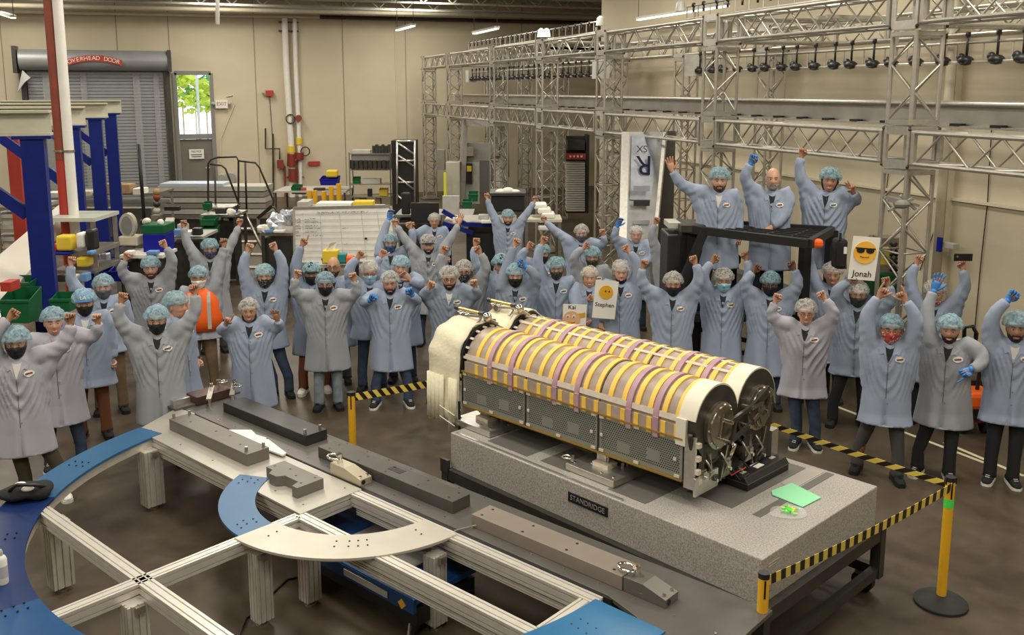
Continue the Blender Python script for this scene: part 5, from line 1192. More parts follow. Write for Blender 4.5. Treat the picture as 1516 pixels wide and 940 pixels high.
# green machine behind the sign
gmn = thing('green_machine', 'machine with green base and yellow lattice behind the sunglasses sign', 'machine', D(1312, 430, 11.5))
part(gmn, 'base', 1292, 405, 1335, 440, 11.5, .5, M['green'], bevel=.02); part(gmn, 'tower', 1303, 352, 1330, 406, 11.6, .3, M['steel']); part(gmn, 'panel', 1304, 366, 1316, 392, 11.4, .05, M['yellowp'])
for i in range(4): seg(gmn, 'lattice', 1318, 360+i*11, 1328, 368+i*11, 11.3, .02, M['black']); seg(gmn, 'lattice', 1328, 360+i*11, 1318, 368+i*11, 11.3, .02, M['black'])
t = thing('black_bag', 'black bag with white tags hanging left of the sunglasses sign', 'bag', D(1246, 380, 10.6)); part(t, 'body', 1238, 354, 1256, 400, 10.6, .2, M['blackcloth'], bevel=.04); part(t, 'tag', 1250, 366, 1254, 376, 10.5, .02, M['paper']); part(t, 'strap', 1243, 345, 1246, 356, 10.6, .02, M['black'])
# pallet jack and cart at right
ct = thing('white_cart', 'white machine cart with a black looped handle at right', 'cart', D(1448, 580, 11.3))
part(ct, 'body', 1428, 515, 1466, 560, 11.2, .5, M['white'], bevel=.02); part(ct, 'lower', 1430, 548, 1462, 562, 11.1, .5, M['steel'])
MB().tube([D(x, y, 11.1) for x, y in ((1427, 510), (1428, 485), (1440, 483), (1446, 494), (1444, 508), (1432, 511))], .025, 8).build('handle', M['black'], ct, smooth=True)
part(ct, 'legs', 1432, 562, 1460, 600, 11.4, .4, M['darksteel'])
pj = thing('pallet_jack', 'orange red pallet jack with black wheels beside the white cart', 'pallet jack', G(1440, 640)); q = G(1440, 640)
MB().box(q+UP*.42, (.32, .34, .20), (_R, _H)).build('pump', M['orange'], pj, bevel=.05)
MB().box(q+UP*.18+_H*.5, (.5, 1.1, .10), (_R, _H)).build('forks', M['red'], pj); MB().cyl(q+UP*.40, q+UP*1.15-_H*.1, .022, 8).build('handle', M['black'], pj)
for s in (-.13, .13): MB().cyl(q+_R*(s-.03)+UP*.1, q+_R*(s+.03)+UP*.1, .10, 16).build('wheel', M['rubber'], pj)
MB().box(q+UP*.26, (.30, .2, .16), (_R, _H)).build('axle_block', M['black'], pj)

# ---- more clutter on benches (each thing by itself)
M['foil'] = mat('foil', (.62, .66, .72), .25, .6, .25, 20, bump=.8, bscale=20); M['teal'] = mat('teal_plastic', (.02, .22, .20), .4); M['bluep'] = mat('light_blue_cloth', (.14, .28, .55), .8)
def under(x0, y0, x1, y1, d, lab, m=None): pbox('under_bench_shade_panel', x0, y0, x1, y1, d, .5, m or M['darksteel'], lab, 'cabinet')  # added dark panel standing in for the shade beneath a bench
b1 = table(246, 300, 350, 17, .9, M['lgrey'], 'low bench behind the tall man with floral mask, strewn with parts', lm=M['darksteel'])
b2 = table(296, 350, 318, 18.4, .8, M['steel'], 'bench with green bins behind the staircase', lm=M['darksteel'])
b3 = table(384, 436, 345, 17.2, .9, M['steel'], 'bench with foil bags left of the whiteboard', lm=M['darksteel'])
b4 = table(468, 524, 392, 14.6, .6, M['lgrey'], 'small bench with a yellow tissue box in front of the whiteboard', lm=M['darksteel'])
b5 = table(176, 240, 378, 15.2, .7, M['white'], 'white bench under the blue tote', lm=M['darksteel'])
under(250, 358, 298, 440, 17.1, 'dark panel put in for the shade under the strewn low bench'); under(300, 326, 348, 415, 18.6, 'dark panel put in for the shade under the green bin bench'); under(388, 352, 434, 440, 17.3, 'dark panel put in for the shade under the foil bag bench')
under(590, 325, 652, 405, 19.6, 'dark panel put in for the shade under the monitor bench'); under(180, 386, 236, 480, 15.4, 'dark panel put in for the shade under the white bench'); under(74, 308, 226, 350, 24.4, 'grey panel put in for the shade under the long steel bench', M['grey'])
under(236, 324, 396, 341, 25.6, 'grey panel put in for the shade under the silver profile bench', M['grey']); under(0, 360, 62, 400, 20, 'dark panel put in for the shade under the pale shelving', M['darksteel'])
bin_(296, 322, 318, 334, 18.0, M['green'], 'upper green bin under the staircase bench'); bin_(297, 335, 320, 348, 17.9, M['green'], 'lower green bin under the staircase bench'); bin_(300, 299, 312, 311, 18.3, M['green'], 'green bin on the bench behind the staircase')
def blob(x, y, w, h, d, m, lab, nm='bag', ct='bag', seed=1):
    s_ = d/F; c = D(x, y, d); b = lumpy(c, 1, (w*s_/2, w*s_/2, h*s_/2), 12, w*s_*.28, seed); return top(b, nm, m, lab, ct)
blob(410, 330, 34, 26, 17.3, M['foil'], 'crumpled silver foil bag on the bench left of the whiteboard', seed=2); blob(424, 320, 22, 22, 17.5, M['foil'], 'second silver foil bag behind the first one', seed=3)
blob(391, 338, 18, 14, 17.2, M['paper'], 'white plastic bag beside the foil bags', seed=4); blob(344, 314, 14, 10, 18.3, M['paper'], 'white bag hanging under the stair platform', seed=5)
blob(216, 327, 12, 11, 15.7, M['paper'], 'white rag by the black pole', seed=6); blob(238, 329, 10, 10, 15.6, M['paper'], 'white paper wing beside the copper parts', seed=7); blob(236, 330, 26, 10, 16.6, M['blackcloth'], 'black bag behind the blue tote', seed=8)
for i, (x0, y0, x1, y1, d, mm, lab, ct) in enumerate((
    (386, 340, 404, 345, 17.1, 'bluep', 'flat blue packet on the foil bag bench', 'packet'), (404, 341, 420, 345, 17.0, 'paper', 'white packet on the foil bag bench', 'packet'),
    (252, 340, 268, 349, 16.9, 'bluep', 'blue packet on the strewn low bench', 'packet'), (270, 343, 282, 349, 16.9, 'paper', 'white packet on the strewn low bench', 'packet'), (284, 338, 297, 349, 16.9, 'darksteel', 'dark box on the strewn low bench', 'box'), (262, 332, 276, 341, 17.1, 'lgrey', 'grey box at the back of the strewn low bench', 'box'),
    (318, 308, 334, 317, 18.3, 'darksteel', 'dark instrument on the green bin bench', 'instrument'), (336, 311, 348, 317, 18.3, 'bluebin', 'small blue tray on the green bin bench', 'tray'),
    (184, 372, 196, 378, 15.1, 'paper', 'white box at the left of the white bench', 'box'), (216, 372, 232, 378, 15.1, 'bluep', 'blue packet at the front of the white bench', 'packet'),
    (84, 407, 100, 418, 12.2, 'darksteel', 'dark box under the bench shelf by the pipes', 'box'), (102, 408, 112, 420, 12.2, 'paper', 'white box under the bench shelf by the pipes', 'box'), (118, 405, 128, 418, 12.2, 'bluep', 'blue packet under the bench shelf by the pipes', 'packet'),
    (128, 372, 136, 378, 12.2, 'bluep', 'blue and white packet at the right end of the bench shelf', 'packet'), (146, 376, 158, 396, 13.4, 'foil', 'clear bag standing in the blue bin', 'bag'),
    (620, 331, 650, 335, 18.9, 'blackcloth', 'black keyboard in front of the monitor', 'keyboard'), (588, 331, 604, 336, 18.9, 'darksteel', 'dark device left of the monitor', 'device'),
    (708, 318, 724, 325, 17.7, 'lgrey', 'grey box on the blue framed bench', 'box'), (670, 322, 682, 331, 17.8, 'paper', 'white box on the blue framed bench', 'box'), (712, 326, 736, 331, 17.6, 'paper', 'flat white paper stack on the blue framed bench', 'paper'),
    (656, 300, 668, 310, 18.9, 'paper', 'small white tub behind the blue brace', 'tub'), (500, 376, 512, 390, 14.4, 'teal', 'teal tape dispenser beside the tissue box', 'dispenser'), (512, 380, 522, 391, 14.4, 'orange', 'orange roll at the right of the small bench', 'roll'))):
    pbox(ct if ct not in ('packet',) else 'packet', x0, y0, x1, y1, d, .16, M[mm], lab, ct, bevel=.015)
tb_ = thing('tissue_box', 'yellow tissue box with a white tissue in front of the whiteboard', 'box', D(489, 391, 14.4)); part(tb_, 'carton', 477, 371, 500, 390, 14.4, .2, M['yellowp'], bevel=.01)
MB().add([D(482, 372, 14.45), D(494, 372, 14.45), D(499, 358, 14.5), D(489, 360, 14.4), D(485, 366, 14.6)], [(0, 1, 2, 3), (0, 3, 4)]).build('tissue', M['paper'], tb_)
bin_(476, 380, 500, 391, 14.7, M['green'], 'dark green tray at the left front of the small bench'); bin_(501, 382, 522, 391, 14.7, M['green'], 'dark green tray at the right front of the small bench')
# plastic dust sheet strips on the shutter
for i, (x, w) in enumerate(((62, 10), (118, 7), (196, 8), (226, 6))):
    a = AY(x, 108, WY-.28); b = AY(x+w, 108, WY-.28)
    top(MB().prism([(a.x, a.y), (b.x, b.y-.08), (b.x+.05, b.y), ((a.x+b.x)/2, a.y+.04)], .3, a.z), 'plastic_strip', mat('dust_sheet', (.55, .56, .56), .25, alpha=.30), ('leftmost', 'second', 'third', 'rightmost')[i]+' hanging translucent fold of the dust sheet over the shutter', 'sheet')
# ================================================================ people
SK = {}
def skin(c): 
    k = tuple(c)
    if k not in SK:
        m = mat('skin', c, .5, 0, .05, 12); m.node_tree.nodes['Principled BSDF'].inputs['Subsurface Weight'].default_value = .08; m.node_tree.nodes['Principled BSDF'].inputs['Subsurface Radius'].default_value = (.01, .005, .003); SK[k] = m
    return SK[k]
TONE = {'l': (.56, .31, .21), 'm': (.46, .24, .15), 't': (.36, .19, .11), 'd': (.17, .085, .05)}
def coatmat(c):
    k = ('c',)+tuple(c)
    if k not in SK: SK[k] = mat('lab_coat_cloth', c, .8, 0, .05, 6, bump=.22, bscale=5, spec=.25, stretch=(1, 1, .35), bdist=.02)
    return SK[k]
CT = {'b': (.290, .345, .455), 'g': (.300, .315, .345), 'p': (.375, .375, .43), 'd': (.225, .27, .345)}
M['eyew'] = mat('eye_white', (.75, .72, .68), .3); M['iris'] = mat('iris', (.03, .018, .01), .3); M['lip'] = mat('lips', (.42, .13, .10), .5); M['teeth'] = mat('teeth', (.85, .82, .75), .3)
HAIR = {'k': mat('black_hair', (.014, .010, .008), .6, bump=.6, bscale=80), 'b': mat('brown_hair', (.06, .03, .015), .6, bump=.6, bscale=80), 'g': mat('grey_hair', (.30, .28, .26), .6, bump=.6, bscale=80), 'y': mat('blond_hair', (.42, .26, .11), .6, bump=.6, bscale=80)}
def netmat(name, c, a):
    m = mat(name, c, .7, 0, .10, 30, bump=.5, bscale=30, alpha=1, bdist=.01); n = m.node_tree.nodes; L = m.node_tree.links; p = n['Principled BSDF']
    tc = n.new('ShaderNodeTexCoord'); v = n.new('ShaderNodeTexNoise'); v.inputs['Scale'].default_value = 38; L.new(tc.outputs['Object'], v.inputs[0])
    r = n.new('ShaderNodeMapRange'); r.inputs['From Min'].default_value = .3; r.inputs['From Max'].default_value = .7; r.inputs['To Min'].default_value = a-.22; r.inputs['To Max'].default_value = min(1, a+.22)
    L.new(v.outputs[0], r.inputs[0]); L.new(r.outputs[0], p.inputs['Alpha']); return m
NET = {'b': netmat('blue_net', (.36, .56, .66), .46), 'w': netmat('white_net', (.62, .60, .56), .38), 't': netmat('teal_net', (.28, .46, .54), .48)}
M['glove'] = mat('blue_nitrile', (.05, .21, .55), .45); M['jean'] = mat('denim', (.035, .055, .10), .9, 0, .25, 10); M['ljean'] = mat('light_denim', (.20, .24, .27), .9, 0, .2, 10)
M['khaki'] = mat('khaki_cloth', (.17, .11, .06), .9, 0, .15, 10); M['blackp'] = mat('black_trousers', (.014, .014, .016), .9); M['greyp'] = mat('grey_trousers', (.06, .058, .055), .9); M['greenp'] = mat('olive_trousers', (.055, .045, .025), .9); M['brownp'] = mat('rust_trousers', (.15, .05, .02), .9)
PANT = {'j': 'jean', 'l': 'ljean', 'k': 'khaki', 'b': 'blackp', 'g': 'greyp', 'o': 'greenp', 'r': 'brownp'}
def patt(name, c1, c2, s):
    m = mat(name, c1, .8); n = m.node_tree.nodes; L = m.node_tree.links; p = n['Principled BSDF']; tc = n.new('ShaderNodeTexCoord'); v = n.new('ShaderNodeTexVoronoi'); v.inputs['Scale'].default_value = s
    L.new(tc.outputs['Object'], v.inputs[0]); r = n.new('ShaderNodeValToRGB'); r.color_ramp.elements[0].position = .28; r.color_ramp.elements[1].position = .34; r.color_ramp.elements[0].color = tuple(c2)+(1,); r.color_ramp.elements[1].color = tuple(c1)+(1,)
    L.new(v.outputs['Distance'], r.inputs[0]); L.new(r.outputs[0], p.inputs['Base Color']); return m
MASK = {'k': M['blackcloth'], 'g': mat('grey_mask', (.10, .11, .14), .8), 's': mat('surgical_mask', (.30, .52, .66), .8), 'w': mat('white_mask', (.72, .70, .64), .8), 'f': patt('floral_mask', (.02, .02, .025), (.4, .38, .34), 45),
        'c': patt('camouflage_mask', (.035, .035, .025), (.16, .14, .10), 28), 'B': mat('blue_mask', (.05, .11, .24), .8), 'p': patt('patterned_mask', (.05, .06, .12), (.32, .20, .28), 40), 'o': mat('olive_gaiter', (.025, .03, .02), .9), 'r': patt('red_mask', (.42, .06, .05), (.7, .6, .55), 22)}
M['shirtk'] = mat('black_shirt', (.018, .018, .02), .9); M['shirtw'] = mat('white_shirt', (.6, .58, .55), .9); M['shirtp'] = mat('pink_shirt', (.5, .2, .2), .9); M['shirtb'] = mat('blue_shirt', (.12, .16, .24), .9)
# ---- head template (chin z=-.115, crown z=.125, face towards -y)
def gau(x, s): return math.exp(-(x/s)**2)
def headpt(th, ph, off=0.):
    """th polar from the top, ph around with 0 = front (-y)"""
    sx, cx = math.sin(ph), math.cos(ph); st, ct = math.sin(th), math.cos(th)
    x, y, z_ = st*sx, -st*cx, ct
    Z = z_*.122; w = .077; dpt = .098
    if z_ < 0:
        t = -z_; w *= 1-.30*t**1.3; 
        if y > 0: dpt *= 1-.35*t
        else: dpt *= 1-.06*t
        k = (1-max(0, t)**6*.0)
    sq = 1 if st < 1e-6 else 1/(abs(x)**2.4+abs(y)**2.4)**(1/2.4)*math.hypot(x, y)
    X = x*w*(1+.06*(sq-1)*4); Y = y*dpt*(1+.04*(sq-1)*4)
    if z_ < -.5:   # fuller chin
        f = (-z_-.5)/.5; X *= 1+.55*f*(1 if st > 0 else 0)*(1-f*.5); 
        if y < 0: Y = Y*(1+.45*f*(1-f*.4))
    if y < 0:
        fr = gau(X, .016); Y -= .024*gau(X, .0125)*gau(Z+.028, .017)+.010*gau(X, .010)*gau(Z-.0, .028)
        Y += .010*(gau(X-.031, .016)+gau(X+.031, .016))*gau(Z-.006, .013)
        Y -= .004*gau(Z-.030, .012)*gau(X, .05)
        Y -= .006*gau(X, .024)*gau(Z+.066, .010); Y += .003*gau(X, .02)*gau(Z+.083, .007); Y -= .007*gau(X, .022)*gau(Z+.104, .014)
        Y -= .004*(gau(X-.045, .02)+gau(X+.045, .02))*gau(Z+.032, .02)
    p = Vector((X, Y, Z))
    if off:
        n = Vector((X/.077**2*.006, Y/.098**2*.006, Z/.122**2*.006)).normalized(); p += n*off
    return p
NT, NP = 30, 38
def head_mb():
    b = MB(); vs = [headpt(1e-4, 0)]; fs = []
    for i in range(1, NT):
        for k in range(NP): vs.append(headpt(PI*i/NT, 2*PI*k/NP))
    vs.append(headpt(PI-1e-4, 0)); e = len(vs)-1
    for k in range(NP):
        k2 = (k+1) % NP; fs.append((0, 1+k, 1+k2)); fs.append((e, e-NP+k2, e-NP+k))
        for i in range(NT-2): a = 1+i*NP; fs.append((a+k, a+NP+k, a+NP+k2, a+k2))
    b.add(vs, fs, 0)
    for s in (-1, 1):
        b.ball((s*.074, .008, -.008), .03, 10, 0, (.32, .55, 1.0))
        b.ball((s*.031, -.0800, .005), .0120, 10, 1, (1.2, 1, .52)); b.ball((s*.031, -.0895, .005), .0058, 8, 2, (1, .6, .95)); b.tube([(s*.018, -.090, .009), (s*.031, -.0935, .0125), (s*.045, -.086, .009)], [.002, .0032, .002], 5, 0)
        b.tube([(s*.014, -.1, .0285), (s*.030, -.098, .0325), (s*.050, -.085, .0285)], [.0035, .0045, .0025], 5, 5)
    return b
HEAD = head_mb()
def lips(b, smile):
    n = 8
    for rowz, m_, th in ((.0035, 3, .0045), (-.0045, 3, .0055)):
        pts = []
        for i in range(n+1):
            t = -1+2*i/n; x = t*(.026 if smile else .021); z_ = -.066+(.011*t*t if smile else .0)+rowz*(1-.6*t*t)*(1.5 if smile else 1)
            pts.append((x, -.1035+.34*abs(x)**1.15, z_))
        b.tube(pts, [max(.0012, th*(1-.75*abs(-1+2*i/n))) for i in range(n+1)], 6, m_)
    if smile: b.tube([(x, -.1035+.34*abs(x)**1.15, -.066+.011*(x/.026)**2) for x in [-.015+.005*i for i in range(7)]], .0030, 6, 4)
def shell(cond, off, rim=.007, ns=1, nth=40, nph=52, jit=0, seed=0):
    """closed patch of the head surface pushed outwards where cond(x,y,z)"""
    P = [[headpt(PI*i/nth if 0 < i < nth else (1e-4 if i == 0 else PI-1e-4), 2*PI*k/nph-PI) for k in range(nph)] for i in range(nth+1)]
    inc = {}
    vs = []; fs = []; idx = {}
    def vid(i, k, o):
        k %= nph; key = (i, k, o)
        if key not in idx:
            th = PI*i/nth if 0 < i < nth else (1e-4 if i == 0 else PI-1e-4)
            q = headpt(th, 2*PI*k/nph-PI, (off if callable(off) is False else off(P[i][k])) if o else -.004)
            if o and jit: q += Vector((0, 0, 1))*0+q.normalized()*jit*noise.noise(q*40+Vector((seed, 0, 0)))
            idx[key] = len(vs); vs.append(q)
        return idx[key]
    cells = set()
    for i in range(nth):
        for k in range(nph):
            c = (P[i][k]+P[i+1][(k+1) % nph])/2
            if cond(c): cells.add((i, k))
    for i, k in cells:
        fs.append((vid(i, k, 1), vid(i+1, k, 1), vid(i+1, k+1, 1), vid(i, k+1, 1)))
        for (a, b, di, dk) in (((i, k), (i, k+1), -1, 0), ((i+1, k+1), (i+1, k), 1, 0), ((i+1, k), (i, k), 0, -1), ((i, k+1), (i+1, k+1), 0, 1)):
            if (i+di, (k+dk) % nph) not in cells: fs.append((vid(*a, 1), vid(*b, 1), vid(*b, 0), vid(*a, 0)))
    return MB().add(vs, fs)
HAIRSH = {'short': shell(lambda c: c.z > .070-.9*max(0, c.y+.05) if c.y < .02 else c.z > -.055, .009, jit=.008), 'long': shell(lambda c: c.z > .075-1.6*max(0, c.y+.06) if c.y < -.01 else c.z > -.11, .014, jit=.010)}
HAIRSH['side'] = shell(lambda c: c.y > -.01 and -.05 < c.z < .045, .006, jit=.004)
BEARD = shell(lambda c: c.y < .005 and c.z < -.048+.0*c.y and not (abs(c.x) < .026 and -.082 < c.z < -.052) and (c.z < -.085 or c.y < .01) and not (c.z > -.075 and abs(c.x) < .05 and c.z > -.054), .007, jit=.006)
MUST = shell(lambda c: c.y < -.03 and abs(c.x) < .032 and -.056 < c.z < -.046, .006)
MASKSH = shell(lambda c: c.y < -.005 and -.112 < c.z < -.004-.25*abs(c.x), lambda p: .010+.014*gau(p.x, .022)*gau(p.z+.04, .05)*(1 if p.y < 0 else 0), nth=44, nph=56)
CHIN = shell(lambda c: c.y < .0 and c.z < -.072+.1*abs(c.x), .012)
def cap_mb(seed, big=1.):
    rnd = random.Random(seed); o = Vector((seed*1.7, 0, 0)); n, rows = 40, 15; vs = []; fs = []
    for i in range(rows+1):
        t = i/rows; a = t*math.radians(100)
        for k in range(n):
            p = 2*PI*k/n; d = Vector((math.sin(a)*math.sin(p), -math.sin(a)*math.cos(p), math.cos(a)))
            r = Vector((.117, .136, .116))*big; c = Vector((0, .018, .034))
            q = Vector((d.x*r.x, d.y*r.y, d.z*r.z))
            pf = 1+.11*noise.noise(d*2.7+o)+.075*noise.noise(d*7+o)+.03*noise.noise(d*16+o)
            if t > .86: f = (t-.86)/.14; pf *= 1-.13*f+.03*math.sin(k*2.4)*f
            q = q*pf+c; q.z -= .30*max(0, q.y-.0)*(t > .4)*min(1, (t-.4)*2)     # lower at the nape
            if q.y < 0 and t > .6: q.z += .012*(t-.6)
            vs.append(q)
    for i in range(rows):
        for k in range(n): k2 = (k+1) % n; fs.append((i*n+k, (i+1)*n+k, (i+1)*n+k2, i*n+k2))
    return MB().add(vs, fs)
CAPS = [cap_mb(s, b) for s, b in ((1, 1), (2, 1.04), (3, .97), (4, 1.06), (5, 1.0), (6, 1.02))]
# ---- hands (wrist at origin, fingers +z, palm towards -y, thumb on +x)
def hand_mb(kind):
    b = MB()
    b.tube([(0, 0, -.02), (0, 0, .012), (0, -.001, .04), (0, -.002, .072), (0, -.002, .094)], [(.026, .020), (.029, .019), (.038, .018), (.042, .017), (.038, .013)], 10, up=Vector((0, 1, 0)))
    ln = [.072, .082, .078, .060]; xs = [.031, .0105, -.0105, -.030]
    for i in range(4):
        if kind == 'open': cu = (8, 10, 8)
        elif kind == 'relax': cu = (35, 35, 25)
        elif kind == 'point': cu = (3, 3, 3) if i == 0 else (80, 95, 60)
        elif kind == 'peace': cu = (4, 4, 3) if i < 2 else (80, 95, 60)
        elif kind == 'shaka': cu = (8, 8, 6) if i == 3 else (80, 95, 60)
        else: cu = (82, 98, 62)
        sp = {'open': .22, 'peace': .25}.get(kind, .05)*(1.5-i)/1.5
        p = Vector((xs[i], -.002, .090)); pts = [p-Vector((0, 0, .02)), p]; a = 0
        for j, fr_ in enumerate((.45, .30, .25)):
            a += math.radians(cu[j]); p = p+Vector((math.sin(sp)*math.cos(a), -math.sin(a), math.cos(a)))*ln[i]*fr_; pts.append(p)
        b.tube(pts, [.0105, .0112, .0102, .0092, .0068], 6, up=Vector((1, 0, 0)))
        b.ball(pts[-1], .0070, 6)
    if kind in ('fist', 'point', 'peace'): tp = [(.022, -.004, .020), (.040, -.016, .042), (.036, -.036, .064), (.010, -.046, .068)]
    elif kind in ('thumb', 'shaka'): tp = [(.022, -.002, .022), (.046, -.008, .045), (.066, -.008, .066), (.082, -.004, .090)]
    else: tp = [(.022, -.002, .018), (.046, -.008, .038), (.064, -.012, .060), (.074, -.014, .082)]
    b.tube(tp, [.015, .0135, .0115, .0085], 7, up=Vector((0, 1, 0))); b.ball(tp[-1], .0085, 6)
    return b
HANDS = {k: hand_mb(k) for k in ('fist', 'open', 'relax', 'point', 'peace', 'thumb', 'shaka')}
def shoe_mb():
    b = MB(); pr = [(-.115, .034, .05), (-.09, .040, .085), (-.03, .041, .095), (.03, .044, .075), (.09, .050, .052), (.135, .044, .038), (.158, .022, .022)]
    vs = []; n = 12
    for (y, w, h) in pr:
        for k in range(n):
            t = 2*PI*k/n; z_ = .026+h*.5+h*.5*math.sin(t) if math.sin(t) > -.2 else .026
            vs.append((w*math.cos(t), -y, max(.022, z_)))
    fs = [(i*n+k, i*n+(k+1) % n, (i+1)*n+(k+1) % n, (i+1)*n+k) for i in range(len(pr)-1) for k in range(n)]+[tuple(range(n)), tuple((len(pr)-1)*n+k for k in range(n))[::-1]]
    b.add(vs, fs, 0)
    out = []
    for s in (1, -1): out += [(s*w*1.06, -y) for (y, w, h) in (pr if s == 1 else pr[::-1])]
    b.prism(out, 0, .028, 1)
    for i in range(4): b.box((0, -.035-.02*i, .115-.011*i), (.04, .006, .005), m=1)
    return b
SHOE = shoe_mb()
def bez(a, b, c, n): return [a.lerp(b, t).lerp(b.lerp(c, t), t) for t in [i/n for i in range(n+1)]]
def ik(Sh, Wr, L1_, L2_, pole):
    d = Wr-Sh; D_ = max(.12, min(d.length, (L1_+L2_)*.995)); u = d.normalized(); a = (L1_**2-L2_**2+D_**2)/(2*D_); h = math.sqrt(max(0, L1_**2-a*a))
    p = (pole-u*pole.dot(u)); p = p.normalized() if p.length > 1e-4 else Vector((1, 0, 0))
    return Sh+u*a+p*h, Sh+u*D_
CNT = [0]
def remesh(mb, vox, disp):
    me = bpy.data.meshes.new('tmp'); me.from_pydata(mb.v, [], mb.f); fixn(me); o = bpy.data.objects.new('tmp', me); COL.objects.link(o)
    r = o.modifiers.new('r', 'REMESH'); r.mode = 'VOXEL'; r.voxel_size = vox
    s = o.modifiers.new('s', 'SMOOTH'); s.iterations = 3; s.factor = .6
    dg = bpy.context.evaluated_depsgraph_get(); ev = o.evaluated_get(dg); m2 = bpy.data.meshes.new_from_object(ev)
    COL.objects.unlink(o); bpy.data.objects.remove(o); bpy.data.meshes.remove(me)
    n = len(m2.vertices); co = np.empty(n*3); m2.vertices.foreach_get('co', co); co = co.reshape(-1, 3); no = np.empty(n*3); m2.vertices.foreach_get('normal', no); no = no.reshape(-1, 3)
    no = no*np.where(co[:, 2:3] < 1.1, np.array([[1, 1, 0.]]), 1.); bt_ = np.clip(np.hypot(no[:, 0], no[:, 1])*1.3-.25, 0, 1); co = co+no*(disp(co)*bt_)[:, None]; m2.vertices.foreach_set('co', co.ravel()); m2.polygons.foreach_set('use_smooth', [True]*len(m2.polygons)); m2.update(); return m2
def person(x, ytop, label, h=1.73, hl=None, hr=None, gl='', kl='fist', kr='fist', tone='l', cap='b', hair='k', hs='short', mask='', beard='', glasses=False, smile=False, turn=0, nod=0, tilt=0, lean=0,
           coat='b', hem=.52, pants='j', shoes='k', feet=None, shirt='shirtk', base=0., d=None, vest=False, hat='', gaiter=False, chin=False, bust=0., split=.13):
    """x, ytop: pixel of the crown of the cap; hl/hr: pixels of the hand seen at image left / right"""
    CNT[0] += 1; seed = CNT[0]; rnd = random.Random(seed*13+1)
    d = d or (CAMZ-base-h)*F/(ytop-133); k = h/1.75
    pt = D(x, ytop, d); root = Vector((pt.x, pt.y, base)); rz = -YAW-math.atan((x-CX)/F)*.85+math.radians(turn)
    P_ = thing('person', label, 'person', root, None, rz)
    R3 = Matrix.Rotation(rz, 3, 'Z'); Ri = R3.transposed()
    def loc(w): return Ri @ (Vector(w)-root)
    hc = Vector((lean*.2, -.03-.02*abs(nod)/20, h-(.162 if cap else .140)*k))   # head centre
    # arms
    arms = []
    for s, hp, kd in ((-1, hl, kl), (1, hr, kr)):
        up = hp is not None and len(hp) == 2
        Sh = Vector((s*.175*k+lean*.1, .01, (1.415 if not up else 1.44)*k))
        if hp is None: W_ = Sh+Vector((s*.07, -.04+rnd.uniform(-.03, .03), -.50*k)); pole = Vector((s*.5, .8, 0))
        elif len(hp) == 3 and isinstance(hp, Vector): W_ = hp; pole = Vector((s*.6, .3, -.8))
        else:
            r = ray(*hp[:2]); Sw = R3 @ Sh+root; t = (Sw-_O).dot(r)/r.dot(r); tg = loc(_O+r*t)
            reach = .615*k; v = tg-Sh
            if v.length > reach: tg = Sh+v*(reach/v.length)
            else:
                miss = math.sqrt(max(0, (reach*.93)**2-v.length**2)); rr = (Ri @ r.normalized()); push = min(.16, miss*.45)
                tg = tg-rr*push
            dv = (tg-Sh).normalized(); W_ = tg-Vector((dv.x*.3, -.1, 1 if tg.z > Sh.z-.1 else .2)).normalized()*.055
            pole = Vector((s*1.0, -.25, -.55))
        E_, W2 = ik(Sh, W_, .285*k, .265*k, pole); arms.append((s, Sh, E_, W2, kd, up or hp is not None))
    raised = sum(1 for a in arms if a[3].z > a[1].z-.05)
    # ---------- body: one mesh
    sk = skin(TONE[tone]); b = MB()
    Hm = Matrix.Translation(hc) @ Matrix.Rotation(math.radians(turn*.3 if False else 0), 4, 'Z') @ Matrix.Rotation(math.radians(nod), 4, 'X') @ Matrix.Rotation(math.radians(tilt), 4, 'Y') @ Matrix.Scale(k*1.10, 4)
    hd = MB(); hd.merge(HEAD); 
    if not mask: lips(hd, smile)
    b.merge(hd, Hm)
    b.tube([(0, .02, 1.36*k), (lean*.1, .015, 1.44*k), hc+Vector((0, .025, -.085))], [.075, .058, .056], 12, 0)
    b.tube([(0, 0, .86*k), (0, 0, 1.1*k), (0, 0, 1.36*k), (0, 0, 1.42*k)], [(.13, .09), (.125, .09), (.15, .09), (.08, .05)], 12, 0, up=Vector((0, 1, 0)))
    handmats = []
    for s, Sh, E_, W2, kd, _u in arms:
        fd = (W2-E_).normalized()
        ap = bez(Sh, E_, W2, 8); b.tube(ap, [.045, .042, .038, .036, .034, .033, .030, .027, .024], 8, 0)
        zf = (fd*.75+Vector((0, 0, .35 if fd.z > 0 else -.2))).normalized(); palm = Vector((-s*.25, -1, 0)); yv = -(palm-zf*palm.dot(zf)).normalized(); xv = yv.cross(zf)
        Hh = Matrix((xv, yv, zf)).transposed().to_4x4(); Hh.translation = W2
        mir = Matrix.Scale(k*1.06*(1 if s < 0 else -1), 4, (1, 0, 0)) @ Matrix.Scale(k*1.06, 4, (0, 1, 0)) @ Matrix.Scale(k*1.06, 4, (0, 0, 1))
        T_ = Hh @ mir
        if ('L' if s < 0 else 'R') in gl:
            g_ = MB().merge(HANDS[kd], T_ @ Matrix.Scale(1.1, 4)); g_.tube([W2-fd*.05, W2-fd*.0, W2+fd*.015], [.036, .033, .031], 10)
            g_.build('glove', M['glove'], P_, smooth=True, local=True)
            b.merge(HANDS[kd], T_ @ Matrix.Scale(.82, 4), 0)
        else: b.merge(HANDS[kd], T_, 0)
    fl2 = []; kns = []
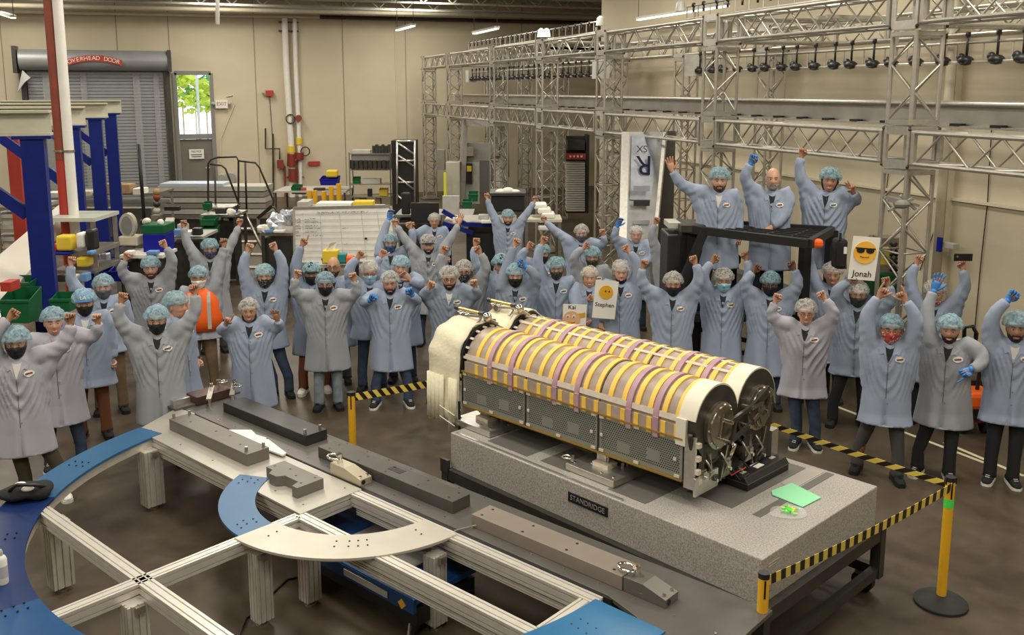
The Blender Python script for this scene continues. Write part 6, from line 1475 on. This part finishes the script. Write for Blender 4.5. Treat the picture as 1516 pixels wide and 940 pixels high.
    for i, s in enumerate((-1, 1)):
        f0 = Vector((s*split*k, .01, 0))
        if feet and feet[i]:
            w_ = loc(G(feet[i][0], feet[i][1], 0)); f0 = Vector((max(-.30, min(.30, w_.x)), max(-.06, min(.12, w_.y+.05)), 0))
        fl2.append(f0); kns.append(Vector((s*.095, -.01, .92*k)).lerp(f0+Vector((0, 0, .08)), .52))
        b.tube([(s*.09, 0, .9*k), kns[i], f0+Vector((0, 0, .08))], [.075, .045, .038], 8, 0)
    b.build('body', [sk, M['eyew'], M['iris'], M['lip'], M['teeth'], HAIR[hair]], P_, smooth=True, local=True, fix=False)
    # ---------- hair, cap, mask ...
    def onhead(mb, name, m_, sc=1., lab=None, sm=True):
        q = MB().merge(mb, Hm @ Matrix.Scale(sc, 4)); return q.build(name, m_, P_, smooth=sm, local=True, fix=False, label=lab)
    if hs: onhead(HAIRSH[hs], 'hair', HAIR[hair])
    if beard: onhead(BEARD, 'beard', HAIR[beard]); onhead(MUST, 'moustache', HAIR[beard])
    if mask: 
        onhead(MASKSH, 'face_mask', MASK[mask])
        st_ = MB()
        for s in (-1, 1): st_.tube([(s*.070, -.045, -.02), (s*.083, -.005, .02), (s*.086, .02, .0)], .002, 4).tube([(s*.062, -.04, -.085), (s*.082, .0, -.03), (s*.086, .02, .0)], .002, 4)
        onhead(st_, 'ear_loop', MASK[mask])
    if chin: onhead(CHIN, 'lowered_mask', MASK[chin if isinstance(chin, str) else 'k'])
    if gaiter:
        gt_ = MB().tube([hc+Vector((0, .01, -.06)), (0, .012, 1.48*k), (0, .02, 1.40*k)], [(.082, .085), (.075, .075), (.09, .085)], 16, up=Vector((0, 1, 0))); gt_.build('neck_gaiter', MASK['o' if mask == 'o' else 'k'], P_, smooth=True, local=True)
    if cap: 
        cs = CAPS[seed % 6]; onhead(cs, 'hair_net', NET[cap]) 
        bd = MB().tube([Vector((.083*math.sin(a), .006-.103*math.cos(a), .060-.050*(1-math.cos(a))/2-.0)) for a in [2*PI*i/20 for i in range(21)]], .0045, 5, cap=False); onhead(bd, 'elastic_band', NET[cap], 1.0)
    if hat:
        hm = mat('ball_cap', (.05, .16, .40), .8) if hat == 'blue' else M['blackcloth']
        c_ = MB(); sh = shell(lambda c: c.z > .052-.25*max(0, c.y), .020); c_.merge(sh)
        vs = []
        for i in range(9):
            t = -1+2*i/8; vs += [Vector((t*.068, -.088+.02*t*t, .058)), Vector((t*.075, -.150+.055*t*t, .048-.012*t*t))]
        c_.add(vs+[v-Vector((0, 0, .006)) for v in vs], [(2*i, 2*i+1, 2*i+3, 2*i+2) for i in range(8)]+[(18+2*i, 18+2*i+2, 18+2*i+3, 18+2*i+1) for i in range(8)]+[(2*i+1, 19+2*i, 21+2*i, 2*i+3) for i in range(8)])
        ho = onhead(c_, 'ball_cap', hm, 1.04)
        if hat == 'blue':
            e_ = text('LA', .055, M['white'], 'lettering', Hm @ Vector((0, -.132, .085)), (1, 0, 0), (0, .35, 1), None); e_.parent = ho
    if glasses:
        gm_ = MB()
        for s in (-1, 1):
            gm_.tube([Vector((s*.032+.021*math.cos(a), -.104, .004+.017*math.sin(a))) for a in [2*PI*i/12 for i in range(13)]], .0026, 5, cap=False); gm_.bar((s*.053, -.102, .01), (s*.08, .0, .008), .003, .004)
        gm_.bar((-.011, -.106, .008), (.011, -.106, .008), .003, .003); onhead(gm_, 'glasses', M['redbrown'] if glasses == 'r' else M['black'])
    # ---------- lab coat
    c = MB(); W0 = 1.0
    hz = hem*k; rings = [(1.475, .066, .066, .02), (1.45, .115, .085, .015), (1.415, .190, .108, .01), (1.34, .226, .126, .0), (1.22, .232, .138+bust, -.005), (1.05, .232, .142, -.005), (.90, .245, .155, 0), (.72, .262, .168, 0)]
    rings = [r for r in rings if r[0]*k > hz+.06]; pts = [(0, r[3], r[0]*k) for r in rings]+[(0, -.012, hz)]
    fl_ = .185+.018*rnd.random(); rad = [(r[1]*k, r[2]*k) for r in rings]+[((.278+.014*rnd.random())*k, fl_*k)]
    c.tube(pts[::-1], rad[::-1], 28, up=Vector((0, 1, 0)))
    for s, Sh, E_, W2, kd, _u in arms:
        a0 = Vector((s*.10, .01, 1.39*k)); end = W2-(W2-E_).normalized()*.012
        ps = [a0, Sh]+bez(Sh, E_, end, 7)[1:]; n = len(ps)
        rr = [.092, .098]+[.094-.042*(i/(n-3))**.9 for i in range(n-2)]; 
        c.tube(ps, [q*k for q in rr], 14)
        if W2.z > Sh.z-.05:   # cloth pulled up under a raised arm
            c.tube([Sh.lerp(E_, .55)*1., Vector((s*.185*k, .0, 1.22*k)), Vector((s*.165*k, 0, .98*k))], [.062*k, .095*k, .09*k], 12)
    sd = seed*3.1; am = 1. if raised else .5; am1 = [1.0 if raised == 2 else .55 if raised == 1 else .2][0]
    n1, n2, n3 = rnd.uniform(.12, .18), rnd.uniform(2.0, 3.4), rnd.randint(4, 6); n4 = rnd.uniform(-.5, .5)
    def disp(co):
        X, Y, Z = co[:, 0], co[:, 1], co[:, 2]; th = np.arctan2(X, -Y); core = np.clip((.27-np.abs(X))/.05, 0, 1)
        fr_ = np.clip(-Y/.06, 0, 1)
        low = np.clip((1.12*k-Z)/(1.12*k-hz), 0, 1)
        dd = .016*low**.8*np.sin(n3*th+sd+1.2*np.sin(3*Z+sd))*np.clip((Z-hz+.3)*5, 0, 1)
        sgn = np.sin(sd)*.5
        arg = (Z-n2*np.sqrt((X-.02*sgn)**2+.0012)**1.4*1.7+n4*X*.5+.02*np.sin(31*X+sd))/n1*2*PI+sd+1.1*np.sin(9*Z+5*X+sd)
        wv = np.sin(arg); dd += .0125*am1*core*fr_*(np.sign(wv)*np.abs(wv)**1.3*(.75+.35*np.sin(7*X+5*Z+sd))+.12*np.sin(2.1*arg+9*X))*np.clip((Z-.86*k)*6, 0, 1)*np.clip((1.42*k-Z)*7, 0, 1)
        dd += .009*(1-am1)*core*np.sin(5*th+6*Z+sd)*np.clip((Z-.8)*3, 0, 1)
        arm = 1-core; dd += .0042*arm*(np.sin(41*Z+33*np.abs(X)+sd+2*np.sin(9*Y+13*Z))+.7*np.sin(67*np.abs(X)-29*Z+2*sd+3*np.sin(23*Y)))*np.where(Z > 1.0*k, 1, 0)
        # front opening below the waist
        g_ = np.clip((hz+.30*k-Z)/(.30*k), 0, 1)*np.exp(-((X+.012)/(.020))**2)*fr_; dd -= .05*g_
        dd -= .010*np.exp(-((X+.012)/.010)**2)*fr_*np.clip((1.2*k-Z)*8, 0, 1)*.6
        return dd
    vox = .0165 if d < 10.5 else .0185 if d < 12.5 else .022
    me = remesh(c, vox, disp); me.name = 'lab_coat'; me.materials.append(coatmat(CT[coat])); co = bpy.data.objects.new('lab_coat', me); COL.objects.link(co); co.parent = P_
    bm = bmesh.new(); bm.from_mesh(me); tree = BVHTree.FromBMesh(bm); bm.free()
    def onf(X_, Z_, off=.004):
        r = tree.ray_cast(Vector((X_, -1, Z_)), Vector((0, 1, 0)))
        return (r[0]-Vector((0, off, 0))) if r[0] is not None else Vector((X_, -.14, Z_))
    def patch(poly, off, th=.005):   # polygon on the coat front, subdivided in rows
        vs = [onf(px_, pz_, off) for px_, pz_ in poly]; n = len(vs); return MB().add(vs+[v+Vector((0, th+.004, 0)) for v in vs], [tuple(range(n)), tuple(range(n, 2*n))[::-1]]+[(i, n+i, n+(i+1) % n, (i+1) % n) for i in range(n)])
    vz = 1.27*k; nk = 1.435*k; lx = lean*.05
    patch([(-.050, nk), (-.03, nk-.02), (0, nk-.03), (.03, nk-.02), (.050, nk), (.022, (nk+vz)/2), (-.012, vz), (-.03, (nk+vz)/2)], .004).build('shirt', M[shirt], P_, local=True)
    for s in (-1, 1):
        lp_ = [(s*.045-.0, nk+.012), (s*.105, nk-.030), (s*.085, nk-.085), (s*.055, nk-.070), (-.012+s*.006, vz-.005), (s*.030-.006, (nk+vz)/2)]
        patch(lp_, .009, .006).build('collar', co.data.materials[0], co, local=True)
    pk = MB(); zz = vz-.01; prev = onf(-.012, zz, .003)
    while zz > hz+.32*k: zz -= .05; q_ = onf(-.012, zz, .003); pk.bar(prev, q_, .0045, .003); prev = q_
    if pk.v: pk.build('placket_seam', M['dgrey'], co, local=True)
    if d < 12.5:
        bt_ = MB()
        for i in range(4): q_ = onf(.004, vz-.03-.13*i*k, .004); bt_.cyl(q_, q_-Vector((0, .004, 0)), .006, 6)
        bt_.build('button', M['grey'], co, local=True)
    bx = .095; bz = 1.31*k; bd = MB(); q_ = onf(bx, bz, .006)
    pts = [(bx+.046*math.cos(a), bz+.028*math.sin(a)) for a in [2*PI*i/14 for i in range(14)]]; 
    o_ = patch(pts, .010, .003).build('name_badge', M['white'], co, local=True)
    qa, qb = onf(bx-.030, bz+.000, .017), onf(bx+.030, bz+.006, .017); MB().bar(qa, qb, .004, .014).build('stitching', M['redbrown'] if seed % 3 else M['dgrey'], o_, local=True)
    # ---------- trousers and shoes
    tr = MB()
    for i, s in enumerate((-1, 1)):
        f0 = fl2[i]; kn = kns[i]
        tr.tube([(s*.07, .01, .95*k), (s*.09, .0, .80*k), kn, f0+Vector((0, 0, .26)), f0+Vector((0, 0, .11)), f0+Vector((0, 0, .065))], [(.095, .10), (.09, .095), (.070, .075), (.060, .062), (.062, .066), (.064, .07)], 12, up=Vector((0, 1, 0)))
    tv = tr.v; tr.v = [(p[0]*(1+.04*noise.noise(Vector(p)*14+Vector((seed, 0, 0)))), p[1]+.012*noise.noise(Vector(p)*20), p[2]) for p in tv]
    tr.build('trousers', M[PANT[pants]], P_, smooth=True, local=True)
    sm = {'k': (M['blackcloth'], M['black']), 'w': (M['white'], M['white']), 'c': (M['blackcloth'], M['white']), 'g': (M['greyp'], M['white']), 'o': (M['card'], M['white'])}[shoes]
    for i, s in enumerate((-1, 1)):
        T_ = Matrix.Translation(fl2[i]-Vector((0, .0, 0))) @ Matrix.Rotation(math.radians(-s*(-16)), 4, 'Z')
        MB().merge(SHOE, T_).build('shoe', list(sm), P_, smooth='auto', local=True)
    if vest:
        v = MB().tube([(0, .0, .93*k), (0, 0, 1.1*k), (0, 0, 1.3*k), (0, .005, 1.405*k), (0, .01, 1.45*k)], [(.275, .19), (.262, .185), (.252, .175), (.20, .145), (.11, .115)], 28, up=Vector((0, 1, 0)))
        vo = v.build('hi_vis_vest', M['orange'], P_, smooth=True, local=True)
        vt = BVHTree.FromPolygons([Vector(p) for p in v.v], [tuple(f) for f in v.f])
        def vf(X_, Z_):
            r = vt.ray_cast(Vector((X_, -1, Z_)), Vector((0, 1, 0))); return r[0]-Vector((0, .004, 0)) if r[0] is not None else Vector((X_, -.16, Z_))
        for s in (-1, 1):
            st_ = MB(); zs = [1.42, 1.37, 1.30, 1.22, 1.14, 1.05, .96]
            st_.tube([vf(s*.110, a_*k) for a_ in zs], [(.024, .004)]*7, 8, up=Vector((0, 1, 0)))
            st_.build('reflective_strip', M['lgrey'], vo, local=True)
    return P_, arms, loc
# ================================================================ cast (pixel of the crown, look, raised hands)
p = person
p(22, 488, 'person at far left front in blue hair net and black mask, fist pushed right', hl=(13, 464), hr=(106, 471), mask='k', cap='b', coat='p', pants='o', shirt='shirtw', hem=.50, shoes='w', feet=((40, 745), (104, 752)), tone='t')
p(77, 457, 'smiling person in blue hair net with pink shirt collar, second from left', hl=None, hr=(146, 470), cap='b', coat='p', smile=True, shirt='shirtp', turn=8, hem=.50, tone='l', shoes='c', pants='j', feet=(None, (132, 718)))
p(124, 430, 'person in blue ball cap and black mask behind the two people at far left', hat='blue', cap='b', mask='k', coat='b', tone='l', shirt='shirtw', hem=.62, pants='r', hair='b')
p(152, 407, 'person with grey blue mask and blue hair net, fist raised beside the blue crane post', hl=(104, 386), cap='b', mask='g', coat='b', tone='l', hair='b', pants='k', hem=.78)
p(222, 380, 'tall bearded person in grey coat with both fists up, behind the black masked person', hl=(184, 379), hr=(245, 360), cap='t', coat='g', beard='b', tone='l', smile=False, pants='g', hair='b')
p(231, 455, 'person in long grey coat and black mask, arms spread high, left foreground', hl=(178, 440), hr=(290, 428), cap='b', mask='k', coat='g', tone='m', hem=.50, pants='b', hair='k')
p(258, 434, 'person in blue hair net seen in profile looking right behind the spread armed person', cap='t', coat='b', turn=50, hr=None, hl=(249, 482), kl='relax', tone='l', hair='g', pants='k')
p(293, 394, 'person in orange hi-vis vest and white mask lowered under the nose with one fist high', hr=(333, 352), cap='b', coat='g', mask='w', vest=True, tone='t', pants='k', hem=.80)
p(310, 353, 'tall person in dark floral mask with both fists very high, behind the orange vest', hl=(271, 331), hr=(355, 328), cap='t', mask='p', coat='g', tone='m', pants='g', hair='b')
p(368, 444, 'short smiling person in pale hair net and blue coat with one finger raised', h=1.60, hl=(333, 473), kl='point', hr=(412, 467), kr='open', cap='w', coat='b', smile=True, tone='m', hs='short', hair='k', hem=.36, pants='g', gaiter=True, bust=.01, mask='')
p(391, 392, 'person in floral black mask, both fists raised, left of the pointing hand', hl=(366, 366), hr=(408, 364), cap='b', mask='f', coat='b', tone='l', pants='j', hair='b', hem=.66, feet=((404, 602), (428, 606)))
p(461, 388, 'person in black ball cap and dark neck gaiter with a finger pointing up', hl=(447, 358), kl='point', hat='black', cap='b', mask='k', gaiter=True, coat='d', tone='m', pants='r', shoes='w', feet=((447, 606), None))
p(494, 380, 'bald bearded person with glasses standing behind the masked pair, no hair net', cap='', hs='', beard='k', glasses=True, coat='b', tone='m', pants='g', turn=-8)
p(481, 403, 'person in grey coat, black mask and pale jeans with both arms bent up, centre left', h=1.72, hl=(437, 405), hr=(526, 409), cap='t', mask='k', glasses=True, coat='g', tone='l', pants='l', feet=((472, 618), (500, 615)), hem=.50, hair='k', split=.11)
p(547, 387, 'person in pale hair net, glasses and blue surgical mask with a thumb up', hl=(529, 376), kl='thumb', cap='w', mask='s', glasses='r', coat='b', tone='m', pants='j', hair='g', hem=.72)
p(577, 402, 'bearded person in pale net and blue coat holding both blue gloved fists at chest height', h=1.71, hl=(547, 438), hr=(611, 430), gl='LR', cap='w', beard='k', coat='b', tone='m', pants='j', shoes='c', feet=((556, 610), (605, 602)), hem=.47, smile=False, hair='k', split=.14)
p(593, 379, 'smiling person in blue hair net behind the gloved person, fist at the cheek', hl=(563, 374), kl='thumb', hr=(606, 408), kr='relax', cap='b', smile=True, coat='b', tone='l', hair='k', tilt=6)
p(578, 345, 'person in navy blue mask with gloved hand arched over the whiteboard', hl=(577, 314), hr=(608, 333), gl='L', kl='relax', cap='t', mask='B', coat='b', tone='l', hair='b')
p(634, 347, 'grinning person in white cap hood with arms thrown wide in front of the older man', hl=(584, 326), hr=(684, 319), cap='w', hat='black', beard='k', smile=True, coat='g', tone='l', kr='open', hair='k')
p(643, 314, 'older person in pale hair net and collared coat with raised fist before the monitor', hl=(609, 332), cap='w', coat='b', tone='m', hair='g', h=1.70)
p(665, 395, 'bearded person with glasses and pale net holding two fists at shoulder height', hl=(634, 420), hr=(705, 418), cap='w', glasses=True, beard='k', coat='d', tone='l', smile=False, hair='k', pants='b', feet=((640, 604), (692, 600)), hem=.55, shirt='shirtw')
p(687, 385, 'person in floral mask and glasses with two fists raised beside the dark bench', hl=(655, 369), hr=(711, 369), cap='w', glasses=True, mask='f', coat='g', tone='m', hair='k', pants='b')
p(752, 309, 'tall smiling person far back at centre with both arms straight up', hl=(720, 288), hr=(795, 289), cap='b', smile=True, beard='k', coat='b', tone='l', hair='k')
p(741, 376, 'person in dark cap under a blue net raising one bare and one gloved hand', hl=(703, 358), hr=(745, 389), gl='R', cap='b', hat='black', coat='b', tone='m', turn=15)
p(763, 391, 'person in black mask behind the cream cover, one gloved fist up', hr=(778, 389), hl=(767, 343), gl='R', cap='b', mask='k', coat='d', tone='l', hair='k')
p(803, 360, 'person mostly hidden behind others in teal hair net right of the tall centre person', hl=(781, 362), cap='t', coat='b', tone='m', mask='k')
p(824, 381, 'person in camouflage mask and dark hair with one fist raised, left of the sign holders', hl=(803, 355), cap='t', mask='c', coat='b', tone='m', hair='k', hs='short')
p(861, 331, 'person in grey mask and pale net, arm flung far left before the tray rack', hl=(797, 315), hr=(894, 343), cap='w', mask='g', coat='b', tone='l', hair='b')
p(877, 365, 'person in teal net and dark camouflage mask above the blond sign holder', hl=(864, 362), cap='t', mask='c', coat='g', tone='m', hair='k')
E30 = p(873, 395, 'smiling blond person in pale net holding the plain orange face sign', h=1.64, hl=(869, 466), hr=(879, 438), cap='w', coat='b', tone='l', smile=True, hair='y', hs='long', bust=.01)
p(920, 386, 'older person in white net, black mask under the chin, beside the orange face sign', hr=(931, 367), cap='w', coat='b', tone='l', hair='g', chin='k', smile=True, hem=.50)
p(942, 333, 'laughing person in white head cover with one blue gloved hand up', hl=(914, 330), hr=(951, 388), gl='L', cap='w', beard='g', smile=True, coat='b', tone='l', hair='g', kl='relax', kr='fist')
p(994, 346, 'person in blue net and patterned mask with one arm stretched behind the black frame', hl=(970, 326), hr=(1074, 339), cap='b', mask='p', coat='g', tone='m', hair='k')
p(997, 403, 'person in pale net and black mask with both fists up, behind the cylinders', hl=(951, 390), hr=(1030, 384), kl='fist', cap='w', mask='k', coat='b', tone='m', hair='k', hem=.45)
p(1072, 398, 'person in white surgical mask and pale net behind the far cylinder end', hl=(1055, 382), hr=(1106, 378), cap='w', mask='s', coat='b', tone='t', hair='k', hem=.45)
p(1141, 403, 'person in blue net and dark mask with bent arm, right of the surgical mask', hl=(1116, 396), hr=(1176, 392), cap='t', mask='k', glasses=True, coat='b', tone='d', hair='k', hem=.45)
# three on the platform
PB_ = 1.06
p(1066, 245, 'elevated bearded person in blue net reaching to the truss, leftmost on the platform', base=PB_, hl=(994, 247), kl='open', cap='t', beard='b', coat='b', tone='l', hair='b', pants='j', shirt='shirtw', h=1.86, d=11.9)
p(1145, 246, 'elevated bald person without hair net, blue gloved fist up, middle of the platform', base=PB_, hl=(1111, 236), gl='L', cap='', hs='', beard='g', coat='b', tone='l', hr=(1140, 331), kr='relax', hair='g', hem=.50, pants='b', h=1.86, d=11.9)
p(1224, 257, 'elevated smiling person in dark net giving a peace sign, rightmost on the platform', base=PB_, hl=(1186, 226), hr=(1265, 279), kr='peace', cap='t', smile=True, coat='b', tone='m', hair='k', hs='long', lean=.2, tilt=6, pants='j', h=1.86, d=11.9)
p(1233, 388, 'laughing person in white net under the sunglasses sign with one fist very high', h=1.80, hl=(1197, 353), hr=(1222, 436) if False else None, cap='w', smile=True, coat='b', tone='l', hair='g', pants='b', shirt='shirtk')
p(1194, 446, 'smiling person with glasses in long lavender coat beside the cylinder hubs', h=1.66, hl=(1147, 440), hr=(1222, 436), cap='w', glasses='r', smile=True, coat='p', tone='l', hair='b', pants='j', shoes='c', feet=((1179, 676), (1208, 684)), hem=.60, bust=.015, split=.09)
E42 = p(1271, 418, 'person in olive neck gaiter and pale net under the sunglasses sign', hl=(1259, 410), hr=(1316, 416), cap='w', mask='o', gaiter=True, coat='d', tone='t', hair='k', pants='b', shoes='k', feet=((1235, 672), None), hem=.62)
p(1286, 372, 'person hidden behind the sunglasses sign holding it up by its top edge', hr=(1291, 353), cap='t', coat='b', tone='l', hair='k')
p(1320, 468, 'person in teal net and red patterned mask, both thumbs out overhead, right foreground', h=1.72, hl=(1302, 432), hr=(1341, 438), kl='shaka', kr='shaka', cap='t', mask='r', glasses='r', coat='b', tone='m', hair='k', pants='g', feet=((1268, 694), (1330, 732)), hem=.60, shoes='k', split=.17)
p(1385, 416, 'person filming with a black phone held high, face half hidden by a gloved hand', hl=(1357, 384), hr=(1427, 392), cap='w', chin='r', coat='b', tone='l', hair='g', smile=True, pants='b')
p(1408, 469, 'grinning person in blue net with one gloved hand up and one pointing at the camera', h=1.70, hl=(1383, 423), hr=(1440, 541), kl='open', kr='point', gl='LR', cap='b', beard='k', smile=True, coat='g', tone='m', hair='k', pants='b', shoes='c', feet=((1355, 712), (1400, 735)), hem=.56, turn=-6)
p(1506, 465, 'person at the far right edge in blue coat with moustache and gloved fist overhead', h=1.76, hl=(1493, 437), gl='L', cap='t', beard='k', coat='b', tone='t', hair='k', pants='b', shoes='c', feet=((1466, 726), (1503, 744)), hem=.62, shirt='shirtw')
# ================================================================ signs and things in hands
def sign(px0, py0, px1, py1, d, label, name, emoji, skew=0):
    A_, B_, C_, E_ = D(px0, py0, d), D(px1, py0+skew, d), D(px1-2, py1+skew, d), D(px0-2, py1, d)
    t = thing('name_sign', label, 'sign', (A_+C_)/2); xd = (B_-A_).normalized(); yd = (A_-E_); yd = (yd-xd*yd.dot(xd)).normalized(); n = xd.cross(yd)
    if n.dot(_H) > 0: n = -n
    w = (B_-A_).length; h_ = (A_-E_).length; c = (A_+C_)/2
    MB().box(c, (w, h_, .006), (xd, yd, n)).build('card', M['paper'], t)
    f = c+n*.005
    if emoji == 'shades':
        e = f+yd*h_*.14; r = w*.42
        MB().tube([e, e+n*.006], r, 36).build('round_face', mat('emoji_orange', (.85, .38, .04), .6, col2=(.9, .55, .06), scale=2), t)
        g_ = MB()
        for s in (-1, 1): g_.tube([e+xd*s*r*.42+yd*r*.18+n*.007, e+xd*s*r*.42+yd*r*.18+n*.010], [(r*.36, r*.25)]*2, 18, up=yd)
        g_.box(e+yd*r*.36+n*.008, (r*1.75, r*.12, .003), (xd, yd, n)); g_.build('dark_glasses', M['black'], t)
        MB().tube([e+n*.009+xd*r*x_-yd*r*(.42-.5*x_*x_) for x_ in (-.4, -.2, 0, .2, .4)], r*.035, 6).build('mouth', M['redbrown'], t)
        text(name, h_*.20, M['black'], 'lettering', f-yd*h_*.36, xd, yd, t)
    elif emoji == 'plain':
        e = f+yd*h_*.20; r = w*.30
        MB().tube([e, e+n*.006], r, 30).build('round_face', M['yellow'], t)
        for s in (-.1, .42): MB().tube([e+xd*r*s+yd*r*.15+n*.007, e+xd*r*s+yd*r*.15+n*.01], [(r*.10, r*.14)]*2, 10).build('eye', M['black'], t)
        text(name, h_*.155, M['black'], 'lettering', f-yd*h_*.14, xd, yd, t)
    else:
        e = f-yd*h_*.08-xd*w*.12; r = w*.36
        MB().tube([e-yd*r*.1, e-yd*r*.1+n*.006], r, 30).build('round_face', mat('peach', (.75, .42, .22), .6), t)
        for s in (-.45, .25):
            MB().tube([e+xd*r*s+yd*r*.25+n*.006, e+xd*r*s+yd*r*.25+n*.009], r*.22, 14).build('eye_white', M['white'], t); MB().tube([e+xd*r*s+yd*r*.2+n*.009, e+xd*r*s+yd*r*.2+n*.012], r*.09, 8).build('pupil', M['black'], t)
        MB().tube([e+n*.009+xd*r*x_-yd*r*(.5-.5*x_*x_) for x_ in (-.4, -.2, 0, .2, .4)], r*.05, 6).build('mouth', M['red'], t)
        MB().slab([f+xd*w*.08-yd*h_*.10, f+xd*w*.46-yd*h_*.02, f+xd*w*.46+yd*h_*.18, f+xd*w*.1+yd*h_*.12], -.006).build('orange_shape', mat('ochre_card', (.62, .33, .05), .6), t)
        text(name, h_*.24, M['black'], 'lettering', f+yd*h_*.38-xd*w*.12, xd, yd, t)
def dd_(ytop, h): return (CAMZ-h)*F/(ytop-133)
sign(1260, 349, 1300, 413, dd_(418, 1.73)-.10, 'white name sign with a round face in sunglasses, held high at right', 'Jonah', 'shades', 3)
sign(880, 414, 914, 470, dd_(395, 1.64)-.30, 'white name sign with a plain orange round face', 'Stephen', 'plain', 3)
sign(834, 450, 869, 486, dd_(395, 1.64)-.32, 'small white name sign with a peach face just above the rear cylinder', 'Kai', 'kai', 1)
ph_ = D(1426, 381, dd_(416, 1.73)-.28); t = thing('phone', 'black phone held sideways above the crowd at right', 'phone', ph_)
MB().box(ph_, (.21, .012, .085), (_R, _H)).build('phone_body', M['black'], t, bevel=.006); MB().cyl(ph_-_R*.07+UP*.01-_H*.006, ph_-_R*.07+UP*.01-_H*.011, .014, 12).build('lens', M['chrome'], t)

# ================================================================ groups of things that repeat
GRP = {'person': 'people cheering around the cylinders', 'block': 'steel blocks on the tooling plates', 'gantry': 'blue crane posts at left', 'bin': 'plastic bins on the benches', 'stanchion': 'yellow stanchions with hazard tape',
       'sign': 'signs', 'tape': 'floor and barrier tapes', 'cable': 'cables', 'pipe': 'pipes of the building', 'table': 'benches and tables', 'box': 'boxes on the benches', 'packet': 'packets on the benches', 'bag': 'bags', 'light': 'hanging tube lights',
       'lamp bar': 'lamp bars on the truss', 'beacon': 'white cones on the truss', 'cabinet': 'cabinets below the benches', 'sheet': 'sheets and shims', 'case': 'cases', 'shelf': 'shelving', 'truss': 'aluminium truss rows', 'bush': 'bushes outside the door', 'cover': 'cream covers on the cylinders', 'fixture': 'clamping fixtures', 'bracket': 'brackets', 'paper': 'loose papers'}
cnt = {}
for o in list(COL.objects):
    if o.parent is None and 'category' in o: cnt.setdefault(o['category'], []).append(o)
for c_, l_ in cnt.items():
    if len(l_) > 1:
        for o in l_:
            if 'group' not in o: o['group'] = GRP.get(c_, c_+' items in the hall')
